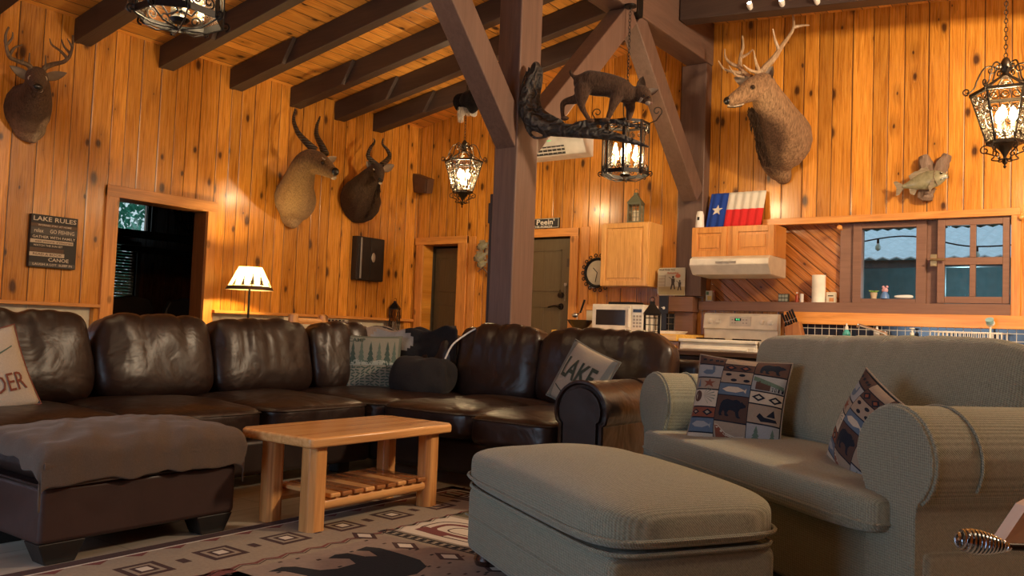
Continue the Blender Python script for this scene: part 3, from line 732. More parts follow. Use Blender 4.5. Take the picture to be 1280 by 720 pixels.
seat(-5.12, -4.03, 4.07, 5.25, 4); seat(-4.04, -3.22, 4.06, 5.25, 5); seat(-3.21, -2.56, 3.96, 5.25, 6)
def back(c, w_, h, th, yawd, tilt, seed, lean=.0):
    """tufted-edge back cushion with gathers along the top; local x = width, y = thickness"""
    mb = MB(); vs, fs = cushion(w_, th, h, e=5.2, n=30)
    q = random.Random(seed); ga = [(q.uniform(-.5, .5)*w_, q.uniform(.02, .045), q.uniform(-.25, .25), q.uniform(.5, 1)) for _ in range(13)]
    M_ = Matrix.Rotation(R(yawd), 3, 'Z') @ Matrix.Rotation(R(tilt), 3, 'X')
    out = []
    for v in vs:
        t = v.z/(h/2); puff = (1-(abs(v.x)/(w_/2))**4)*(1-min(1, abs(t))**4); v = Vector(v)
        if v.y < 0: v.y -= .035*puff*(1.0-.5*t)
        for gx, gw, sl, st in ga:
            d = (v.x-gx-sl*(v.z-h/2)*.6)/gw
            if abs(d) < 3: v -= v.normalized()*.014*st*math.exp(-d*d)*max(0, min(1, (t+.35)*1.1))
        v.z -= .02*abs(v.x/(w_/2))**3*(t > 0)
        v += Vector((0, 1, 0))*noise.noise(Vector((v.x*4+seed, v.z*4, v.y*4)))*.014
        out.append(Vector(c)+M_ @ v)
    mb.add(out, fs); return mb
def backc(c, w_, yawd, seed, h=.56, th=.27, tilt=-9, side=0):
    o = back(c, w_, h, th, yawd, tilt, seed).build('back_cushion', LB, so, sub=0)
    return o
for i, (y, w_) in enumerate(((1.42, .80), (2.22, .82), (3.03, .82), (3.86, .86), (4.62, .66))):
    backc((-5.05, y, .735), w_, 90, 10+i)
for i, (x, w_, h) in enumerate(((-4.50, .60, .50), (-3.85, .78, .62), (-2.95, 1.06, .60))):
    backc((x, 5.22, .735 if i else .70), w_, 0, 20+i, h=h)
# rolled arm at the right end
mb = MB(); prof = []
def arm_profile(cx, r, ztop, zb, wbot):
    P = [(cx-wbot, zb), (cx-wbot, ztop-r*1.1)]
    for k in range(15):
        a = R(205-250*k/14); P.append((cx+r*math.cos(a), ztop-r+r*math.sin(a)))
    P += [(cx+wbot, ztop-r*1.7), (cx+wbot, zb)]
    return P
def armp(cx, r, zt, wb, zb=.10):
    P = [(cx-wb, zb), (cx-wb, zt-r-r*.45)]
    for k in range(17):
        a = R(200-220*k/16); P.append((cx+r*math.cos(a), zt-r+r*math.sin(a)))
    P += [(cx+wb, zt-r-r*.45), (cx+wb, zb)]; return P
mb.prism(armp(-2.40, .165, .735, .135), (0, 3.99, 0), (1,0,0), (0,0,1), (0, 1.45, 0)); mb.build('arm', LB, so, bevel=.02, seg=3)
mb = MB(); mb.prism(armp(-2.40, .130, .700, .105, .12), (0, 3.968, 0), (1,0,0), (0,0,1), (0, .03, 0)); mb.build('arm_front_panel', LB2, so, bevel=.008)
mb = MB(); pp = [(x, 3.985, z) for x, z in armp(-2.40, .160, .730, .13)]; mb.tube(pp, .013, 6); mb.build('arm_piping', LB, so)
mb = MB(); mb.tube([(-2.40+.168*math.cos(R(a)), 4.55, .57+.170*math.sin(R(a))) for a in range(-30, 200, 12)], .006, 5); mb.build('arm_seam', LB2, so)
for x, y in ((-4.3, 1.5), (-4.3, 4.0), (-5.3, 1.5), (-5.3, 5.5), (-3.2, 4.25), (-2.45, 4.1), (-2.45, 5.4)):
    MB().box(x-.05, x+.05, y-.05, y+.05, 0, .09).build('foot', m_foot, so, bevel=.008)

# ---- brown storage ottoman with blanket
ot = root('storage_ottoman', (-3.9, 2.1, 0), 'dark brown leather storage ottoman under a brown blanket, in the left foreground', 'ottoman')
bx = (-4.02, -3.42, 1.63, 2.53)
MB().box(bx[0], bx[1], bx[2], bx[3], .085, .315).build('base_box', leather('ottoman_leather', (.040, .020, .017), .5, .25), ot, bevel=.018, seg=3)
mb = MB(); mb.box(bx[0], bx[1]+.005, bx[2]-.005, bx[3]+.005, .325, .475); mb.build('lid', LB2, ot, bevel=.05, seg=4)
mb = MB(); seam_loop(mb, ((bx[0]+bx[1])/2, (bx[2]+bx[3])/2, .32), bx[1]-bx[0]+.012, bx[3]-bx[2]+.012, 0, .008, e=22, n=120); mb.build('piping', LB2, ot)
for x in (bx[0]+.07, bx[1]-.07):
    for y in (bx[2]+.10, bx[3]-.10):
        MB().bar((x, y, .088), (x, y, 0), .19, .125, up=(1,0,0), w2=.12, h2=.10).build('foot', m_foot, ot, bevel=.004)
# blanket: a grid that lies on the lid and folds over the near and side edges
bm_ = cloth('taupe_fleece', (.085, .062, .048), (.125, .094, .076), 220, big=.25, sheen=.12)
def blanket():
    mb = MB(); nx, ny = 54, 60; x0, x1, y0, y1 = bx[0]-.02, bx[1]+.022, bx[2]-.024, bx[3]+.024; dx, dy = .135, .07
    vs = []
    for i in range(nx+1):
        for j in range(ny+1):
            s = x0-.02+(x1-x0+.02+dx)*i/nx; t = y0-dy+(y1-y0+2*dy)*j/ny
            x, y, z = s, t, .482; ov = 0
            if s > x1-.05: a = min((s-x1+.05)/.05, 1.6); x = x1-.05+.05*math.sin(min(a, 1.57)); z -= .05*(1-math.cos(min(a, 1.57)))+max(0, s-x1+.05-.0785)
            if t < y0+.05: a = (y0+.05-t)/.05; y = y0+.05-.05*math.sin(min(a, 1.57)); z -= .05*(1-math.cos(min(a, 1.57)))+max(0, (y0+.05-t)-.0785)*(1.25 if s > x0+.5 else .4)
            if t > y1-.05: a = (t-y1+.05)/.05; y = y1-.05+.05*math.sin(min(a, 1.57)); z -= .05*(1-math.cos(min(a, 1.57)))+max(0, (t-y1+.05)-.0785)
            u = (s-x0)/(x1-x0); v = (t-y0)/(y1-y0)
            cr = max(0, (1-(2*u-1)**2))*max(0, (1-(2*v-1)**2)); z += .045*cr
            f = noise.noise(Vector((s*5.5+t*3.0, t*6-s*7, 2)))*.016 + abs(noise.noise(Vector((s*3+9, t*9+s*5, 5))))*-.020
            f += .008*math.sin(34*(t*.6+s*.5)+3*noise.noise(Vector((s*3, t*3, 0))))*max(0, u-.35)
            z += f
            if s > x1: x += noise.noise(Vector((s*2, t*13, 1)))*.012+.006
            vs.append((x, y, z))
    fs = [(i*(ny+1)+j, (i+1)*(ny+1)+j, (i+1)*(ny+1)+j+1, i*(ny+1)+j+1) for i in range(nx) for j in range(ny)]
    mb.add(vs, fs); return mb
bo = blanket().build('blanket', bm_, auto=180)
sd = bo.modifiers.new('t', 'SOLIDIFY'); sd.thickness = .008; sd.offset = 1; su = bo.modifiers.new('u', 'SUBSURF'); su.levels = su.render_levels = 1
tag(bo, 'taupe brown fleece blanket spread over the leather ottoman', 'blanket')
mb = MB()
for k, (z, o_, r_) in enumerate(((.405, .006, .013), (.382, .002, .011), (.358, -.004, .012))):
    mb.tube([(bx[1]+.018+o_+.004*math.sin(y*9+k), y, z-.018*k*(1-(y-bx[2])/.9)+.004*math.sin(7*y+2*k)) for y in [bx[2]-.01+.94*i/30 for i in range(31)]], r_, 8, flat=1.3)
mb.build('folded_hem', bm_, bo)

# ---- cedar log coffee table
CW = ((.50, .22, .07), (.70, .36, .13), (.82, .47, .19))
m_cx = wood('cedar_x', CW, 'x', rough=.28, coat=.3); m_cy = wood('cedar_y', CW, 'y', scale=.8, rough=.25, coat=.4, knots=.8); m_cz = wood('cedar_z', ((.42, .17, .05), (.62, .30, .10), (.75, .40, .15)), 'z', rough=.32, coat=.2, knots=.9)
m_cd = wood('cedar_dark_y', ((.20, .07, .02), (.34, .13, .04), (.48, .21, .07)), 'y', rough=.2, coat=.6, knots=.9)
ct = root('coffee_table', (-3.3, 3.15, 0), 'rustic varnished cedar coffee table with a slatted lower shelf', 'table')
tx0, tx1, ty0, ty1 = -3.62, -3.05, 2.66, 3.72
mb = MB(); ch_ = .05
P = [(tx0+ch_, ty0), (tx1-.012, ty0), (tx1, ty0+.02), (tx1, ty1-ch_), (tx1-ch_, ty1), (tx0+ch_, ty1), (tx0, ty1-ch_), (tx0, ty0+ch_)]
mb.prism(P, (0, 0, .412), (1,0,0), (0,1,0), (0, 0, .048)); mb.build('tabletop', m_cy, ct, bevel=.010, seg=3)
for i, (x, y, a) in enumerate(((tx1-.09, ty0+.10, .055), (tx0+.16, ty0+.11, .050), (tx1-.09, ty1-.14, .052), (tx0+.16, ty1-.14, .05))):
    mb = MB(); P = [(a*1.0, -a*.55), (a*1.0, a*.55), (a*.55, a), (-a*.55, a), (-a, a*.5), (-a, -a*.5), (-a*.5, -a), (a*.5, -a)]
    mb.prism([(p*.98, q*.98) for p, q in P], (x, y, 0.001), (1,0,0), (0,1,0), (0, 0, .411)); mb.build('leg', m_cz, ct, bevel=.006)
for x in (tx1-.09, tx0+.16): MB().tube([(x, ty0+.13, .125), (x, ty0+.3, .128), (x, ty1-.17, .125)], [.030, .033, .030], 12).build('stretcher', m_cy, ct)
for k in range(9):
    y = ty0+.175+k*.078
    MB().box(tx0+.115, tx1-.045, y, y+.067, .155, .178).build('shelf_slat', m_cd if k % 3 else m_cx, ct, bevel=.006)

# ---- green upholstered armchair (chair and a half) with its ottoman
G1 = weave('green_nubby_weave', (.105, .105, .072), (.33, .33, .245))
CA = R(141.5)
lc = root('wide_armchair', (-.49, 2.93, 0), 'wide sage green upholstered armchair with rolled arms, on the right', 'armchair', rz=CA-math.pi)
# local frame: x runs from the left arm (x=0 is the right arm's outer edge, negative to the left), y towards the back is -y
def LL(p): return p
W_ = 2.12; AW = .28; SZ = .51; SB = .365
def L(mbld, name, m, **k): return mbld.build(name, m, lc, local=True, **k)
# seen from the front: u = distance from right arm's outer edge to the left, v = depth behind the front
def pv(u, v, z): return (-u, v, z)
mb = MB(); mb.box(-W_+.03, -.03, 0.0, .98, .05, .36); L(mb, 'base_frame', G1, bevel=.03, seg=3)
for u in (.10, W_-.10):
    for v in (.08, .88): MB().lathe([(.022, 0), (.04, .02), (.042, .04), (.03, .06)], pv(u, v, 0), 14).build('foot', flat('dark_bun_foot', (.03, .014, .010), .25, coat=.5), lc, local=True)
def rolled(u0, sg, name):
    """u0 centre of the roll"""
    mb = MB(); r = .172; zt = .80; P = []
    inner = -sg*.115; outer = sg*.115
    P = [(outer, .05), (outer, .46), (outer+sg*.01, .50)]
    for k in range(17):
        a = -38+ (218+8)*k/16
        P.append((sg*r*math.cos(R(a))*1.03+sg*.01, zt-r+r*math.sin(R(a))))
    P += [(inner, .50), (inner, .05)]
    mb.prism([(-(u0)-a, b) for a, b in P], (0, -.02, 0), (1,0,0), (0,0,1), (0, .98, 0)); o = L(mb, name, G1, bevel=.035, seg=4)
    m2 = MB(); m2.tube([(-(u0)-a, 0, b) for a, b in P[2:-1]], .008, 6); m2.build('arm_piping', G1, o, local=True)
    m3 = MB(); m3.tube([(-(u0)-(sg*(r+.004)*math.cos(R(a))*1.03+sg*.01), .17, zt-r+(r+.003)*math.sin(R(a))) for a in range(-30, 190, 10)], .005, 5); m3.build('arm_seam', G1, o, local=True)
rolled(.155, -1, 'arm'); rolled(W_-.155, 1, 'arm')
mb = MB(); vs, fs = cushion(W_-.36, .84, .145, e=8, crown=.03, n=26)
cu_ = Vector(pv(W_/2, .36, .437)); mb.add([cu_+v for v in vs], fs)
vs, fs = cushion(W_-.30, .24, .145, e=7, crown=.006, n=20); cu2 = Vector(pv(W_/2, .015, .437)); mb.add([cu2+v for v in vs], fs)
sc_ = mb.build('seat_cushion', G1, lc, local=True)
m2 = MB(); seam_loop(m2, tuple(Vector(pv(W_/2, .015, .437))), W_-.30+.002, .243, -.028, .006, e=8); m2.build('piping', G1, sc_, local=True)
# big back cushion with gathers along its top
mb = MB(); bw = W_-.36; bh = .60; vs, fs = cushion(bw, .30, bh, e=6.0, n=40); q = random.Random(5); out = []
ga = [(-.42*bw+.082*bw*k+q.uniform(-.02, .02), q.uniform(.010, .02), q.uniform(-.35, .1)) for k in range(9)]
T_ = Matrix.Rotation(R(-11), 3, 'X')
for v in vs:
    t = v.z/(bh/2); v = Vector(v); e_ = abs(v.x)/(bw/2)
    if v.y < 0: v.y -= .05*(1-e_**4)*(1-min(1, abs(t))**4)*(1-.4*t)
    for gx, gw, sl in ga:
        d = (v.x+gx+sl*(v.z-bh/2)*.5)/gw
        if abs(d) < 3: v -= v.normalized()*.016*math.exp(-d*d)*max(0, min(1, (t-.25)*1.6))
    v.z += .012*math.sin(v.x*3+1)*(t > 0)
    if t > .3: v.x *= 1+.075*(t-.3)
    if t > 0: v.z -= .030*(1-e_*e_)
    out.append(Vector(pv(W_/2, .66, .748))+T_ @ v)
mb.add(out, fs); L(mb, 'back_cushion', G1)
mb = MB(); mb.box(-W_+.16, -.16, .80, .99, .30, .93); L(mb, 'back_frame', G1, bevel=.07, seg=4)

oc = root('footstool', (-1.75, 2.85, 0), 'large sage green upholstered ottoman with a puffed top, in front of the armchair', 'ottoman', rz=R(147.5)-math.pi)
# near corner F(-1.21,2.2): build in local coords measured from it
Fv = Vector((-1.21, 2.20, 0)); uL = Vector((math.cos(R(149)), math.sin(R(149)), 0)); uR = Vector((math.cos(R(61)), math.sin(R(61)), 0))
OL, OW = 1.26, .66
cen = fu(Fv+uL*OL/2+uR*OW/2); cen.z = FLOOR; oc.location = cen; INV[oc.name] = (Matrix.Translation(cen) @ Matrix.Rotation(R(149)-math.pi, 4, 'Z')).inverted(); oc.rotation_euler = (0, 0, R(149)-math.pi)
mb = MB(); mb.box(-OL/2+.02, OL/2-.02, -OW/2+.015, OW/2-.015, .06, .335); mb.build('base_box', G1, oc, local=True, bevel=.03, seg=3)
mb = MB(); mb.tube([(-OL/2+.02, -OW/2+.013, .21), (OL/2-.02, -OW/2+.013, .21)], .004, 5); mb.tube([(-OL/2+.02, OW/2-.013, .21), (OL/2-.02, OW/2-.013, .21)], .004, 5); mb.tube([(OL/2-.018, -OW/2, .21), (OL/2-.018, OW/2, .21)], .004, 5); mb.build('seam', G1, oc, local=True)
mb = MB(); vs, fs = cushion(OL+.03, OW+.05, .19, e=5.5, crown=.055, n=30)
out = []
for v in vs:
    v = Vector(v)
    if v.z < 0: v.z *= .62
    if v.z > 0: v.z += .004*math.sin(v.x*28+v.y*9)*max(0, .5-abs(v.x+.35))
    out.append(v+Vector((0, 0, .402)))
mb.add(out, fs); tc = mb.build('top_cushion', G1, oc, local=True)
mb = MB(); seam_loop(mb, (0, 0, 0), OL+.034, OW+.054, .385, .007, e=6.5, n=90); seam_loop(mb, (0, 0, 0), OL+.0, OW+.02, .342, .007, e=7.5, n=90); mb.build('piping', G1, tc, local=True)
for x in (-OL/2+.10, OL/2-.10):
    for y in (-OW/2+.09, OW/2-.09):
        MB().lathe([(.028, 0), (.052, .012), (.060, .035), (.050, .058), (.03, .066)], (x, y, 0), 18).build('foot', _mc['dark_bun_foot'], oc, local=True)

# ---- throw pillows
def pillow_surf(w_, h, th, seed=0, pinch=.10):
    def f(u, v, side=1, off=0.0):
        """u,v in [-1,1] -> local point (x across, z up, y out of the face)"""
        k = 1-pinch*(1-u*u)*abs(v)**3*.0
        x = u*w_/2*(1-pinch*(1-v*v)*.0-pinch*.55*(1-abs(v)**2)*abs(u)**2); z = v*h/2*(1-pinch*.55*(1-abs(u)**2)*abs(v)**2)
        t = th/2*(max(0, 1-u*u)**.55)*(max(0, 1-v*v)**.55)
        t += noise.noise(Vector((x*7+seed, z*7, side)))*.012*(1-max(abs(u), abs(v))**6)
        return Vector((x, -side*(t+off), z))
    return f
def pillow(name, loc, yawd, tilt, w_, h, th, mats, label, draw=None, seed=0, roll=0, piping=1, pinch=.10, cat='pillow'):
    f = pillow_surf(w_, h, th, seed, pinch); n = 22; mb = MB()
    M_ = Matrix.Translation(Vector(loc)) @ Matrix.Rotation(R(yawd), 4, 'Z') @ Matrix.Rotation(R(tilt), 4, 'X') @ Matrix.Rotation(R(roll), 4, 'Y')
    for side in (1, -1):
        vs = [M_ @ f(-1+2*i/n, -1+2*j/n, side) for i in range(n+1) for j in range(n+1)]
        mb.add(vs, [(i*(n+1)+j, (i+1)*(n+1)+j, (i+1)*(n+1)+j+1, i*(n+1)+j+1) for i in range(n) for j in range(n)])
    def poly(P, m, off=.0016):
        vs, fs = poly_grid(P, .12); mb.add([M_ @ f(max(-1, min(1, a)), max(-1, min(1, b)), 1, off) for a, b in vs], fs, m)
    def rect(a, b, c, d, m, off=.0010): poly([(a, c), (b, c), (b, d), (a, d)], m, off)
    def txt(s, cx, cy, size, m, bold=.0, sx=1.0, rot=0, shear=0):
        vs, fs = text2d(s, size, bold=bold, sx=sx); bmt = bmesh.new(); bv = [bmt.verts.new((a, b, 0)) for a, b in vs]
        for f_ in fs:
            try: bmt.faces.new([bv[i] for i in f_])
            except Exception: pass
        for _ in range(4):
            es = [e for e in bmt.edges if e.calc_length() > .10]
            if es: bmesh.ops.subdivide_edges(bmt, edges=es, cuts=1); bmesh.ops.triangulate(bmt, faces=bmt.faces)
        bmt.verts.index_update(); vs = [(v.co.x, v.co.y) for v in bmt.verts]; fs = [tuple(v.index for v in q_.verts) for q_ in bmt.faces]; bmt.free(); cr, sr = math.cos(R(rot)), math.sin(R(rot)); out = []
        for a, b in vs:
            a2 = cx+a*cr-b*sr+shear*b; b2 = cy+a*sr+b*cr; out.append(M_ @ f(max(-1, min(1, a2)), max(-1, min(1, b2)), 1, .0045))
        mb.add(out, fs, m)
    if draw: draw(poly, rect, txt)
    o = mb.build(name, mats, weld=.00005, auto=180); tag(o, label, cat)
    if piping:
        m2 = MB(); pts = [(-1, -1+2*i/16) for i in range(16)]+[(-1+2*i/16, 1) for i in range(16)]+[(1, 1-2*i/16) for i in range(16)]+[(1-2*i/16, -1) for i in range(17)]
        m2.tube([M_ @ f(a, b, 1) for a, b in pts], .0042, 5, cap=False); m2.build('piping', mats[min(piping, len(mats)-1)], o)
    return o
c_ = lambda n, a, s=200: cloth(n, tuple(x*.75 for x in a), a, s)
k_tan = c_('print_tan', (.30, .235, .18)); k_brown = c_('print_brown', (.085, .05, .042)); k_navy = c_('print_navy', (.018, .022, .034)); k_grey = c_('print_grey', (.28, .29, .30)); k_blue = c_('print_blue', (.10, .14, .20)); k_red = c_('print_rust', (.20, .07, .045)); k_cream = c_('print_cream', (.50, .43, .34)); k_green = c_('print_green', (.10, .15, .12)); k_teal = c_('print_teal', (.08, .13, .12))
BEAR = [(-.9, -.1), (-.86, .25), (-.7, .5), (-.4, .62), (0, .55), (.3, .62), (.5, .55), (.62, .42), (.7, .52), (.76, .42), (.98, .28), (1.0, .15), (.8, .05), (.62, -.02), (.52, -.25), (.58, -.55), (.72, -.68), (.5, -.72), (.38, -.62), (.28, -.3), (.1, -.2), (-.2, -.2), (-.3, -.42), (-.14, -.62), (-.3, -.68), (-.46, -.62), (-.5, -.35), (-.62, -.25), (-.72, -.5), (-.62, -.64), (-.84, -.68), (-.92, -.5)]
TREE = [(-.06, -1), (-.06, -.75), (-.5, -.72), (-.25, -.45), (-.42, -.42), (-.18, -.1), (-.32, -.06), (-.12, .3), (-.2, .33), (0, 1), (.2, .33), (.12, .3), (.32, -.06), (.18, -.1), (.42, -.42), (.25, -.45), (.5, -.72), (.06, -.75), (.06, -1)]
def sh(P, cx, cy, sx, sy=None, rot=0):
    sy = sx if sy is None else sy; cr, sr = math.cos(R(rot)), math.sin(R(rot))
    return [(cx+a*sx*cr-b*sy*sr, cy+a*sx*sr+b*sy*cr) for a, b in P]
def lodge(poly, rect, txt, flip=1):
    # materials: 0 navy ground,1 tan,2 brown,3 grey,4 blue,5 rust,6 cream,7 green, 8 navy
    def dia(cx, cy, s, m, m2):
        poly(sh([(-1, 0), (0, .6), (1, 0), (0, -.6)], cx, cy, s), m, .002); poly(sh([(-1, 0), (0, .6), (1, 0), (0, -.6)], cx, cy, s*.5), m2, .003)
    A0, A1, B1, C1 = -.98, -.36, .32, .98
    rect(A0, A1-.015, .78, .98, 2); [poly(sh([(0, 0), (1, .3), (1.4, -.4), (.3, -.7)], x, .9, .07), 8) for x in (-.9, -.75, -.6, -.5)]
    rect(A0, A1-.015, .46, .75, 3); poly(sh([(-1, -.2), (-.4, -.5), (.5, -.45), (.8, -.1), (.75, .5), (.55, .9), (.35, .7), (.45, .2), (-.5, .2)], -.68, .6, .17), 4)
    rect(A0, A1-.015, .18, .43, 1); poly(sh([(0, 1), (.2, .4), (.9, .5), (.4, 0), (.7, -.7), (0, -.3), (-.7, -.7), (-.4, 0), (-.9, .5), (-.2, .4)], -.62, .30, .16, .12), 5); poly(sh(TREE, -.88, .30, .10, .11), 4)
    rect(A0, A1-.015, -.22, .15, 6); poly([(-.86+.1*math.cos(a*.52), 0+.13*math.sin(a*.52)) for a in range(12)], 2)
    for k in range(7): a = R(-60+k*22); poly([(-.72, .02), (-.72+.3*math.cos(a), .02+.2*math.sin(a)), (-.71+.29*math.cos(a), .0+.2*math.sin(a))], 7)
    rect(A0, A1-.015, -.46, -.25, 5); dia(-.55, -.355, .13, 8, 1); dia(-.86, -.355, .10, 8, 1)
    rect(A0, A1-.015, -.80, -.49, 4); poly(sh([(-1, 0), (-.5, .35), (.3, .35), (.9, .05), (1, .3), (1, -.3), (.8, -.05), (.2, -.3), (-.6, -.25)], -.68, -.64, .24, .22), 3)
    rect(A0, A1-.015, -.98, -.83, 6)
    rect(A1, B1-.015, .84, .98, 1); rect(A1, B1-.015, .66, .82, 2); [dia(x, .74, .13, 8, 5) for x in (-.2, .12)]
    rect(A1, B1-.015, .36, .64, 1)
    for x, y in ((-.22, .56), (.08, .56), (-.08, .43), (.2, .43)): poly([(x+.07*math.cos(a*.63), y+.035*math.sin(a*.63)) for a in range(10)], 8)
    rect(A1, B1-.015, .08, .34, 4); poly(sh([(-1, 0), (-.5, .35), (.3, .35), (.9, .05), (1, .3), (1, -.3), (.8, -.05), (.2, -.3), (-.6, -.25)], -.03, .2, .26, .2), 6)
    rect(A1, B1-.015, -.50, .06, 2); poly(sh(BEAR, -.02, -.2, .29, .30), 8)
    rect(A1, B1-.015, -.98, -.53, 1); poly([(-.34, -.62), (-.28, -.62), (-.1, -.8), (.1, -.86), (.28, -.84), (.2, -.95), (-.3, -.95)], 5); poly([(-.34, -.60), (-.28, -.60), (-.1, -.77), (.1, -.83), (.28, -.80), (.28, -.84), (.1, -.88), (-.12, -.83), (-.30, -.68)], 6)
    rect(B1, C1, .64, .98, 2); poly(sh(BEAR, .66, .8, .26, .18), 8)
    rect(B1, C1, .26, .61, 3); poly([(.34, .58), (.96, .42), (.96, .34), (.34, .48)], 7); poly([(.4, .45), (.55, .52), (.7, .40), (.7, .28), (.4, .28)], 2); [rect(.72+k*.07, .76+k*.07, .28, .37, 8) for k in range(4)]
    rect(B1, C1, -.02, .23, 6); dia(.5, .11, .14, 8, 6); dia(.84, .09, .14, 8, 6)
    rect(B1, C1, -.44, -.05, 1); poly([(.5, -.3), (.56, -.22), (.66, -.30), (.9, -.32), (.93, -.38), (.6, -.40)], 8); poly([(.7, -.28), (.84, -.12), (.88, -.28)], 8)
    rect(B1, C1, -.98, -.47, 3); poly(sh(TREE, .52, -.72, .24, .22), 7); poly(sh(TREE, .86, -.74, .20, .22), 7)
LP = [k_navy, k_tan, k_brown, k_grey, k_blue, k_red, k_cream, k_green, k_navy]
# ================================================================== pillows, throw, rug
pillow('throw_pillow', (-1.52, 4.00, .690), 4, -16, .46, .44, .15, LP, 'square lodge-print pillow with a black bear panel, in the armchair\'s far corner', lodge, seed=3, roll=3)
pillow('throw_pillow', (-.78, 3.42, .645), -45, -12, .42, .40, .17, LP, 'lodge-print pillow seen edge-on, tucked behind the near arm of the green armchair', lodge, seed=9, roll=22)
def trees(poly, rect, txt):
    rect(-.9, .9, -.9, .9, 1)
    for i, (x, w_, h) in enumerate(((-.66, .26, .36), (-.36, .22, .34), (-.05, .24, .36), (.24, .2, .32), (.52, .26, .38), (.76, .2, .34))): poly(sh(TREE, x, .26+.05*(i % 2), w_*1.15, h*1.35), 2 if i % 2 else 3, .003)
    rect(-.88, .88, -.12, .02, 2, .002); poly([(-.86, -.02), (-.5, .06), (-.2, -.04), (.3, .05), (.86, -.04), (.86, -.12), (-.86, -.14)], 4, .003)
    q = random.Random(3)
    for i in range(10):
        for j in range(7):
            x = -.80+i*.17+q.uniform(-.03, .03); y = -.82+j*.10; a = q.uniform(-40, 40)
            poly(sh([(-1, -.25), (1, -.1), (1, .25), (-1, .15)], x, y, .07, .12, a), 3, .002)
    txt('CAMP', -.55, .78, .22, 3, bold=.01)
pillow('throw_pillow', (-4.78, 4.74, .70), 43, -14, .46, .45, .14, [c_('sage_pillow', (.13, .15, .13)), c_('sage_light', (.22, .22, .185)), c_('sage_dark', (.10, .14, .12)), c_('sage_deep', (.055, .085, .075)), c_('snow', (.30, .33, .30))], 'sage pillow printed with a row of fir trees, in the corner of the leather sofa', trees, seed=5, piping=0)
def lake(poly, rect, txt):
    rect(.78, .96, -.96, .96, 1); rect(-.96, -.80, -.96, .96, 1)
    txt('LAKE', -.02, .10, .92, 2, bold=.02, sx=.62)
    poly([(-.7, -.5), (-.1, -.72), (.7, -.6), (.7, -.64), (-.1, -.77), (-.7, -.54)], 2)
    rect(-.78, -.76, -.96, .96, 2)
pillow('throw_pillow', (-2.83, 4.70, .70), -14, -20, .48, .42, .13, [c_('lake_cream', (.36, .32, .26)), c_('lake_grey', (.20, .21, .19)), c_('lake_green', (.055, .07, .055)), k_cream], 'cream pillow lettered LAKE in dark green, behind the rolled arm of the leather sofa', lake, seed=6, roll=17, piping=1)
def wander(poly, rect, txt):
    txt('WANDER', .03, -.38, .62, 1, bold=.0, sx=.60)
    poly(sh(TREE, .05, .45, .3, .3), 2); poly(sh(TREE, -.4, .45, .2, .24), 2); poly([(.3, .3), (.8, .5), (.8, .47), (.3, .26)], 2)
pillow('throw_pillow', (-4.64, 1.86, .665), 80, -16, .48, .44, .13, [k_cream, c_('brick_ink', (.22, .07, .045)), k_green], 'cream pillow with red-brown capital letters ending in DER, at the left edge of the photo', wander, seed=8, roll=-16)
# bear-print fleece throw heaped in the sofa corner
m_thr = cloth('throw_charcoal', (.012, .011, .012), (.026, .024, .026), 160, big=.4)
m_thl = cloth('throw_grey', (.16, .16, .17), (.24, .24, .25), 160); m_thp = cloth('throw_tan', (.16, .12, .10), (.28, .22, .18), 160)
th = root('throw_blanket', (-4.6, 5.05, .52), 'charcoal and grey animal-print fleece throw heaped over the corner of the leather sofa', 'blanket')
def drape(nx, ny, f): 
    mb = MB(); mb.add([f(i/nx, j/ny) for i in range(nx+1) for j in range(ny+1)], [(i*(ny+1)+j, (i+1)*(ny+1)+j, (i+1)*(ny+1)+j+1, i*(ny+1)+j+1) for i in range(nx) for j in range(ny)]); return mb
def dfun(u, v):
    # u along the corner from the long run to the short run, v from behind the back down to the seat
    ang = u; a = Vector((-5.12, 4.72, 0)); b = Vector((-4.30, 5.18, 0)); k = a.lerp(b, u)+Vector((-.18, .22, 0))*math.sin(u*math.pi)*.6
    z = 1.0-.03*math.sin(u*3.1)-max(0, (v-.35))*.72; out = Vector((.66, -.75, 0))
    p = k+out*(-.02+.12*min(v/.35, 1)+.12*max(0, v-.35)); n_ = noise.noise(Vector((u*5, v*4, 3)))*.05+noise.noise(Vector((u*13+v*6, v*7, 1)))*.02
    return (p.x+out.x*n_, p.y+out.y*n_, z+n_*.3+.02*math.sin(u*21+v*5)*(1-v))
o = drape(40, 30, dfun).build('blanket_cloth', [m_thp, m_thr, m_thl], th, auto=180)
for p in o.data.polygons:
    c = p.index; i = c//30; j = c % 30; u, v = i/40, j/30
    e1 = ((u-.42)/.20)**2+((v-.47)/.13)**2 < 1; e2 = u > .45+.1*math.sin(v*6)
    p.material_index = 2 if e1 and not (abs(u-.40)+abs(v-.55) < .045) else (1 if e2 or v > .62 or (v < .3 and noise.noise(Vector((u*9, v*14, 2))) > .02) else 0)
sd = o.modifiers.new('t', 'SOLIDIFY'); sd.thickness = .010
mb = MB(); vs, fs = cushion(.44, .34, .31, e=2.7, n=34, wr=.085, seed=4); M_ = Matrix.Rotation(R(25), 3, 'Z'); mb.add([Vector((-4.30, 4.86, .635))+M_ @ v for v in vs], fs); mb.build('blanket_bundle', m_thr, th, auto=180)
mb = MB(); mb.tube(bez([(-4.22, 4.93, .70), (-4.19, 5.0, .86), (-4.14, 5.1, .95), (-4.07, 5.14, 1.0)], 6), .007, 6); mb.build('white_edging', flat('edge_white', (.6, .6, .6), .8), th)
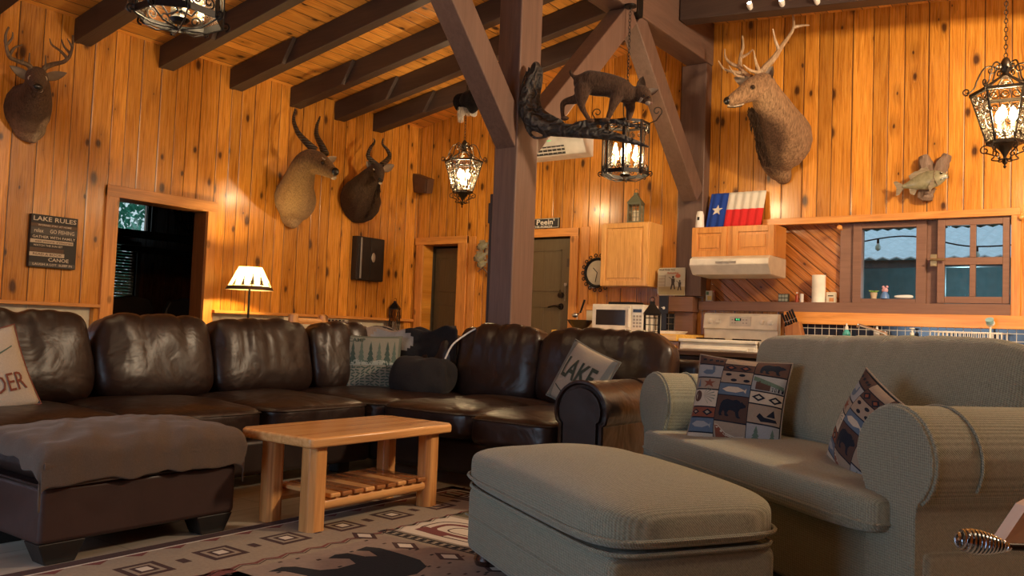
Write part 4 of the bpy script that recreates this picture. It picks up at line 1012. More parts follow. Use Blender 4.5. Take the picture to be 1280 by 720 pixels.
# rug
m_rug = cloth('rug_ground', (.22, .175, .125), (.33, .27, .20), 90); m_rb = cloth('rug_dark', (.045, .022, .018), (.07, .035, .028), 120); m_rm = cloth('rug_maroon', (.13, .035, .03), (.19, .06, .05), 120)
m_rbk = cloth('rug_black', (.010, .009, .009), (.020, .017, .016), 120); m_ro = cloth('rug_olive', (.10, .085, .045), (.15, .125, .07), 120); m_rp = cloth('rug_pink', (.20, .15, .12), (.29, .22, .175), 60); m_rl = cloth('rug_ivory', (.52, .46, .38), (.60, .54, .45), 120)
mb = MB(); rx0, rx1, ry0, ry1 = -3.40, -.35, .95, 4.12
mb.box(rx0, rx1, ry0, ry1, .001, .010)
def rp(P, m, k=1): mb.prism(P, (0, 0, .0102), (1,0,0), (0,1,0), (0, 0, .0006*k), m)
def rr(a, b, c, d, m, k=1): rp([(a, c), (b, c), (b, d), (a, d)], m, k)
rr(rx0, rx0+.065, ry0, ry1, 1); rr(rx0+.065, rx0+.078, ry0, ry1, 6); rr(rx0, rx1, ry1-.065, ry1, 1); rr(rx0+.065, rx1, ry1-.078, ry1-.065, 6)
for k in range(18):
    y = ry0+.10+k*.176; rp([(rx0+.078, y), (rx0+.078, y+.11), (rx0+.12, y+.055)], 2)
for k in range(9):
    y = 1.20+k*.345; x = rx0+.30
    rr(x-.085, x+.085, y-.085, y+.085, 1); rr(x-.060, x+.060, y-.060, y+.060, 0, 2); rr(x-.042, x+.042, y-.042, y+.042, 1, 3); rr(x-.025, x+.025, y-.025, y+.025, 6, 4)
    rr(x-.03, x+.03, y+.15, y+.19, 1)
for k in range(26):                                      # stepped maroon zigzag
    y = 1.0+k*.118; x = rx0+.50
    rp([(x-.0, y), (x+.012, y), (x+.042, y+.059), (x+.012, y+.118), (x, y+.118), (x+.022, y+.059)], 2)
    rp([(x+.02, y), (x+.026, y), (x+.056, y+.059), (x+.026, y+.118), (x+.02, y+.118), (x+.05, y+.059)], 1)
rr(rx0+.58, -1.2, 1.65, 2.93, 5)
rr(rx0+.60, -1.4, .98, 1.60, 1); rr(rx0+.52, rx0+.95, 1.72, 2.12, 2, 1)
q = random.Random(2)
for k in range(240): x, y = q.uniform(rx0+.56, -1.4), q.uniform(1.0, 2.9); rr(x, x+.012, y, y+.02, (1, 3)[k % 2], 1.5)
rp([( -2.50+b*.34, 2.44-a*.34) for a, b in BEAR], 3, 2.5)
for y in (2.965, 3.02): rr(rx0+.50, -1.2, y, y+.008, 3, 2)
for k in range(34): x = rx0+.50+k*.05; rr(x, x+.026, 2.98, 3.012, 3, 2)
for k, x in enumerate((-2.88, -2.62, -2.36, -2.1)): rp([(x-.085, 2.86), (x, 2.80), (x+.085, 2.86), (x, 2.92)], 1, 2.2); rp([(x-.05, 2.86), (x, 2.825), (x+.05, 2.86), (x, 2.895)], 6, 3)
rr(rx0+.52, -2.0, 3.05, 3.46, 6, 1)
def ring2(cx, cy, a, b, w_, m, k):
    n = 28; O = [(cx+a*math.copysign(abs(math.cos(t))**.6, math.cos(t)), cy+b*math.copysign(abs(math.sin(t))**.6, math.sin(t))) for t in [2*math.pi*i/n for i in range(n)]]
    I = [(cx+(x-cx)*(1-w_/a), cy+(y-cy)*(1-w_/b)) for x, y in O]
    for i in range(n): j = (i+1) % n; rp([O[i], O[j], I[j], I[i]], m, k)
ring2(-2.55, 3.25, .27, .15, .010, 1, 2); ring2(-2.55, 3.25, .22, .11, .030, 2, 2.4); ring2(-2.55, 3.25, .13, .06, .008, 1, 2)
rp([(-2.80, 3.12), (-2.62, 3.10), (-2.60, 3.17), (-2.80, 3.2)], 2, 2.6); rp([(-2.50, 3.32), (-2.30, 3.30), (-2.28, 3.38), (-2.48, 3.40)], 2, 2.6)
rr(rx0+.52, -2.0, 3.50, 3.78, 4, 1); rp([(-2.72, 3.64), (-2.62, 3.56), (-2.52, 3.64), (-2.62, 3.72)], 6, 2)
for k in range(5): rr(rx0+.12, -2.2, 3.84+k*.055, 3.84+k*.055+.025, (1, 3, 2)[k % 3], 1)
tag(mb.build('area_rug', [m_rug, m_rb, m_rm, m_rbk, m_ro, m_rp, m_rl], smooth=False), 'patterned lodge rug with black bear and square borders under the coffee table', 'rug')

UNIT[0] = False
# ================================================================== lights that hang or stand
m_bulb = glow('bulb_glow', (1.0, .74, .42), 540); m_bulb2 = glow('bulb_glow_dim', (1.0, .74, .42), 150)
m_lglass = pane('lantern_glass', (1.0, .96, .88), .12, .08, .15); m_ivory = flat('candle_sleeve', (.75, .66, .48), .6)
m_wire = flat('worn_iron', (.055, .045, .034), .35, metal=.85, bump=.3)
def scroll(c, ux, uy, r, turns=1.25, a0=0, sg=1, n=18, r1=.25):
    c, ux, uy = Vector(c), Vector(ux), Vector(uy)
    return [c+(ux*math.cos(R(a0)+sg*2*math.pi*turns*i/n)+uy*math.sin(R(a0)+sg*2*math.pi*turns*i/n))*r*(1-(1-r1)*i/n) for i in range(n+1)]
def chain(top, bot, lk=.034, w_=.010, th_=.0028):
    mb = MB(); top, bot = Vector(top), Vector(bot); L_ = (top-bot).length; n = max(2, int(L_/(lk*.8)))
    for i in range(n):
        c = top.lerp(bot, (i+.5)/n); a = (1,0,0) if i % 2 else (0,1,0); ax = Vector(a); s_ = Vector((0,1,0)) if i % 2 else Vector((1,0,0))
        mb.tube([c+s_*w_*math.cos(t)+Vector((0,0,1))*lk*.5*math.sin(t) for t in [2*math.pi*k/8 for k in range(9)]], th_, 4, up=a, cap=False)
    return mb
def drum_lantern(c, ztop, label, bulb=m_bulb):
    """eight-sided drum of flat bars with scrolls, candle cluster inside; c = centre of the bottom"""
    c = Vector(c); rt = root('drum_lantern', c, label, 'pendant lamp', 'black iron drum lanterns'); r = .185; h = .47; N = 8
    mb = MB(); V = lambda k, rr_, z: c+Vector((rr_*math.cos(R(22.5+45*k)), rr_*math.sin(R(22.5+45*k)), z))
    for k in range(N): mb.bar(V(k, r, .045), V(k+1, r, .045), .008, .030)
    mb.build('bottom_ring', m_iron, rt); mb = MB()
    for k in range(N): mb.bar(V(k, r, h-.03), V(k+1, r, h-.03), .008, .022)
    for k in range(N): mb.bar(V(k, .02, h-.03), V(k, r, h-.03), .007, .014)
    mb.build('top_ring', m_iron, rt)
    mb = MB()
    for k in range(N): mb.bar(V(k, r, .03), V(k, r, h-.02), .022, .007, up=V(k, 1, 0)-V(k, 0, 0)); mb.tube([V(k, r+.006, .03), V(k, r*.62, -.005), V(k, .01, -.01)], .004, 5)
    mb.build('upright_bar', m_iron, rt)
    mb = MB()
    for k in range(N):
        m_ = V(k+.5, r*math.cos(R(22.5)), 0); t = (V(k+1, r, 0)-V(k, r, 0)).normalized(); z = Vector((0,0,1))
        for s_ in (-1, 1): mb.tube(scroll(m_+t*s_*.030+z*.085, t*s_, z, .028, 1.3, a0=-90), .0042, 5)
        for s_ in (-1, 1): mb.tube(scroll(m_+t*s_*.030+z*(h-.075), t*s_, -z, .026, 1.3, a0=-90), .0040, 5)
        o_ = (V(k, 1, 0)-V(k, 0, 0)).normalized()
        if k % 2 == 0: mb.tube([V(k, r, .45), V(k, r+.05, .47), V(k, r+.085, .52)]+scroll(V(k, r+.055, .545), o_, z, .040, 1.1, a0=-30), .0045, 5)
        mb.tube(scroll(V(k, r+.012, .045), o_, z, .022, 1.2, a0=-90), .005, 5)
    mb.build('scrollwork', m_iron, rt)
    mb = MB()
    for k in range(N): a, b = V(k, r-.008, .06), V(k+1, r-.008, .06); z = Vector((0,0,h-.11)); mb.add([a, b, b+z, a+z], [(0,1,2,3)])
    mb.build('glass_pane', m_lglass, rt, smooth=False)
    mb = MB(); mb.tube([V(0, 0, .03), V(0, 0, ztop-c.z if ztop-c.z < .75 else .72)], .007, 6); mb.lathe([(.03, .02), (.045, .035), (.012, .06)], c, 12)
    for k in range(4): a = R(45+90*k); mb.tube([c+Vector((0,0,.08)), c+Vector((.05*math.cos(a), .05*math.sin(a), .055)), c+Vector((.085*math.cos(a), .085*math.sin(a), .10))], .005, 5)
    mb.build('candle_arm', m_iron, rt)
    for k in range(4):
        a = R(45+90*k); p = c+Vector((.085*math.cos(a), .085*math.sin(a), .10))
        cs = MB().lathe([(.020, 0), (.022, .006), (.0115, .008), (.0115, .10)], p, 12).build('candle', m_ivory, rt)
        MB().lathe([(.008, .10), (.017, .125), (.015, .145), (.004, .185), (.0, .19)], p, 10).build('bulb', bulb, cs)
    ch = chain((c.x, c.y, ztop), c+Vector((0,0,.72))); ch.build('chain', m_iron, rt)
    MB().lathe([(.0, .0), (.05, .005), (.05, .02), (.0, .03)], (c.x, c.y, ztop-.02), 14).build('ceiling_hook', m_iron, rt)
    return rt
cl_ = at(781, 224, d=6.75)
drum_lantern(cl_, 3.66, 'lit black iron drum lantern hanging from the ridge beam behind the driftwood branch')
cl2 = at(224, 34, d=3.75)
drum_lantern((cl2.x, cl2.y, cl2.z), 3.95, 'black iron drum lantern cut off by the top edge of the photo, above the doorway')

def filigree_lantern(c, ztop, label, s=1.0, rot=0, bulb=m_bulb):
    """six-sided tapered lantern of filigree panels; c = tip of the bottom finial"""
    c = Vector(c); rt = root('filigree_lantern', c, label, 'pendant lamp', 'tapered filigree lanterns'); N = 6; z = Vector((0,0,1))
    V = lambda k, rr_, zz: c+Vector((s*rr_*math.cos(R(rot+60*k)), s*rr_*math.sin(R(rot+60*k)), s*zz))
    zb, zt, rb_, rt_ = .155, .455, .095, .185
    mb = MB()
    for k in range(N):
        mb.bar(V(k, rb_, zb), V(k+1, rb_, zb), .014*s, .020*s); mb.bar(V(k, rt_, zt), V(k+1, rt_, zt), .016*s, .018*s); mb.bar(V(k, rb_, zb), V(k, rt_, zt), .010*s, .010*s)
        mb.bar(V(k, rt_, zt), V(k, .03, zt+.10), .010*s, .008*s)
    mb.build('lantern_frame', m_wire, rt)
    pm = MB(); gl = MB()
    for k in range(N):
        a, b, c2, d = V(k, rb_, zb), V(k+1, rb_, zb), V(k+1, rt_, zt), V(k, rt_, zt); gl.add([a.lerp(c, .02)+z*0, b, c2, d], [(0,1,2,3)])
        rows = ((.14, 2, .36), (.38, 2, .34), (.62, 3, .30), (.86, 3, .30))
        for tt, nn, kk in rows:
            l, r_ = a.lerp(d, tt), b.lerp(c2, tt); w_ = (r_-l).length; t_ = (r_-l).normalized(); up = (d-a).normalized()
            for i in range(nn):
                q_ = l.lerp(r_, (i+.5)/nn); sg = 1 if (i+k) % 2 else -1; rad = min(w_/nn*.46, .042*s)
                pm.tube(scroll(q_, t_*sg, up, rad, 1.5, a0=200, n=12, r1=.2), .0034*s, 4)
                if i: pm.tube([l.lerp(r_, i/nn)-up*.03*s, l.lerp(r_, i/nn)+up*.03*s], .003*s, 4)
            pm.tube([l+up*.03*s, r_+up*.03*s], .0022*s, 4)
        a, b = V(k, rt_-.02, zt+.012), V(k+1, rt_-.02, zt+.012); q_ = ((a+b)/2).lerp(V(0, 0, zt+.09), .30); t_ = (b-a).normalized(); up = (V(0,0,zt+.1)-q_).normalized()
        pm.tube(scroll(q_, t_, up, .03*s, 1.4, n=10), .003*s, 4)
    pm.build('filigree_panel', m_wire, rt, smooth=True)
    gl.build('glass_pane', m_lglass, rt, smooth=False)
    mb = MB(); mb.lathe([(.0, .0), (.010, .012), (.004, .024), (.016, .036), (.007, .055), (.010, .075), (.022, .10), (.05, .135), (.095, .15)], (0,0,0), 16)
    mb.v = [c+v*s for v in mb.v]
    for k in range(N):
        o_ = (V(k, 1, 0)-c).normalized(); o_.z = 0
        mb.tube(scroll(V(k, .105, .118), o_, z, .028*s, 1.1, a0=100, sg=-1), .0042*s, 5)
        mb.tube(bez([V(k, .10, .10), V(k, .055, .080), V(k, .07, .058), V(k, .035, .05), V(k, .012, .062)], 4), .0042*s, 5)
    mb.build('bottom_finial', m_wire, rt)
    mb = MB(); mb.lathe([(.04, .55), (.032, .56), (.018, .575), (.030, .60), (.030, .635), (.016, .665), (.0, .675)], (0,0,0), 14); mb.v = [c+v*s for v in mb.v]
    for k in range(N):
        o_ = (V(k, 1, 0)-c).normalized(); o_.z = 0
        mb.tube(bez([V(k, .205, .462), V(k, .165, .50), V(k, .150, .545), V(k, .115, .615), V(k, .07, .625), V(k, .035, .60)], 5), .0050*s, 5)
        mb.tube(scroll(V(k, .075, .60), -o_, z, .026*s, 1.2, a0=90, sg=-1), .0045*s, 5); mb.tube(scroll(V(k, .205, .485), o_, z, .024*s, 1.1, a0=250, sg=1), .0045*s, 5)
    mb.build('top_scroll', m_wire, rt)
    mb = MB(); mb.tube([V(0, 0, .15), V(0, 0, .22)], .006, 6); 
    for k in range(3): a = R(120*k+20); mb.tube([V(0, 0, .2), c+Vector((.03*math.cos(a), .03*math.sin(a), .20*s)), c+Vector((.045*math.cos(a), .045*math.sin(a), .23*s))], .005, 5)
    mb.build('candle_arm', m_wire, rt)
    for k in range(3):
        a = R(120*k+20); p = c+Vector((.045*math.cos(a), .045*math.sin(a), .23*s)); cs = MB().lathe([(.012, 0), (.012, .06)], p, 10).build('candle', m_ivory, rt)
        MB().lathe([(.010, .06), (.024, .09), (.021, .115), (.005, .15), (.0, .155)], p, 10).build('bulb', bulb, cs)
    chain((c.x, c.y, ztop), c+Vector((0,0,.67*s))).build('chain', m_wire, rt)
    MB().lathe([(.0, .0), (.045, .005), (.045, .02), (.0, .03)], (c.x, c.y, ztop-.022), 14).build('ceiling_hook', m_wire, rt)
    return rt
f1 = at(577.5, 260, d=8.25)
filigree_lantern(f1, 3.26+.166*(f1.x+7.1), 'lit tapered filigree lantern hanging in front of the back wall, left of the post', 1.0, 30)
f2 = at(1256, 211, d=5.25)
filigree_lantern(f2, roofR(f2.x), 'large lit filigree lantern hanging at the right edge of the photo', 1.05, 5)

# spotlights under the right-hand rafter
for i, (x, y_, lab) in enumerate(((937, 6, 'small white spotlight on the top rafter, leftmost of three'), (977, 2, 'small white spotlight on the top rafter, middle of three'), (1021, -1, 'small white spotlight on the top rafter, rightmost of three'))):
    p = at(x, y_, y=6.85); rt = root('spotlight', p, lab, 'spotlight', 'spotlights on the rafter')
    MB().lathe([(.020, .02), (.026, .0), (.022, -.035), (.014, -.05)], p, 12, axis=(.1, -1, .6)).build('housing', m_whitep, rt)
    MB().lathe([(.0, .022), (.017, .020), (.017, .016)], p, 10, axis=(.1, -1, .6)).build('bulb', glow('spot_glow', (1, .9, .75), 60), rt)
    MB().tube([p+Vector((0, .02, .02)), p+Vector((0, .04, .06))], .006, 5).build('bracket', m_whitep, rt)

# floor lamp with a fir-tree shade
lp = root('floor_lamp', (-6.7, 5.0, FLOOR), 'floor lamp with a glowing cream shade cut with fir trees, beside the doorway', 'lamp')
lc_ = Vector((-6.7, 4.99, 0)); z0, z1 = 1.285, 1.50
m_shade = NT('lamp_shade_paper'); m_shade.set(col=(.85, .72, .42), rough=.8)
ts = m_shade.n('BsdfTranslucent'); ts.inputs[0].default_value = (.95, .80, .42, 1); mx = m_shade.n('MixShader'); mx.inputs[0].default_value = .7
m_shade.l(m_shade.b.outputs[0], mx.inputs[1]); m_shade.l(ts.outputs[0], mx.inputs[2]); m_shade.l(mx.outputs[0], [n for n in m_shade.t.nodes if n.type == 'OUTPUT_MATERIAL'][0].inputs[0])
m_rust = flat('rusty_tin', (.07, .035, .018), .7)
mb = MB(); mb.lathe([(.215, z0), (.105, z1)], lc_, 40, cap=False); shd = mb.build('lamp_shade', m_shade.m, lp)
mb = MB(); mb.torus(lc_+Vector((0,0,z0)), .216, .004, n=40); mb.torus(lc_+Vector((0,0,z1)), .106, .003, n=30)
mb.lathe([(.219, z0-.004), (.2065, z0+.032)], lc_, 40, cap=False)
for k in range(13):
    a0 = k*2*math.pi/13; hgt_ = .13 if k % 3 else .17
    def onsh(a, b):
        zz = z0+.02+(b+1)/2*hgt_; rr_ = .215-.110*(zz-z0)/(z1-z0)+.0035; an = a0+a*.21; return lc_+Vector((rr_*math.cos(an), rr_*math.sin(an), zz))
    vs, fs = poly_grid(TREE if k % 3 else [(x*1.3+.4*y, y) for x, y in TREE], .3); mb.add([onsh(a, b) for a, b in vs], fs)
mb.build('tree_cutout', m_rust, shd, smooth=False)
mb = MB(); mb.tube([lc_+Vector((0,0,.22)), lc_+Vector((0,0,1.36))], .011, 10); mb.build('pole', m_iron, lp)
MB().lathe([(.14, .2), (.14, .215), (.05, .23), (.012, .25)], lc_, 24).build('base', m_iron, lp)
MB().ball(lc_+Vector((0,0,1.40)), .033, 10, 8).build('bulb', glow('lamp_bulb', (1, .70, .28), 1000), lp)
# ================================================================== mounted animals
m_eye = flat('glass_eye', (.012, .007, .004), .05, coat=1.0, bump=0); m_nose = flat('wet_nose', (.010, .009, .009), .3, bump=.3)
m_horn = NT('dark_horn'); _w = m_horn.n('TexWave', bands_direction='Z'); _w.inputs['Scale'].default_value = 11; _w.inputs['Distortion'].default_value = .6; m_horn.l(m_horn.obj(), _w.inputs[0])
m_horn.set(col=m_horn.mix(_w.outputs[1], (.022, .015, .010), (.075, .052, .034)), rough=.45, nrm=m_horn.bump(_w.outputs[1], .8, .012)); m_horn = m_horn.m
m_antler = wood('bone_antler', ((.22, .13, .07), (.42, .28, .16), (.62, .47, .31)), 'z', rough=.45, coat=.05, knots=.0)
m_antler_d = wood('dark_antler', ((.06, .035, .02), (.13, .08, .045), (.25, .17, .10)), 'z', rough=.5, coat=0, knots=0)
def skin(name, strokes, mat, parent, voxel=.012, local=False):
    """one continuous body grown from tapering strokes: [(points, radii[, flat])]"""
    mb = MB()
    for st in strokes:
        pts, rs = st[0], st[1]; fl = st[2] if len(st) > 2 else 1.0
        P = bez(pts, 6) if len(pts) > 2 else [Vector(p) for p in pts]; Rr = lerps(list(rs), 6) if len(pts) > 2 else list(rs)
        if not isinstance(Rr[0], (tuple, list)): Rr = [(a, a*fl) for a in Rr]
        mb.tube(P, Rr, 14)
        for e, q in ((0, Rr[0]), (-1, Rr[-1])): mb.ball(P[e], min(q)*.98, 12, 8)
    return mb.build(name, mat, parent, remesh=voxel, local=local)
def ear(name, base, tip, wdt, face, mat, mat2, parent):
    base, tip, face = Vector(base), Vector(tip), Vector(face).normalized(); ax = tip-base; L_ = ax.length; ax.normalize(); sd = ax.cross(face).normalized(); fc = sd.cross(ax).normalized()
    mb = MB(); n = 8; m_ = 6; vs = []
    for i in range(n+1):
        t = i/n; w_ = wdt*math.sin(math.pi*min(1, .18+t*.82))**.8*(1-.25*t)
        for j in range(m_+1):
            s_ = -1+2*j/m_; vs.append(base+ax*L_*t+sd*s_*w_-fc*(1-s_*s_)*w_*.55)
    fs = [(i*(m_+1)+j, (i+1)*(m_+1)+j, (i+1)*(m_+1)+j+1, i*(m_+1)+j+1) for i in range(n) for j in range(m_)]
    mb.add(vs, fs, 0); mb.add([v-fc*.006 for v in vs], [f[::-1] for f in fs], 1)
    return mb.build(name, [mat2, mat], parent, auto=180)
def antler(name, beams, mat, parent):
    mb = MB()
    for pts, r0, r1 in beams:
        P = bez(pts, 5); n = len(P); mb.tube(P, [1.25*(r0+(r1-r0)*(i/(n-1))**.8) for i in range(n)], 8, rough=.05)
    return mb.build(name, mat, parent)
def W3(f): return lambda *a: [f(*p) for p in a]
A_ = atA; B_ = atB
# --- whitetail, far left
m_wt = fur('whitetail_coat', [(.0, (.30, .20, .12)), (.25, (.10, .06, .035)), (.55, (.085, .048, .026)), (.8, (.11, .06, .032)), (1, (.06, .035, .022))], -.24, .31, streak=90, patch=[((.12, .16, .02), (.16, .10, .16), (.42, .34, .25)), ((.3, .03, -.18), (.4, .07, .12), (.30, .23, .15))])
m_wtw = fur('whitetail_white', [(0, (.50, .42, .32)), (1, (.55, .48, .38))], 0, 1, streak=90)
r_ = root('deer_mount', A_(40, 140, 0), 'whitetail deer head mount with dark branching antlers, at the far left of the wall', 'deer mount')
skin('neck_and_head', [
    ([A_(33, 138, .02), A_(38, 134, .12), A_(43, 124, .26), A_(46, 112, .36), A_(47, 103, .42)], [(.17, .22), (.155, .20), (.125, .15), (.098, .11), (.084, .084)]),
    ([A_(36, 158, .02), A_(40, 172, .05)], [.13, .05]),
    ([A_(46, 96, .38), A_(46.5, 99, .48), A_(47, 104, .60), A_(47.5, 110, .72)], [.080, .072, .052, .036])], m_wt, r_, .011)
MB().ball(A_(49.5, 121, .375), (.050, .050, .080), 16, 10, rot=Matrix.Rotation(R(20), 3, 'Y')).build('white_throat_patch', m_wtw, r_); MB().ball(A_(48, 112.5, .70), (.034, .030, .018)).build('white_chin', m_wtw, r_)
MB().ball(A_(47.5, 108.5, .755), (.022, .036, .024), 12, 8).build('nose', m_nose, r_)
for p, p2 in ((A_(39, 98, .545), A_(39, 98, .532)), (A_(55, 98.5, .545), A_(55, 98.5, .532))):
    MB().ball(p, .016, 12, 8).build('eye', m_eye, r_); MB().ball(p2, .024, 12, 8).build('eye_ring', m_wtw, r_)
m_earin = flat('ear_inner', (.26, .20, .15), .9)
ear('ear', A_(36, 97, .36), A_(12, 82, .36), .040, (1, -.4, .1), m_wt, m_earin, r_); ear('ear', A_(58, 97, .36), A_(84, 91, .38), .040, (1, -.4, .1), m_wt, m_earin, r_)
antler('antler', [([A_(42, 92, .40), A_(36, 82, .42), A_(24, 77, .44), A_(12, 71, .50), A_(8, 58, .54), A_(7, 44, .56), A_(11, 34, .56)], .019, .006), ([A_(11, 70, .50), A_(18, 60, .53), A_(28, 56, .54)], .012, .003), ([A_(8, 56, .54), A_(15, 48, .55), A_(16, 40, .56)], .010, .003), ([A_(27, 78, .44), A_(30, 72, .47)], .009, .003), ([A_(36, 83, .42), A_(37, 66, .44)], .009, .003), ([A_(9, 64, .52), A_(5, 50, .50)], .009, .003)], m_antler_d, r_)
antler('antler', [([A_(52, 92, .40), A_(57, 84, .42), A_(68, 80, .44), A_(80, 77, .50), A_(87, 70, .54), A_(91, 56, .56), A_(91, 44, .56)], .019, .006), ([A_(84, 73, .52), A_(76, 64, .53), A_(65, 56, .54), A_(62, 48, .55)], .012, .003), ([A_(87, 66, .54), A_(80, 58, .55), A_(77, 49, .56)], .010, .003), ([A_(57, 85, .42), A_(57, 69, .44)], .009, .003), ([A_(90, 58, .56), A_(84, 48, .56)], .009, .003)], m_antler_d, r_)
# --- long ridged horns (waterbuck-like)
m_wb = fur('grey_brown_coat', [(.0, (.36, .25, .14)), (.3, (.27, .175, .09)), (.62, (.20, .125, .06)), (.85, (.15, .085, .04)), (1, (.13, .075, .04))], -.24, .52, streak=110, patch=[((.72, .05, .34), (.26, .2, .12), (.12, .065, .035))])
r_ = root('antelope_mount', A_(372, 255, 0), 'large tan antelope head mount with long ridged horns, turned to the right', 'antelope mount')
skin('neck_and_head', [
    ([A_(368, 250, .02), A_(369, 246, .12), A_(371, 235, .28), A_(376, 219, .44), A_(381, 205, .56), A_(388, 198, .60)], [(.23, .25), (.215, .23), (.175, .18), (.142, .145), (.115, .12), (.10, .105)]),
    ([A_(364, 268, .02), A_(366, 278, .06)], [.14, .07]),
    ([A_(390, 202, .58), A_(397, 204, .68), A_(407, 210, .79), A_(415, 216, .88)], [.122, .115, .088, .060])], m_wb, r_, .014)
MB().ball(A_(419, 214.5, .925), (.030, .042, .040), 12, 8).build('nose', m_nose, r_)
mb = MB(); mb.ball(A_(417, 222, .89), (.030, .03, .022)); mb.tube([A_(400, 196, .76), A_(406, 200, .82)], .010, 6); mb.build('white_marking', m_wtw, r_)
MB().ball(A_(403.5, 203, .84), .022, 12, 8).build('eye', m_eye, r_)
ear('ear', A_(396, 201, .66), A_(389, 184, .62), .055, (.75, -.66, 0), m_wb, m_earin, r_); ear('ear', A_(408, 203, .66), A_(421, 196, .58), .045, (.9, -.4, 0), m_wb, m_earin, r_)
MB().tube(bez([A_(394, 188, .62), A_(383, 178, .56), A_(372, 165, .46), A_(367, 150, .36), A_(369, 136, .30)], 10), [.040-.032*(i/40)**1.2 for i in range(41)], 10).build('horn', m_horn, r_)
MB().tube(bez([A_(407, 193, .64), A_(402, 182, .58), A_(396, 170, .48), A_(396, 158, .40), A_(400, 146, .34)], 10), [.040-.032*(i/40)**1.2 for i in range(41)], 10).build('horn', m_horn, r_)
# --- dark antelope facing out (nyala-like)
m_ny = fur('dark_antelope_coat', [(.0, (.05, .032, .022)), (.5, (.07, .045, .028)), (.8, (.055, .032, .02)), (1, (.06, .04, .028))], -.12, .50, streak=90)
r_ = root('antelope_mount', A_(456, 262, 0), 'small dark shaggy antelope head mount with spiral upright horns, above the dartboard cabinet', 'antelope mount')
skin('neck_and_head', [
    ([A_(449, 252, .02), A_(450, 248, .12), A_(452, 240, .24), A_(459, 228, .36), A_(466, 218, .44), A_(470, 214, .46)], [(.25, .26), (.235, .24), (.185, .19), (.13, .15), (.095, .11), (.075, .085)]),
    ([A_(446, 266, .02), A_(447, 272, .05)], [.12, .06]),
    ([A_(471, 212, .46), A_(473, 216, .54), A_(474, 221, .62), A_(475, 225, .68)], [.078, .07, .052, .038])], m_ny, r_, .012)
mb = MB(); q = random.Random(1)
for k in range(60):
    t = q.random(); p = A_(456+18*t+q.uniform(-1, 1), 262-34*t, .20+.32*t); mb.tube([p, p+Vector((.015, q.uniform(-.01, .02), -.05)), p+Vector((.02, q.uniform(-.01, .03), -.11))], [.008, .006, .001], 4)
mb.build('throat_mane', m_ny, r_)
MB().ball(A_(475, 224, .70), (.022, .028, .022)).build('nose', m_nose, r_)
mb = MB(); mb.ball(A_(475.3, 229, .68), (.018, .024, .014)); mb.tube([A_(466.5, 211, .53), A_(470, 214, .56)], .006, 5); mb.tube([A_(480, 211, .53), A_(476, 214, .56)], .006, 5); mb.build('white_marking', m_wtw, r_)
for p in (A_(467.5, 214.5, .56), A_(479, 214.5, .56)): MB().ball(p, .014).build('eye', m_eye, r_)
ear('ear', A_(467, 212, .42), A_(458, 201, .36), .050, (.9, -.5, 0), m_ny, m_earin, r_); ear('ear', A_(480, 212, .42), A_(493, 206, .36), .050, (.9, -.5, 0), m_ny, m_earin, r_)
for pts in ([(471, 206, .46), (465, 201, .42), (460, 195, .38), (463, 185, .34), (468, 178, .30), (467, 173, .28)], [(477, 206, .46), (484, 200, .42), (487, 194, .38), (483, 186, .34), (478, 180, .30), (479, 173, .28)]):
    P = bez([A_(*p) for p in pts], 7); MB().tube(P, [.032-.026*(i/(len(P)-1))**1.3 for i in range(len(P))], 9).build('horn', m_horn, r_)
# --- elk
m_elk = fur('elk_coat', [(.0, (.20, .12, .065)), (.25, (.24, .15, .085)), (.6, (.26, .165, .095)), (.75, (.30, .19, .105)), (1, (.27, .165, .09))], -.22, .62, scale=.6, streak=75, patch=[((-.02, -.40, .16), (.22, .24, .27), (.075, .042, .026)), ((-.03, -.22, .0), (.15, .2, .2), (.10, .06, .036))])
r_ = root('elk_mount', B_(975, 200, 0), 'large bull elk head mount with pale many-pointed antlers, on the kitchen wall', 'elk mount')
skin('neck_and_head', [
    ([B_(983, 178, .02), B_(980, 172, .10), B_(974, 158, .24), B_(967, 140, .40), B_(960, 124, .52), B_(956, 112, .58)], [(.24, .31), (.235, .30), (.205, .25), (.165, .20), (.135, .155), (.115, .125)]),
    ([B_(972, 150, .30), B_(968, 175, .20), B_(972, 205, .06), B_(979, 220, .03)], [.13, .17, .14, .08]),
    ([B_(953, 108, .60), B_(941, 112, .68), B_(928, 119, .76), B_(914, 126, .84)], [.122, .108, .078, .052])], m_elk, r_, .013)
mb = MB()
for k in range(420):                                    # shaggy dark mane hanging from throat and neck front
    t = q.random(); u_ = q.random(); c0 = B_(936+16*t+u_*20, 134+62*t, .58-.36*t-.10*abs(u_-.5)); mb.tube([c0, c0+Vector((q.uniform(-.015, .01), -.012, -.04)), c0+Vector((q.uniform(-.02, .015), .01, -.10))], [.007, .006, .001], 4)
mb.build('neck_mane', fur('elk_mane', [(0, (.05, .03, .02)), (1, (.09, .055, .035))], 0, 1, streak=90), r_)
MB().ball(B_(909, 126, .87), (.034, .03, .034), 12, 8).build('nose', m_nose, r_)
mb = MB(); mb.tube([B_(910, 132, .86), B_(920, 132, .80), B_(930, 130, .76)], [.012, .014, .006], 6); mb.ball(B_(941, 108, .775), (.020, .010, .014)); mb.build('pale_marking', m_wtw, r_)
MB().ball(B_(941, 109, .785), .021, 12, 8).build('eye', m_eye, r_)
MB().tube([B_(909, 134, .875), B_(918, 134.5, .83), B_(928, 132.5, .80)], .004, 5).build('mouth', m_nose, r_)
ear('ear', B_(954, 104, .64), B_(966, 82, .62), .066, (-.3, -1, 0), m_elk, m_earin, r_); ear('ear', B_(936, 104, .66), B_(917, 97, .62), .05, (-.2, -1, 0), m_elk, m_earin, r_)
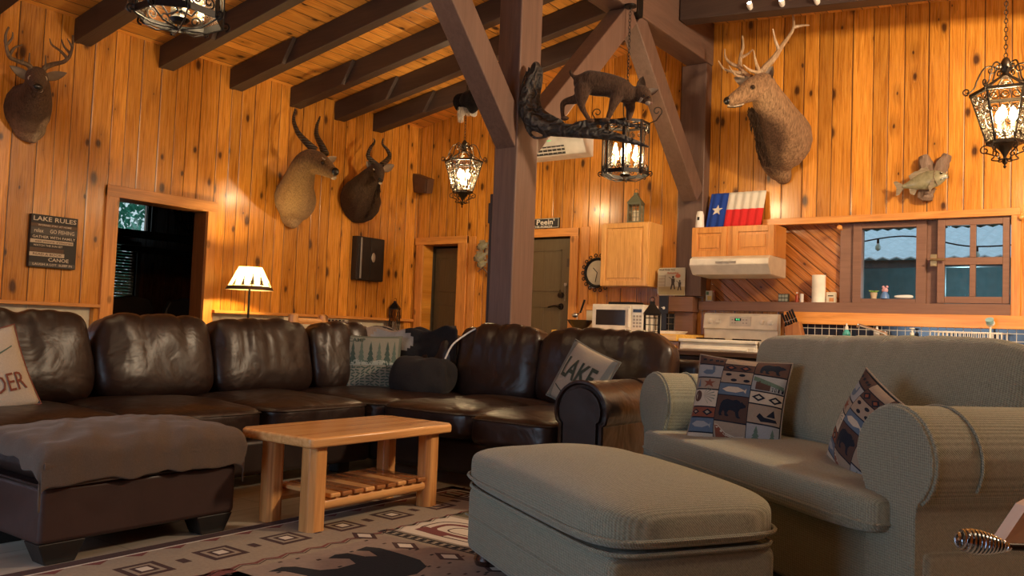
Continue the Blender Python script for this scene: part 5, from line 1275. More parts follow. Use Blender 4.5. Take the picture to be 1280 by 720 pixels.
antler('antler', [([B_(949, 94, .60), B_(957, 84, .62), B_(968, 72, .64), B_(977, 58, .60), B_(985, 47, .54), B_(992, 34, .50), B_(991, 15, .46)], .030, .007), ([B_(992, 34, .50), B_(1002, 32, .47), B_(1012, 31.5, .45)], .016, .004), ([B_(974, 63, .62), B_(969, 50, .66), B_(966, 36, .70)], .016, .004), ([B_(950, 92, .62), B_(945, 78, .70), B_(942, 63, .76)], .018, .004), ([B_(948, 91, .64), B_(938, 88, .72), B_(929, 81, .78)], .017, .004)], m_antler, r_)
antler('antler', [([B_(938, 98, .60), B_(930, 92, .60), B_(925, 83, .58), B_(926, 70, .54), B_(929, 58, .52), B_(928, 45, .50)], .028, .006), ([B_(930, 92, .60), B_(918, 90, .64), B_(905, 86, .68), B_(898, 76, .70)], .018, .004), ([B_(926, 84, .58), B_(915, 80, .60), B_(907, 72, .62), B_(906, 61, .62)], .017, .004), ([B_(926, 72, .55), B_(934, 68, .48), B_(941, 62, .42)], .014, .005), ([B_(936, 96, .60), B_(920, 94, .68), B_(911, 82, .72)], .015, .004)], m_antler, r_)
# --- fish on driftwood, right wall
m_drift = wood('grey_driftwood', ((.12, .075, .05), (.19, .125, .085), (.27, .19, .14)), 'z', scale=1.5, rough=.8, coat=0, knots=.4)
m_scale = NT('fish_skin'); _s = m_scale.n('SeparateXYZ'); m_scale.l(m_scale.obj(), _s.inputs[0])
_vo = m_scale.n('TexVoronoi'); _vo.inputs['Scale'].default_value = 140; m_scale.l(m_scale.obj(), _vo.inputs['Vector'])
_mr = m_scale.n('MapRange'); _mr.inputs[1].default_value = -.06; _mr.inputs[2].default_value = .16
m_scale.l(m_scale.math('SUBTRACT', _s.outputs[2], m_scale.math('MULTIPLY', _s.outputs[0], .28)), _mr.inputs[0])
m_scale.set(col=m_scale.mix(m_scale.noise(m_scale.obj(), 40, 3), m_scale.ramp(_mr.outputs[0], [(0, (.55, .50, .36)), (.45, (.42, .38, .22)), (.6, (.10, .10, .05)), (.75, (.22, .20, .10)), (1, (.09, .09, .05))]), (.35, .32, .2)), rough=.22, nrm=m_scale.bump(_vo.outputs[0], .3, .003), coat=.5); m_scale = m_scale.m
m_fin = wood('fish_fin', ((.13, .10, .06), (.24, .19, .12), (.34, .28, .19)), 'x', scale=3, rough=.35, coat=.3, knots=0)
def fish(name, base, hd, tl, dep, lab, cat='fish mount', wall=None, parent=None, voxel=.006):
    """hd, tl: head and tail points; dep: half body depth"""
    hd, tl = Vector(hd), Vector(tl); ax = (tl-hd).normalized(); L_ = (tl-hd).length; out = wall.normalized(); up = ax.cross(out).normalized(); up = up if up.z > 0 else -up
    r_ = parent or root(name, base, lab, cat)
    prof = ((0, .16), (.06, .42), (.16, .78), (.3, 1.0), (.45, .98), (.6, .78), (.74, .48), (.84, .26), (.92, .22))
    mb = MB(); mb.tube([hd+ax*L_*t+out*.0 for t, _ in prof], [(dep*k*.52, dep*k) for _, k in prof], 16, up=up); b = mb.build('fish_body' if parent else 'body', m_scale, r_, sub=1)
    def fin(P, nm):
        mb = MB(); mb.prism(P, hd-out*.006, ax*L_, up*dep, out*.010); mb.build(nm, m_fin, b if parent else r_, smooth=False)
    fin([(.88, .2), (1.0, .75), (1.06, .70), (1.02, 0), (1.06, -.75), (1.0, -.75), (.88, -.2)], 'tail_fin')
    fin([(.32, .9), (.36, 1.45), (.42, 1.35), (.48, 1.4), (.54, 1.2), (.60, 1.25), (.66, 1.15), (.74, .95), (.72, .4), (.5, .7)], 'dorsal_fin')
    fin([(.62, -.6), (.70, -1.2), (.78, -.9), (.78, -.3)], 'anal_fin')
    mb = MB(); mb.prism([(.24, -.1), (.30, -.9), (.38, -1.35), (.40, -.8), (.30, -.1)], hd+out*dep*.5, ax*L_, up*dep, out*.006); mb.build('side_fin', m_fin, b if parent else r_, smooth=False)
    MB().tube([hd+ax*L_*.01-up*dep*.25+out*dep*.16, hd+ax*L_*.07-up*dep*.22+out*dep*.30, hd+ax*L_*.13-up*dep*.35+out*dep*.42], dep*.06, 5).build('mouth', m_nose, b if parent else r_)
    MB().ball(hd+ax*L_*.105+up*dep*.32+out*dep*.34, dep*.13).build('eye', m_eye, b if parent else r_)
    MB().tube(bez([hd+ax*L_*.20+up*dep*.75+out*dep*.36, hd+ax*L_*.255+out*dep*.54, hd+ax*L_*.21-up*dep*.8+out*dep*.34], 5), dep*.05, 5).build('gill_edge', m_fin, b if parent else r_)
    return r_
fr_ = fish('bass_mount', B_(1160, 248, 0), B_(1185, 219, .14), B_(1122, 235, .12), .080, 'mounted bass on pieces of driftwood, above the kitchen window', wall=Vector((0, -1, 0)))
mb = MB()
for pts, rs in (([(1163, 222, .06), (1158, 208, .05), (1154, 195, .05)], [.05, .06, .04]), ([(1170, 222, .06), (1178, 205, .06), (1185, 193, .07)], [.05, .055, .03]), ([(1160, 232, .05), (1155, 244, .04), (1166, 247, .04)], [.07, .06, .03])):
    mb.tube(bez([B_(*p) for p in pts], 4), lerps(rs, 4), 9, rough=.18)
mb.build('driftwood_piece', m_drift, fr_)
# --- three small fish, left of the post
r_ = root('fish_stringer', B_(606, 340, 0), 'small wall mount of three fish on a twig, between the back doorway and the post', 'fish mount')
for i, (h, t, d_) in enumerate((((596, 311, .10), (612, 303, .08), .052), ((592, 325, .12), (610, 316, .08), .055), ((596, 332, .10), (610, 327, .08), .045))):
    fish('f', None, B_(*h), B_(*t), d_, None, wall=Vector((.2, -1, 0)), parent=r_)
MB().tube([B_(607, 303, .04), B_(606, 320, .04), B_(603, 334, .04), B_(611, 343, .05)], [.012, .016, .014, .006], 7, rough=.2).build('twig', m_drift, r_)
MB().tube([B_(604, 334, .05), B_(597, 340, .05)], [.010, .004], 6).build('twig', m_drift, r_)
# --- flying duck hung from the rafters
dk = at(587, 131, d=7.9); r_ = root('flying_duck', dk, 'black and white duck mount hanging on a line above the tapered lantern', 'duck mount')
D_ = lambda a, b, o=0: at(a, b, d=7.9-o)
m_dk = fur('duck_black', [(0, (.012, .010, .010)), (1, (.02, .016, .015))], 0, 1, streak=70); m_dw_ = fur('duck_white', [(0, (.62, .58, .50)), (1, (.60, .56, .48))], 0, 1, streak=70)
skin('body', [([D_(576, 131), D_(584, 126, .05), D_(592, 124, .05), D_(600, 128, .02)], [.03, .085, .09, .05]), ([D_(600, 128), D_(605, 131)], [.03, .012])], m_dk, r_, .010)
for nm, pts, w_, mm in (('wing', [(591, 122, .06), (591, 130, .14), (590, 141, .10)], .062, m_dk), ('wing', [(583, 120, .0), (574, 126, .04), (573, 138, .06)], .05, m_dk)):
    mb = MB(); P = bez([D_(*p) for p in pts], 5); mb.tube(P, [(w_*math.sin(math.pi*(.15+.8*i/(len(P)-1)))+.01, .014) for i in range(len(P))], 10, up=(.6, -.8, .1)); mb.build(nm, mm, r_)
mb = MB()
for k in range(16): x = 574+k*1.5; mb.tube([D_(x, 134, .06), D_(x-1.5, 143+3*math.sin(k*.6), .06), D_(x-1, (153 if k < 5 else 145)+q.uniform(-1, 1), .05)], [(.016, .005), (.018, .005), (.002, .002)], 6)
mb.build('white_feathers', m_dw_, r_)
MB().tube([D_(604, 131), D_(607, 133)], [.012, .005], 6).build('bill', flat('duck_bill', (.18, .12, .05), .5), r_)
MB().tube([D_(586, 124), at(583, 96, d=7.9)], .003, 4).build('hanging_line', m_iron, r_)
# --- driftwood branch on the post and the wildcat walking along it
q = random.Random(11)
def T(px, py, t): return at(px, py, d=5.62-.30*t)
m_dr2 = NT('weathered_branch'); _p = m_dr2.obj(); _a = m_dr2.noise(_p, 6, 6, .7, 2.5); _b = m_dr2.n('TexWave'); _b.inputs['Scale'].default_value = 4; _b.inputs['Distortion'].default_value = 30; _b.inputs['Detail'].default_value = 4; m_dr2.l(_p, _b.inputs[0])
m_dr2.set(col=m_dr2.ramp(m_dr2.math('ADD', m_dr2.math('MULTIPLY', _a, .6), m_dr2.math('MULTIPLY', _b.outputs[1], .4)), [(.3, (.010, .009, .009)), (.6, (.035, .031, .030)), (.85, (.085, .075, .070))]), rough=.6, nrm=m_dr2.bump(m_dr2.math('ADD', _a, _b.outputs[1]), .8, .02))
br = root('driftwood_branch', at(672, 150, d=5.6), 'gnarled dark driftwood branch fixed to the central post', 'branch')
skin('branch_wood', [
    ([T(670, 82, 0), T(666, 98, 0), T(661, 115, 0), T(658, 134, .02), T(665, 150, .06), T(685, 160, .2), (T(708, 163, .35)), T(738, 166, .55), T(765, 170, .7), T(788, 176, .85), T(812, 184, 1)], [(.035, .03), (.055, .04), (.062, .05), (.060, .055), (.068, .055), (.058, .05), (.050, .045), (.042, .04), (.036, .03), (.024, .022), (.008, .008)]),
    ([T(676, 86, 0), T(674, 104, 0), T(670, 124, .02), T(676, 142, .08), T(700, 155, .3)], [.016, .024, .03, .036, .03]),
    ([T(722, 158, .45), T(745, 152, .6), T(770, 152, .75), T(790, 157, .85), T(808, 160, .95)], [.034, .022, .018, .014, .004]),
    ([T(657, 140, .02), T(658, 158, .03), T(668, 172, .08), T(684, 171, .2)], [.018, .014, .012, .008]),
    ([T(752, 152, .6), T(756, 166, .62)], [.012, .012])], m_dr2.m, br, .009)
mb = MB()
for k in range(26):
    t = q.random(); x = 662+q.uniform(-4, 10); mb.tube(bez([T(x, 84+q.uniform(0, 10), -.06), T(x-4+q.uniform(-2, 2), 108, -.08), T(x-7, 128, -.08), T(x-2+6*t, 144, -.0)], 4), [.006]*13, 5)
mb.build('bark_ridge', m_dr2.m, br)
m_cat = fur('wildcat_coat', [(.0, (.075, .045, .030)), (.5, (.060, .036, .025)), (1, (.040, .025, .018))], .0, .3, streak=120)
cat = root('wildcat_mount', at(757, 152, d=5.42), 'stuffed bobcat walking along the driftwood branch, head down to the right', 'bobcat mount')
K = lambda a, b, o=0: at(a, b, d=5.42-o)
skin('body', [
    ([K(727, 103), K(735, 103), K(748, 105), K(762, 107, .01), K(775, 112, .01), K(785, 117, .01), K(793, 118, .01), K(800, 117, .02)], [.056, .078, .080, .074, .076, .064, .050, .044]),
    ([K(801, 117, .02), K(806, 121, .04), K(811, 127, .05)], [.058, .050, .026]),
    ([K(728, 112, .03), K(727, 122, .04), K(727, 132, .04), K(731, 141, .04), K(736, 149, .05)], [.056, .042, .024, .017, .016]),
    ([K(728, 112, -.04), K(722, 123, -.05), K(705, 128, -.05), K(703, 138, -.05), K(704, 147, -.04)], [.045, .034, .020, .015, .015]),
    ([K(773, 116, .04), K(768, 127, .05), K(764, 138, .05), K(760, 148, .05)], [.050, .034, .022, .017]),
    ([K(785, 122, -.04), K(788, 134, -.04), K(787, 144, -.04), K(786, 151, -.03)], [.046, .032, .022, .016]),
    ([K(726, 101), K(721, 98), K(715, 94), K(713, 89)], [.024, .016, .013, .011])], m_cat, cat, .008)
for a, b, o in ((738, 151, .07), (706, 148, -.02), (757, 150, .08), (783, 153, -.01)): MB().ball(K(a, b, o), (.028, .022, .014), 12, 8).build('paw', m_cat, cat)
m_ced = flat('cat_ear_pale', (.25, .20, .16), .9)
ear('ear', K(800, 113, .0), K(804, 95, .0), .034, (.75, -.6, 0), m_cat, m_cat, cat); ear('ear', K(808, 116, .04), K(823, 111, .05), .030, (.0, -1, .3), m_cat, m_ced, cat)
MB().ball(K(813.5, 129, .07), (.010, .010, .009)).build('nose', flat('cat_nose', (.12, .05, .04), .4), cat)
for a, b in ((806, 119), (812, 121)): MB().ball(K(a, b, .09), .008).build('eye', m_eye, cat)
mb = MB(); mb.ball(K(810, 129, .065), (.020, .018, .014)); mb.tube([K(803, 122, .07), K(799, 128, .05)], [.014, .005], 6); mb.build('pale_muzzle', m_ced, cat)
# ================================================================== things on the walls
# board of lake rules
r_ = root('wall_sign', A_(62, 335, 0), 'dark wooden board with rows of light lettering headed LAKE RULES', 'sign')
sy0, sy1, sz0, sz1, so_ = 3.15, 3.52, 1.36, 1.785, WA+.045
MB().box(WA, so_, sy0, sy1, sz0, sz1).build('sign_board', flat('sign_black', (.018, .014, .012), .6), r_, bevel=.002)
m_sl = flat('sign_letter', (.62, .52, .40), .7); m_sb = flat('sign_slat_brown', (.11, .06, .035), .7); m_sg = flat('sign_slat_grey', (.085, .075, .065), .7); m_sc = flat('sign_slat_cream', (.52, .42, .30), .7); m_sd = flat('sign_dark_letter', (.10, .05, .03), .7)
rows = [(.070, 'LAKE RULES', 0, 3, .92, .050), (.030, 'WORRIES STAY AT HOME', 1, 3, .72, .020), (.062, 'relax     GO FISHING', 2, 3, .86, .044), (.036, 'GATHER WITH FAMILY', 0, 3, .92, .030), (.034, 'eat more s\'mores', 3, 4, .8, .024), (.034, 'WATCH THE SUN SET', 0, 3, .62, .022), (.036, 'KEEP IT SIMPLE', 1, 4, .60, .024), (.036, 'READ A BOOK', 3, 4, .62, .026), (.046, 'CANOE', 0, 3, .44, .040), (.034, 'LAUGH A LOT  SLEEP IN', 2, 3, .84, .024), (.007, '', 0, 3, 1, .01)]
z = sz1; sm = MB(); tm = MB(); mats_s = [_mc['sign_black'], m_sb, m_sg, m_sc, m_sd]
for h_, s_, mi, ti, w_, fs_ in rows:
    if mi: sm.box(so_-.001, so_+.0015, sy0, sy1 if ti != 4 else sy0+(sy1-sy0)*(w_+.12), z-h_+.002, z-.002, mi)
    if s_: put_text(tm, s_, (so_+.0025, sy0+(sy1-sy0)*(.5 if w_ > .65 else (.62 if s_ == 'CANOE' else .38)), z-h_/2), (0,1,0), (0,0,1), fs_, m=0 if ti == 3 else 1, bold=.012, width=(sy1-sy0)*w_)
    z -= h_
sm.build('slat_colours', mats_s, r_, smooth=False); tm.build('lettering', [m_sl, m_sd], r_, smooth=False)
# dartboard cabinet
r_ = root('dartboard_cabinet', A_(455, 352, 0), 'closed black cabinet with a grey strip and oval emblem on the left wall', 'cabinet')
MB().box(WA, WA+.085, 6.64, 7.06, 1.50, 2.00).build('cabinet_box', flat('cabinet_black', (.010, .009, .010), .4), r_, bevel=.004)
MB().box(WA+.085, WA+.105, 6.645, 6.835, 1.505, 1.995).build('door', _mc['cabinet_black'], r_, bevel=.004); MB().box(WA+.085, WA+.105, 6.84, 7.055, 1.505, 1.995).build('door', _mc['cabinet_black'], r_, bevel=.004)
MB().box(WA+.105, WA+.108, 6.675, 6.70, 1.52, 1.985).build('grey_strip', flat('grey_strip', (.30, .29, .28), .5), r_)
mb = MB(); mb.ball((WA+.106, 6.885, 1.77), (.004, .030, .055), 20, 12); mb.build('emblem', flat('emblem_silver', (.45, .43, .40), .35, metal=.6), r_)
for z in (1.58, 1.9): MB().box(WA+.06, WA+.09, 7.055, 7.068, z, z+.05).build('hinge', m_iron, r_)
# corner speaker
r_ = root('wall_speaker', (-6.96, 7.55, 2.52), 'brown wedge speaker tucked high in the corner of the two walls', 'speaker')
a, b, c2, d = B_(504.5, 212, .04), B_(535, 224, .20), B_(533.5, 242, .20), B_(513, 240, .04); bk = Vector((-.02, .12, .02))
mb = MB(); mb.add([a, b, c2, d, a+bk, b+bk*1.2, c2+bk, d+bk], [(0,1,2,3), (4,7,6,5), (0,4,5,1), (1,5,6,2), (2,6,7,3), (3,7,4,0)]); mb.build('speaker_case', flat('speaker_brown', (.10, .05, .03), .55), r_, bevel=.006)
mb = MB(); f_ = (b-a).cross(d-a).normalized()*-.004; cc = (a+b+c2+d)/4; mb.add([cc+(p-cc)*.86+f_*s_ for s_ in (-1, 1.5) for p in (a, b, c2, d)], [(0,1,2,3), (4,5,6,7), (0,1,5,4), (1,2,6,5), (2,3,7,6), (3,0,4,7)]); mb.build('grille', flat('speaker_cloth', (.13, .07, .045), .8), r_)
# white grille under the rail, lantern and log chair behind the sofa
r_ = root('wall_grille', (WA, 6.15, .97), 'cream wall convector grille with black slots under the pine rail', 'grille')
MB().box(WA-.06, WA+.02, 5.72, 6.62, .93, 1.052).build('grille_frame', m_cream, r_, bevel=.004)
mb = MB()
for k in range(15):
    y = 5.80+k*.052
    if k != 4: mb.box(WA+.019, WA+.022, y, y+.036, 1.005, 1.040)
mb.build('slot', m_darkhole, r_, smooth=False)
r_ = root('log_chair', (-6.1, 4.95, FLOOR), 'peeled log chair whose two post tops and rail show above the sofa back', 'chair')
for y in (4.91, 5.25): MB().tube([(-5.95, y, .2), (-5.95, y, 1.06), (-5.95, y, 1.075)], [.045, .045, .030], 12).build('back_post', m_cz, r_)
for y in (4.91, 5.25): MB().tube([(-6.45, y, .2), (-6.45, y, .62)], .04, 10).build('leg', m_cz, r_)
for z in (1.01, .80): MB().tube([(-5.95, 4.91, z), (-5.95, 5.25, z)], .030, 10).build('rail', m_cy, r_)
MB().box(-6.48, -5.92, 4.90, 5.26, .56, .60).build('seat', m_cy, r_, bevel=.01)
def candle_lantern(base, s, lab, lattice, turn=0.4, cat='lantern', col=None, hgt=1.0, m_=None):
    base = Vector(base); m_ = m_ or m_iron; r_ = root('candle_lantern', base, lab, cat); w_ = .11*s; h = .30*s*hgt; Rz = Matrix.Rotation(turn, 3, 'Z'); X, Y, Z = Rz @ Vector((1,0,0)), Rz @ Vector((0,1,0)), Vector((0,0,1))
    P = lambda a, b, z: base+X*a*w_/2+Y*b*w_/2+Z*z
    def ob(mb, a0, a1, b0, b1, z0, z1):
        mb.add([P(a, b, z) for z in (z0, z1) for a, b in ((a0, b0), (a1, b0), (a1, b1), (a0, b1))], [(0,3,2,1),(4,5,6,7),(0,1,5,4),(1,2,6,5),(2,3,7,6),(3,0,4,7)])
    mb = MB(); ob(mb, -1.12, 1.12, -1.12, 1.12, 0, .018*s); ob(mb, -1.12, 1.12, -1.12, 1.12, h-.012*s, h)
    for a in (-1, 1):
        for b in (-1, 1): ob(mb, a-.09, a+.09, b-.09, b+.09, .01*s, h)
    mb.build('frame', m_, r_)
    mb = MB(); mb.add([P(a*1.22, b*1.22, h) for a, b in ((-1,-1),(1,-1),(1,1),(-1,1))]+[P(a*.34, b*.34, h+.075*s) for a, b in ((-1,-1),(1,-1),(1,1),(-1,1))]+[P(a*.34, b*.34, h+.095*s) for a, b in ((-1,-1),(1,-1),(1,1),(-1,1))], [(0,3,2,1),(0,1,5,4),(1,2,6,5),(2,3,7,6),(3,0,4,7),(4,5,9,8),(5,6,10,9),(6,7,11,10),(7,4,8,11),(8,9,10,11)]); mb.build('roof', m_, r_, smooth=False)
    mb = MB(); mb.torus(base+Z*(h+.112*s), .018*s, .003*s, axis=Y, n=14, k=5); mb.build('ring', m_, r_)
    mb = MB(); gl = MB()
    for sx_, sy_ in ((0, -1), (1, 0), (0, 1), (-1, 0)):
        Q = (lambda t, z, sx_=sx_, sy_=sy_: P(t if sx_ == 0 else sx_, t if sy_ == 0 else sy_, z))
        gl.add([Q(-.9, .02*s), Q(.9, .02*s), Q(.9, h-.01*s), Q(-.9, h-.01*s)], [(0,1,2,3)])
        if lattice:
            for k in range(2):
                z0_, z1_ = .02*s+(h-.03*s)*k/2, .02*s+(h-.03*s)*(k+1)/2
                for t in (-.9, 0): mb.tube([Q(t, z0_), Q(t+.9, z1_)], .0022*s, 4); mb.tube([Q(t+.9, z0_), Q(t, z1_)], .0022*s, 4)
        else:
            for t in (-.33, .33): mb.tube([Q(t, .02*s), Q(t, h)], .0026*s, 4)
            for k in (1, 2, 3, 4): mb.tube([Q(-.95, .02*s+h*k/5), Q(.95, .02*s+h*k/5)], .0022*s, 4)
    if mb.v: mb.build('glazing_bar', m_, r_)
    gl.build('glass_pane', m_glass, r_, smooth=False)
    MB().lathe([(.028*s, .018*s), (.028*s, .12*s), (.0, .118*s)], base, 14).build('candle', m_ivory, r_)
    return r_
candle_lantern((-7.02, 7.30, .935), .9, 'small black lattice lantern on the rail in the corner, behind the sofa', True, .5)
tag(MB().box(WA, -6.94, 7.18, 7.42, .90, .935).build('corner_shelf', m_trimy, bevel=.004), 'small pine ledge in the corner under the black lattice lantern', 'shelf')

# air conditioner
r_ = root('air_conditioner', (-5.0, WB, 2.9), 'white wall air conditioner high on the back wall, right of the post', 'air conditioner')
mb = MB(); P = [(0, 3.20), (-.19, 3.20), (-.215, 3.15), (-.215, 3.02), (-.15, 2.90), (0, 2.88)]; mb.prism(P, (-5.45, WB, 0), (0,1,0), (0,0,1), (.86, 0, 0)); mb.build('casing', m_whitep, r_, bevel=.01, seg=3)
mb = MB(); mb.add([(-5.40, WB-.205, 2.997), (-4.84, WB-.205, 2.997), (-4.84, WB-.158, 2.912), (-5.40, WB-.158, 2.912)], [(0,1,2,3)]); mb.v = [v+Vector((0, -.003, -.002)) for v in mb.v]; mb.build('air_outlet', flat('vent_dark', (.03, .03, .03), .5), r_, smooth=False)
mb = MB()
for k in range(2): mb.bar((-5.40, WB-.198+k*.02, 2.975-k*.034), (-4.84, WB-.198+k*.02, 2.975-k*.034), .004, .022)
for k in range(9): mb.bar((-5.36+k*.06, WB-.205, 2.99), (-5.36+k*.06, WB-.165, 2.92), .004, .006)
mb.build('louvre', m_whitep, r_)
mb = MB(); mb.box(-5.10, -5.0, WB-.218, WB-.214, 3.05, 3.057); mb.build('status_light', glow('ac_led', (.2, .9, .3), 1.2), r_)
# sign above the door
r_ = root('wall_sign', (-5.22, WB, 2.12), 'small black sign with white letters above the olive door, half behind the post', 'sign')
MB().box(-5.48, -4.985, WB-.02, WB, 2.135, 2.245).build('sign_board', flat('sign_black2', (.012, .011, .011), .6), r_, bevel=.002)
m_sw = flat('sign_white', (.80, .74, .62), .6)
mb = MB(); put_text(mb, "No Peein'", (-5.245, WB-.0215, 2.200), (1,0,0), (0,0,1), .082, bold=.018, width=.40); put_text(mb, 'OFF THE PORCH', (-5.245, WB-.0215, 2.152), (1,0,0), (0,0,1), .030, bold=.02, width=.34)
for (a, b, c2, d) in ((-5.475, -4.99, 2.139, 2.143), (-5.475, -4.99, 2.237, 2.241), (-5.475, -5.471, 2.139, 2.241), (-4.996, -4.992, 2.139, 2.241)): mb.box(a, b, WB-.0215, WB-.020, c2, d)
mb.build('lettering', m_sw, r_, smooth=False)
# round clock with knobbly rim, thermostat
r_ = root('wall_clock', B_(747, 340, 0), 'round wall clock with a beaded dark iron rim, half behind the wall cupboard', 'clock')
cc = B_(748, 341, .03)
MB().lathe([(.0, .0), (.14, .0), (.14, .02), (.0, .02)], cc, 30, axis=(0,-1,0)).build('clock_face', flat('clock_face', (.55, .48, .34), .6), r_)
mb = MB(); mb.torus(cc+Vector((0, -.022, 0)), .145, .016, axis=(0,1,0), n=30, k=8)
for k in range(18): a = 2*math.pi*k/18; mb.torus(cc+Vector((.185*math.cos(a), -.01, .185*math.sin(a))), .016, .0055, axis=(0,1,0), n=10, k=5)
mb.build('rim', m_iron, r_)
mb = MB(); mb.tube([cc+Vector((0, -.026, 0)), cc+Vector((-.05, -.026, .05))], .004, 4); mb.tube([cc+Vector((0, -.026, 0)), cc+Vector((-.02, -.026, -.10))], .004, 4)
mb.build('hand', m_iron, r_)
r_ = root('thermostat', B_(740, 352, 0), 'narrow white remote holder below the round clock', 'thermostat')
a, b = B_(736.5, 345, .03), B_(743, 360, .03); MB().box(a.x, b.x, WB-.03, WB, b.z, a.z).build('case', m_whitep, r_, bevel=.006)
MB().box(a.x+.01, b.x-.01, WB-.033, WB-.029, a.z-.05, a.z-.015).build('screen', flat('lcd_dark', (.03, .035, .03), .3), r_)
# flag leaning on the wall above the hood cupboard
m_fb = cloth('flag_blue', (.018, .055, .30), (.03, .08, .40), 120); m_fw = cloth('flag_white', (.66, .62, .52), (.76, .72, .62), 120); m_fr = cloth('flag_red', (.60, .03, .035), (.75, .05, .05), 120)
fx0, fx1, fz0, fz1 = -3.235, -2.70, 2.045, 2.385
def fl(u, v, off=0): 
    x = fx0+(fx1-fx0)*u-.02*v*(1-u)*0+.012*v; z = fz0+(fz1-fz0)*v-.012*(1-u)*v*0; y = WB-.15+.10*v+.010*math.sin(u*46)*(1-.5*v)-off; return (x, y, z)
mb = MB(); nx, nz = 60, 12
for i in range(nx):
    for j in range(nz):
        u0, u1, v0, v1 = i/nx, (i+1)/nx, j/nz, (j+1)/nz; m_ = 0 if u1 <= .335 else (1 if v0 >= .5 else 2)
        mb.add([fl(u0, v0), fl(u1, v0), fl(u1, v1), fl(u0, v1)], [(0,1,2,3)], m_)
st = [(.165+.105*(1 if k % 2 == 0 else .40)*math.cos(R(90+36*k)), .50+.165*1.0*(1 if k % 2 == 0 else .40)*math.sin(R(90+36*k))) for k in range(10)]
vs, fs = poly_grid(st, .02); mb.add([fl(u, v, .004) for u, v in vs], fs, 1)
o = tag(mb.build('state_flag', [m_fb, m_fw, m_fr], weld=.0001, auto=180), 'flag with white star on blue beside white and red bands, standing on the hood cupboard', 'flag')
sd = o.modifiers.new('t', 'SOLIDIFY'); sd.thickness = .003; sd.offset = 0
r_ = root('air_freshener', (-3.27, WB-.24, 2.03), 'small off-white air freshener pod standing left of the flag', 'air freshener')
MB().lathe([(.040, 0), (.042, .01), (.036, .12), (.026, .155), (.0, .16)], (-3.245, WB-.26, 2.032), 20).build('pod_body', m_whitep, r_)
MB().box(-3.255, -3.235, WB-.30, WB-.296, 2.10, 2.13).build('slot', m_darkhole, r_)

# ================================================================== kitchen units
m_oak = wood('honey_oak', ((.52, .25, .06), (.70, .36, .10), (.80, .45, .14)), 'z', scale=1.3, rough=.32, coat=.3, knots=0, rings=1.4)
m_oak2 = wood('orange_oak', ((.56, .22, .04), (.74, .32, .07), (.84, .40, .10)), 'z', scale=1.3, rough=.3, coat=.3, knots=0)
def cab_door(x0, x1, y, z0, z1, m, parent, nm='door', fr=.055):
    mb = MB(); d = .02
    for (a, b, c, e) in ((x0, x0+fr, z0, z1), (x1-fr, x1, z0, z1), (x0+fr, x1-fr, z0, z0+fr), (x0+fr, x1-fr, z1-fr, z1)): mb.box(a, b, y-d, y, c, e)
    o = mb.build(nm, m, parent, bevel=.004)
    mb = MB(); mb.box(x0+fr, x1-fr, y-.008, y, z0+fr, z1-fr); mb.box(x0+fr+.025, x1-fr-.025, y-.017, y, z0+fr+.025, z1-fr-.025); mb.build('raised_panel', m, o, bevel=.006)
    return o
r_ = root('wall_cupboard', (-4.02, WB-.16, 1.47), 'single-door honey oak wall cupboard above the microwave', 'cupboard')
MB().box(-4.28, -3.75, WB-.30, WB, 1.475, 2.11).build('carcass', m_oak, r_, bevel=.003); cab_door(-4.275, -3.755, WB-.30, 1.48, 2.105, m_oak, r_, fr=.05)
r_ = root('wall_cupboard', (-2.9, WB-.16, 1.74), 'low two-door orange oak cupboard over the cooker hood', 'cupboard')
MB().box(-3.30, -2.51, WB-.30, WB, 1.745, 2.03).build('carcass', m_oak2, r_, bevel=.003); cab_door(-3.295, -2.955, WB-.30, 1.75, 2.025, m_oak2, r_); cab_door(-2.90, -2.515, WB-.30, 1.75, 2.025, m_oak2, r_)
# hood
r_ = root('cooker_hood', (-2.9, WB-.25, 1.56), 'white cooker hood under the low orange cupboard', 'cooker hood')
mb = MB(); P = [(0, 1.742), (-.42, 1.742), (-.47, 1.715), (-.48, 1.66), (-.40, 1.575), (0, 1.565)]; mb.prism(P, (-3.245, WB, 0), (0,1,0), (0,0,1), (.74, 0, 0)); mb.build('hood_shell', m_white, r_, bevel=.008, seg=3)
mb = MB(); mb.box(-2.99, -2.80, WB-.484, WB-.476, 1.672, 1.692); 
for x in (-2.93, -2.87): mb.lathe([(.010, 0), (.010, .012), (.0, .013)], (x, WB-.483, 1.682), 10, axis=(0,-1,0))
mb.build('switch_strip', flat('hood_grey', (.45, .42, .36), .4), r_, bevel=.002)
# cooker
r_ = root('cooker', (-2.9, WB-.34, FLOOR), 'white freestanding electric cooker with a raised control panel', 'cooker')
cx0, cx1, cy0 = -3.245, -2.535, WB-.66
MB().box(cx0, cx1, cy0+.03, WB-.02, FLOOR, .955).build('cooker_body', m_white, r_, bevel=.008)
mb = MB(); mb.box(cx0-.005, cx1+.005, cy0, WB-.02, .955, .985); mb.build('cooktop', m_white, r_, bevel=.010, seg=3)
MB().box(cx0+.01, cx1-.01, cy0, cy0+.035, .40, .925).build('oven_door', m_white, r_, bevel=.008); MB().tube([(cx0+.06, cy0-.03, .90), (cx1-.06, cy0-.03, .90)], .014, 10).build('oven_handle', m_white, r_)
MB().box(cx0+.1, cx1-.1, cy0-.002, cy0+.001, .52, .8).build('oven_window', flat('oven_glass', (.02, .02, .02), .1), r_)
for x in (-3.06, -2.72):
    for y in (WB-.50, WB-.24): MB().torus((x, y, .990), .075, .008, n=20, k=5).build('hob_ring', m_iron, r_)
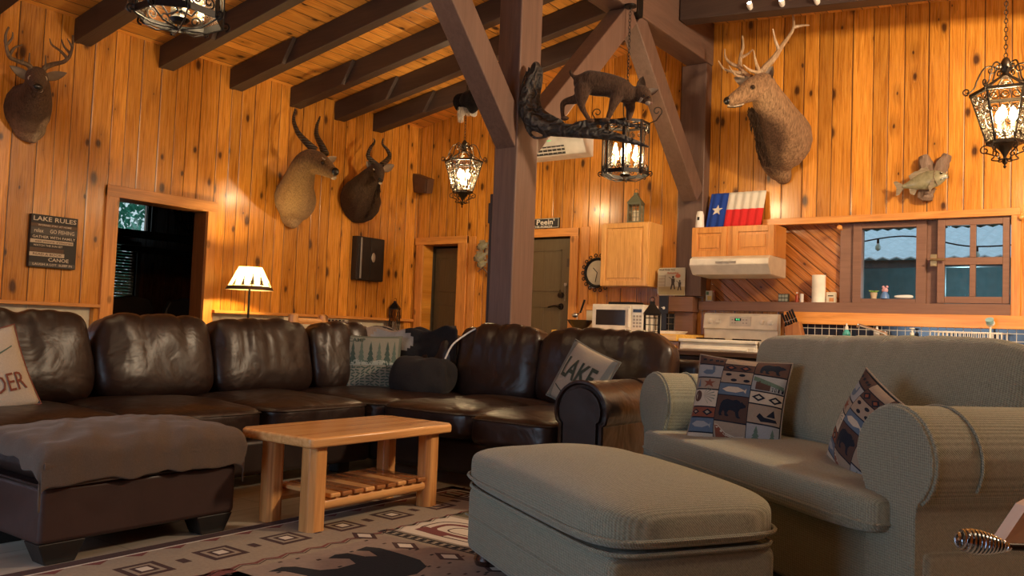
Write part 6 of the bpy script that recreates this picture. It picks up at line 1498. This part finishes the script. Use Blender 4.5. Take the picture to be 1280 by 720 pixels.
mb = MB(); P = [(0, .985), (-.07, .985), (-.075, 1.085), (-.10, 1.09), (-.085, 1.215), (-.06, 1.235), (0, 1.235)]; mb.prism(P, (cx0, WB-.02, 0), (0,1,0), (0,0,1), (cx1-cx0, 0, 0)); bg = mb.build('control_panel', m_white, r_, bevel=.006, seg=2)
for x in (-3.175, -3.095, -2.675, -2.60): MB().lathe([(.026, 0), (.026, .008), (.018, .012), (.016, .026), (.0, .028)], (x, WB-.112, 1.155), 16, axis=(0,-1,.15)).build('knob', m_whitep, bg)
mb = MB(); mb.box(-2.985, -2.78, WB-.117, WB-.110, 1.115, 1.205); mb.build('display_plate', flat('panel_grey', (.62, .60, .54), .4), bg)
mb = MB(); mb.box(-2.935, -2.875, WB-.119, WB-.116, 1.165, 1.19); mb.build('clock_window', flat('clock_black', (.01, .01, .01), .2), bg); mb = MB(); put_text(mb, '8:12', (-2.905, WB-.1195, 1.1775), (1,0,0), (0,0,1), .020, width=.035); mb.build('clock_digits', glow('green_digits', (.1, 1, .3), 2), bg, smooth=False)
for (a, b, c, e) in ((-2.965, -2.95, 1.17, 1.18), (-2.965, -2.95, 1.14, 1.15), (-2.94, -2.925, 1.14, 1.15), (-2.86, -2.845, 1.17, 1.18), (-2.86, -2.845, 1.14, 1.15), (-2.83, -2.815, 1.17, 1.18), (-2.83, -2.815, 1.14, 1.15)): MB().box(a, b, WB-.119, WB-.116, c, e).build('button', flat('button_grey', (.35, .34, .32), .5), bg)
# yellow worktop on the left with base unit, and the sink worktop on the right
m_yel = wood('yellow_worktop', ((.62, .34, .05), (.78, .46, .08), (.88, .55, .12)), 'x', rough=.25, coat=.3, knots=0)
r_ = root('base_unit', (-3.9, WB-.32, FLOOR), 'oak base unit below the yellow worktop, left of the cooker', 'cupboard')
MB().box(-4.58, -3.27, WB-.60, WB-.02, FLOOR, .95).build('carcass', m_oak, r_)
for i in range(3): cab_door(-4.56+i*.43, -4.15+i*.43, WB-.60, FLOOR+.1, .92, m_oak, r_)
tag(MB().box(-4.62, -3.26, WB-.66, WB-.0, .955, 1.02).build('worktop', m_yel, bevel=.010), 'yellow-edged worktop carrying the microwave', 'worktop')
r_ = root('base_unit', (-1.4, WB-.32, FLOOR), 'long oak base unit below the sink worktop, right of the cooker', 'cupboard')
MB().box(-2.51, 1.1, WB-.60, WB-.02, FLOOR, .93).build('carcass', m_oak2, r_)
for i in range(7): 
    x = -2.49+i*.51; d_ = cab_door(x, x+.48, WB-.60, FLOOR+.1, .74, m_oak2, r_); cab_door(x, x+.48, WB-.60, .77, .915, m_oak2, r_, nm='drawer', fr=.03)
r2 = root('sink_worktop', (-1.4, WB-.32, .93), 'pale worktop with sink below the kitchen window', 'worktop')
MB().box(-2.52, 1.1, WB-.63, WB-.021, .935, .985).build('worktop_slab', flat('pale_worktop', (.50, .46, .38), .35), r2, bevel=.008)
mb = MB(); mb.torus((-1.68, WB-.32, .986), .20, .012, n=30, k=6, sx=1.6); mb.build('sink_rim', m_steel, r2)
mb = MB(); mb.lathe([(.032, .985), (.026, 1.02), (.014, 1.03), (.014, 1.05)], (-1.60, WB-.10, 0), 14); mb.tube(bez([(-1.60, WB-.10, 1.04), (-1.62, WB-.12, 1.085), (-1.70, WB-.18, 1.12), (-1.80, WB-.26, 1.155)], 5), [.013]*10+[.011]*6, 10); mb.tube([(-1.80, WB-.26, 1.16), (-1.805, WB-.265, 1.13)], .013, 10)
tag(mb.build('kitchen_tap', flat('tap_chrome', (.75, .74, .72), .12, metal=.9, bump=0)), 'chrome tap with a slanting spout over the sink', 'tap')
def bottle(nm, loc, prof, m, lab, cat, parts=()):
    r_ = root(nm, loc, lab, cat); MB().lathe(prof, loc, 18).build('bottle_body', m, r_)
    for pn, pp, pm in parts: MB().lathe(pp, loc, 14).build(pn, pm, r_)
    return r_
m_gr = flat('green_liquid', (.25, .48, .30), .2, coat=.4); m_bl = flat('teal_liquid', (.06, .42, .42), .15, coat=.6)
p = B_(1058, 424, .12); bottle('dish_soap_bottle', (p.x, p.y, .985), [(.0, .0), (.034, 0), (.036, .06), (.030, .10), (.018, .125), (.012, .13)], m_bl, 'teal dish soap bottle with white cap, leftmost thing behind the chair back at the sink', 'bottle', [('cap', [(.014, .128), (.014, .155), (.008, .16), (.007, .18), (.0, .182)], m_whitep), ('paper_label', [(.0362, .03), (.0366, .075), (.036, .076)], flat('soap_label', (.45, .65, .65), .4))])
p = B_(1140, 424, .12); bottle('hand_soap_pump', (p.x, p.y, .985), [(.0, 0), (.034, 0), (.036, .05), (.034, .085), (.014, .10)], m_gr, 'pale green hand soap pump at the sink', 'bottle', [('pump', [(.016, .10), (.016, .12), (.006, .122), (.006, .145), (.022, .15), (.022, .158), (.0, .16)], m_whitep)])
p = B_(1096, 420, .08); bottle('clear_bottle', (p.x, p.y, .985), [(.0, 0), (.022, 0), (.024, .07), (.020, .13), (.010, .15), (.010, .165), (.0, .166)], flat('frosted_clear', (.55, .55, .52), .15, coat=.5), 'small clear bottle standing right of the tap', 'bottle')
p = B_(1107, 420, .08); r_ = root('tap_handle', (p.x, p.y, .985), 'cream cross-handled side tap by the sink', 'tap'); mb = MB(); mb.lathe([(.022, 0), (.018, .06), (.012, .075), (.02, .10), (.02, .125), (.0, .13)], (p.x, p.y, .985), 14); mb.build('tap_body', flat('tap_chrome', (0,0,0)), r_); mb = MB(); mb.tube([(p.x-.06, p.y, 1.075), (p.x+.03, p.y, 1.075)], .008, 8); mb.build('cross_handle', flat('tap_chrome', (0,0,0)), r_)
# dish rack and brush
r_ = root('dish_rack', (-.95, WB-.28, .985), 'white wire dish rack right of the sink', 'dish rack')
mb = MB(); ax0, ax1, ay0, ay1 = -1.22, -.74, WB-.45, WB-.10
for z in (1.0, 1.115): 
    for a, b in (((ax0, ay0), (ax1, ay0)), ((ax1, ay0), (ax1, ay1)), ((ax1, ay1), (ax0, ay1)), ((ax0, ay1), (ax0, ay0))): mb.tube([(*a, z), (*b, z)], .0045, 6)
for k in range(17): x = ax0+(ax1-ax0)*k/16; mb.tube([(x, ay0, 1.0), (x, ay0, 1.115)], .003, 5); mb.tube([(x, ay1, 1.0), (x, ay1, 1.115)], .003, 5); mb.tube([(x, ay0, 1.0), (x, ay1, 1.0)], .003, 5)
for a in ((ax0+.01, ay0), (ax1-.01, ay0), (ax0+.01, ay1), (ax1-.01, ay1)): mb.ball((*a, .994), .009, 8, 6)
mb.build('wire_frame', m_whitep, r_)
r_ = root('dish_brush', (-.80, WB-.16, 1.0), 'white dish brush standing bristles-up in the dish rack', 'brush')
p = B_(1238, 404, .15); mb = MB(); mb.tube([(p.x, p.y, 1.005), (p.x, p.y, p.z-.02)], [.007, .008], 8); mb.build('handle', m_whitep, r_)
mb = MB(); mb.ball((p.x, p.y, p.z), (.032, .022, .030)); mb.build('brush_head', m_whitep, r_)
MB().lathe([(.026, .0), (.030, .035), (.0, .036)], (p.x, p.y-.012, p.z), 14, axis=(-.1, -.6, .8)).build('bristles', flat('bristle_blue', (.25, .45, .5), .8), r_)
# knife block
r_ = root('knife_block', (-2.40, WB-.25, .985), 'slanted wooden knife block full of black-handled knives, right of the cooker', 'knife block')
c0 = Vector((-2.36, WB-.22, 0)); mb = MB(); mb.prism([(-.05, .985), (.11, .985), (.06, 1.17), (-.06, 1.12)], (c0.x, c0.y-.05, 0), (1,0,0), (0,0,1), (0, .10, 0)); mb.build('block_body', wood('knife_block_wood', ((.28, .10, .03), (.42, .17, .05), (.52, .24, .08)), 'z', knots=0), r_, bevel=.005)
for k in range(7):
    b0 = Vector((c0.x-.045+.014*k, c0.y-.03+.025*(k % 3), 1.135+.006*k)); u_ = Vector((-.42, -.05, 1)).normalized(); o_ = MB().bar(b0, b0+u_*(.095 if k % 2 else .115), .018, .012, up=(0,1,0)).build('knife_handle', m_iron, r_, bevel=.003)
    MB().bar(b0+u_*.03, b0+u_*.034, .0185, .0128, up=(0,1,0)).build('rivet', m_steel, o_)
# microwave with things on it
r_ = root('microwave', (-3.96, WB-.28, 1.02), 'white microwave oven with a dark window on the yellow worktop', 'microwave')
mx0, mx1, my = -4.27, -3.70, WB-.46
MB().box(mx0, mx1, my, WB-.08, 1.03, 1.29).build('oven_case', m_white, r_, bevel=.008)
MB().box(mx0+.01, mx1-.135, my-.018, my, 1.04, 1.275).build('oven_door', m_white, r_, bevel=.006)
MB().box(mx0+.055, mx1-.19, my-.021, my-.017, 1.085, 1.235).build('door_window', flat('oven_glass', (.02, .02, .02), .1), r_, bevel=.01)
MB().box(mx1-.158, mx1-.142, my-.035, my-.017, 1.07, 1.25).build('door_handle', m_whitep, r_, bevel=.004); MB().box(mx1-.125, mx1-.01, my-.006, my, 1.05, 1.27).build('control_panel', m_whitep, r_, bevel=.003)
for i in range(4):
    for j in range(3): MB().box(mx1-.110+j*.033, mx1-.088+j*.033, my-.009, my-.005, 1.07+i*.032, 1.09+i*.032).build('button', flat('button_grey', (0,0,0)), r_)
MB().box(mx1-.112, mx1-.022, my-.009, my-.005, 1.215, 1.245).build('display', flat('clock_black', (0,0,0)), r_)
tag(MB().box(-4.14, -3.86, WB-.38, WB-.16, 1.291, 1.318).build('baking_tray', m_iron, bevel=.008), 'flat black tray lying on top of the microwave', 'tray')
# bowl and ladle
r_ = root('fruit_bowl', (-4.42, WB-.42, 1.02), 'glossy dark bowl left of the microwave', 'bowl'); c0 = (-4.43, WB-.42, 1.022)
MB().lathe([(.0, 0), (.055, 0), (.06, .012), (.115, .075), (.135, .105), (.128, .105), (.10, .07), (.05, .018), (.0, .015)], c0, 26, cap=False).build('bowl_body', flat('glossy_black', (.012, .010, .012), .12, coat=.6), r_)
r_ = root('ladle', (-4.40, WB-.42, 1.06), 'ladle with a black handle standing in the dark bowl', 'ladle')
mb = MB(); mb.tube([(-4.46, WB-.44, 1.06), (-4.455, WB-.44, 1.18), (-4.40, WB-.44, 1.22)], .006, 6); mb.ball((-4.48, WB-.44, 1.175), (.036, .030, .026)); mb.build('ladle_bowl', m_steel, r_)
MB().tube([(-4.42, WB-.44, 1.20), (-4.375, WB-.44, 1.33)], [.009, .011], 8).build('ladle_handle', m_iron, r_)
# lantern on cupboard
candle_lantern((-3.98, WB-.16, 2.112), 1.12, 'grey-green glass lantern standing on top of the honey oak cupboard', False, .2, hgt=.62, m_=flat('verdigris', (.12, .125, .075), .6))
# tin sign on ledge
r_ = root('tin_sign', B_(855, 372, .2), 'old cream tin sign with pictures of hunters, standing left of the cooker hood', 'sign')
tx0_, tx1_, tz0, tz1 = -3.71, -3.42, 1.395, 1.665; yt = WB-.17
mb = MB(); k = .02; mb.prism([(tx0_+k, tz0), (tx1_, tz0), (tx1_, tz1), (tx0_+k, tz1), (tx0_, tz1-k), (tx0_, tz0+k)], (0, yt, 0), (1,0,0), (0,0,1), (0, .006, .0)); mb.build('tin_plate', flat('tin_cream', (.52, .49, .38), .45), r_, bevel=.001)
m_tg = flat('tin_field', (.38, .30, .15), .6); m_td = flat('tin_ink', (.06, .045, .035), .6); m_tr = flat('tin_red', (.45, .12, .06), .6)
mb = MB(); mb.box(tx0_+.01, tx1_-.003, yt-.002, yt, tz0+.005, tz0+.085, 0)
for k in range(4): mb.box(tx0_+.01, tx0_+.075, yt-.0025, yt, tz1-.08-.03*k, tz1-.078-.03*k, 1)
mb.box(tx0_+.078, tx0_+.08, yt-.0025, yt, tz0+.085, tz1-.07, 1)
for (cx_, cz_, s_) in ((tx0_+.165, tz0+.125, .085), (tx0_+.235, tz0+.10, .065)):
    mb.ball((cx_, yt-.002, cz_+s_*.62), (s_*.13, .002, s_*.15), 10, 6, m=1); mb.prism([(cx_-s_*.22, cz_+s_*.45), (cx_+s_*.22, cz_+s_*.45), (cx_+s_*.16, cz_-s_*.1), (cx_+s_*.30, cz_-s_*.75), (cx_+s_*.16, cz_-s_*.78), (cx_, cz_-s_*.2), (cx_-s_*.18, cz_-s_*.8), (cx_-s_*.32, cz_-s_*.76), (cx_-s_*.18, cz_-s_*.1)], (0, yt-.004, 0), (1,0,0), (0,0,1), (0, .003, 0), 1)
    mb.bar((cx_-s_*.55, yt-.003, cz_+s_*.65), (cx_+s_*.25, yt-.003, cz_+s_*.15), .003, s_*.06, m=1)
mb.ball((tx0_+.215, yt-.001, tz0+.19), (.028, .002, .020), 12, 6, m=2)
mb.build('printed_picture', [m_tg, m_td, m_tr], r_, smooth=False)
mb = MB(); put_text(mb, 'WHATEVER YOU', (tx0_+.10, yt-.003, tz1-.022), (1,0,0), (0,0,1), .024, bold=.02, width=.17, m=0); put_text(mb, 'Remember', (tx0_+.165, yt-.003, tz1-.052), (1,0,0), (0,0,1), .026, bold=.02, width=.12, m=1); mb.build('lettering', [m_td, m_tr], r_, smooth=False)
# little things along the ledge
def small_box(nm, px0, px1, py0, py1, y, lab, m, dep=.05, cat='box', z0=1.35, marks=()):
    a = at(px0, py1, y=y); b = at(px1, py0, y=y); r_ = root(nm, (a.x, y, z0), lab, cat); hh = b.z-a.z
    MB().box(a.x, b.x, y, y+dep, z0, z0+hh).build('box_body', m, r_, bevel=.002)
    for (u0, u1, v0, v1, mm) in marks: MB().box(a.x+(b.x-a.x)*u0, a.x+(b.x-a.x)*u1, y-.002, y, z0+hh*v0, z0+hh*v1).build('printed_mark', mm, r_)
    return r_
m_yl = flat('label_yellow', (.70, .50, .10), .5); m_gn = flat('label_green', (.10, .22, .12), .5); m_car = flat('carton_cream', (.66, .60, .46), .5)
small_box('spice_carton', 882, 890, 361, 374, WB-.03, 'cream and yellow spice carton on the ledge behind the cooker, the shorter one', m_car, marks=((.3, .95, .1, .5, m_yl), (.1, .5, .6, .9, m_gn)))
p = at(892, 374, y=WB+.01); bottle('spice_jar', (p.x, p.y, 1.35), [(.0, 0), (.018, 0), (.018, .08), (.010, .09)], flat('spice_brown', (.22, .09, .03), .4), 'brown spice jar on the ledge beside the yellow carton', 'jar', [('cap', [(.013, .088), (.013, .105), (.0, .106)], flat('cap_red', (.35, .06, .03), .4))])
r_ = root('spice_tin_rack', (-2.53, WB-.03, 1.35), 'small rack of six square spice tins on the ledge right of the cooker', 'spice rack')
MB().box(-2.565, -2.475, WB-.02, WB+.02, 1.35, 1.425).build('rack_body', flat('rack_dark', (.06, .07, .05), .5), r_)
for i in range(3):
    for j in range(2): MB().box(-2.560+i*.029, -2.536+i*.029, WB-.026, WB-.02, 1.357+j*.034, 1.383+j*.034).build('spice_tin', flat('tin_green', (.42, .46, .36), .4), r_, bevel=.002)
p = at(996, 376, y=WB+.01); bottle('hot_sauce_bottle', (p.x, p.y, 1.35), [(.0, 0), (.015, 0), (.015, .05), (.006, .07), (.006, .08)], flat('sauce_red', (.40, .05, .02), .3), 'tiny red sauce bottle on the ledge beside a white shaker', 'bottle', [('cap', [(.008, .078), (.008, .092), (.0, .093)], m_whitep)])
p = at(1002, 376, y=WB+.0); bottle('salt_shaker', (p.x, p.y, 1.35), [(.0, 0), (.017, 0), (.017, .075), (.0, .08)], m_whitep, 'plain white shaker on the ledge, left of the paper towel roll', 'shaker')
p = at(1023, 377, y=WB-.0); r_ = root('paper_towel_roll', (p.x, p.y, 1.35), 'tall white paper towel roll on the window ledge', 'paper towel')
MB().lathe([(.0, .0), (.058, .0), (.058, .245), (.02, .245), (.02, .235), (.0, .235)], (p.x, p.y, 1.35), 28, cap=False).build('paper_roll', flat('paper_white', (.88, .84, .74), .9), r_)
small_box('matchbox', 1032.5, 1044, 364, 377, WB-.01, 'cream carton with an orange picture, right of the paper towel roll', m_car, marks=((.35, .85, .1, .45, flat('label_orange', (.6, .25, .08), .5)), (.2, .8, .6, .7, m_td)))
# peg above the diagonal boards
p = at(1050, 285, y=WB-.06); r_ = root('coat_peg', p, 'turned wooden peg at the top left of the kitchen window', 'peg')
MB().lathe([(.010, -.06), (.010, .0), (.022, .008), (.024, .02), (.016, .032), (.0, .036)], p, 14, axis=(0,-1,.1)).build('peg_body', m_trimx, r_)
p = at(1277, 272, y=WB-.04); r_ = root('coat_peg', p, 'turned wooden peg at the right edge of the photo beside the window casing', 'peg'); MB().lathe([(.010, -.04), (.010, .0), (.022, .008), (.024, .02), (.016, .032), (.0, .036)], p, 14, axis=(0,-1,.1)).build('peg_body', m_trimx, r_)
# things on the window sill
yv = WB+.10
p = at(1093, 374, y=yv-.02); r_ = root('potted_succulent', (p.x, yv-.02, 1.35), 'tiny green succulent in a cream pot on the window sill', 'plant'); c0 = Vector((p.x, WB+.055, 1.392))
MB().lathe([(.0, 0), (.022, 0), (.030, .050), (.026, .052), (.0, .045)], c0, 16).build('pot', flat('pot_cream', (.62, .50, .34), .6), r_)
mb = MB()
for k in range(14): a = k*2.4; rr_ = .010+.0016*k; mb.tube([c0+Vector((0,0,.048)), c0+Vector((rr_*math.cos(a), rr_*math.sin(a), .062)), c0+Vector((rr_*1.6*math.cos(a), rr_*1.6*math.sin(a), .070))], [.005, .006, .001], 5)
mb.build('leaves', flat('succulent_green', (.22, .42, .10), .5), r_)
p = at(1106, 374, y=WB+.055); r_ = root('figurine', (p.x, WB+.055, 1.392), 'small pink and blue figurine on the window sill beside the succulent', 'figurine'); c0 = Vector((p.x, WB+.055, 1.392))
mb = MB(); mb.lathe([(.0, 0), (.038, 0), (.034, .03), (.022, .05), (.016, .06)], c0, 14); mb.build('blue_base', flat('fig_blue', (.10, .22, .50), .4), r_)
mb = MB(); mb.ball(c0+Vector((0, 0, .072)), (.026, .018, .024)); mb.ball(c0+Vector((-.014, 0, .10)), .012); mb.ball(c0+Vector((.016, 0, .102)), .012); mb.build('pink_top', flat('fig_pink', (.62, .36, .42), .5), r_)
p = at(1130, 373, y=WB+.05); r_ = root('folded_cloth', (p.x, WB+.05, 1.392), 'folded white cloth lying on the window sill', 'cloth')
mb = MB(); vs, fs = cushion(.15, .05, .032, e=3, n=8, wr=.004); mb.add([Vector((p.x-.005, WB+.05, 1.409))+v for v in vs], fs); mb.build('cloth_fold', flat('towel_white', (.75, .78, .78), .9), r_)
# dark box on the microwave side, router-like, with papers
a = at(823, 392, y=WB-.30); b = at(835, 369.5, y=WB-.30); r_ = root('photo_card', ((a.x+b.x)/2, WB-.30, 1.02), 'small black card with a white emblem propped behind the black lantern', 'card')
MB().box(a.x, b.x, WB-.295, WB-.28, a.z, b.z).build('card_panel', flat('cabinet_black', (0,0,0)), r_, bevel=.002); MB().box(a.x+.02, b.x-.02, WB-.28, WB-.27, 1.02, b.z-.01).build('stand', flat('cabinet_black', (0,0,0)), r_)
mb = MB(); mb.ball(((a.x+b.x)/2+.005, WB-.297, a.z+.055), (.014, .003, .014)); mb.bar(((a.x+b.x)/2-.02, WB-.298, a.z+.06), ((a.x+b.x)/2+.012, WB-.298, a.z+.06), .003, .006); mb.build('emblem', m_whitep, r_)
r_ = root('paper_stack', (-3.55, WB-.35, 1.02), 'low pile of white papers on the worktop left of the cooker', 'papers')
for k in range(4): MB().box(-3.70+.01*k, -3.38+.008*k, WB-.46, WB-.22, 1.021+k*.007, 1.027+k*.007).build('paper_sheet', _mc['paper_white'], r_)

# ================================================================== bar cabinet behind the seating
m_wal = wood('dark_walnut', ((.030, .015, .010), (.055, .028, .018), (.085, .045, .030)), 'x', rough=.3, coat=.3, knots=.2)
r_ = root('bar_cabinet', (-2.2, 6.1, FLOOR), 'long dark wooden sideboard standing between the sofa and the cooker', 'sideboard')
MB().box(-3.15, -1.15, 5.92, 6.38, FLOOR, .86).build('carcass', flat('dark_carcass', (.022, .012, .008), .5), r_, bevel=.004)
MB().box(-3.22, -1.08, 5.84, 6.44, .865, .90).build('top', m_wal, r_, bevel=.006)
for i in range(4): 
    x = -3.11+i*.49; d_ = cab_door(x, x+.46, 5.92, FLOOR+.06, .83, m_wal, r_); MB().ball((x+.42, 5.89, .55), .014).build('knob', m_iron, d_)
p = at(813, 430, z=.905)
candle_lantern(at(814, 429, y=6.08)*1.0 if False else (at(814, 430, y=6.08).x, 6.08, .902), 1.02, 'tall black candle lantern with gridded glass standing on the dark sideboard', False, .55, hgt=.88)
# coiled handle of the stove door at the lower right corner, in front of the camera
c0 = at(1197, 674, d=1.25); c1 = at(1262, 683.5, d=1.25); c2 = at(1345, 686, d=1.28); ax = (c1-c0); Ln = ax.length; ax.normalize(); s1 = ax.cross(Vector((0,0,1))).normalized(); s2 = s1.cross(ax)
r_ = root('stove_door_handle', c2, 'chrome coiled spring handle on a black rod, at the lower right corner', 'handle')
mb = MB(); N = 13; n = N*14; pts = []; 
for i in range(n+1):
    t = i/n; rr_ = .0145*math.sin(math.pi*min(1, t*1.0)**.62)**.8*(1-.25*t)+.0035; a = 2*math.pi*N*t; pts.append(c0+ax*Ln*t+(s1*math.cos(a)+s2*math.sin(a))*rr_)
mb.tube(pts, .0024, 6); mb.build('spring_coil', flat('spring_chrome', (.55, .62, .68), .18, metal=1.0, bump=0), r_)
MB().tube([c0+ax*.012, c1, c2], [.0040, .0055, .0065], 10).build('rod', m_iron, r_)
q0 = at(1290, 720, d=1.32); r3 = root('wood_stove', (q0.x+.25, q0.y, FLOOR), 'beige side of the wood stove at the lower right edge of the photo', 'stove')
dr_ = Vector((CR.x, CR.y, 0)).normalized(); df = Vector((CF.x, CF.y, 0)).normalized()
b0 = at(1253, 680, d=1.30); b1 = at(1284, 634, d=1.30); b2 = at(1420, 560, d=1.42); b3 = at(1420, 720, d=1.42)
mb = MB(); th_ = df*.03; P = [b0+Vector((0,0,-.0)), at(1420, 690, d=1.42), b2, b1]; mb.add(P+[p+th_ for p in P], [(0,1,2,3), (7,6,5,4), (0,4,5,1), (1,5,6,2), (2,6,7,3), (3,7,4,0)]); mb.build('side_panel', flat('stove_beige', (.62, .46, .36), .6), r3)
# ================================================================== set the floor on z = 0
for o in bpy.data.objects:
    if o.parent is None: o.location.z -= FLOOR
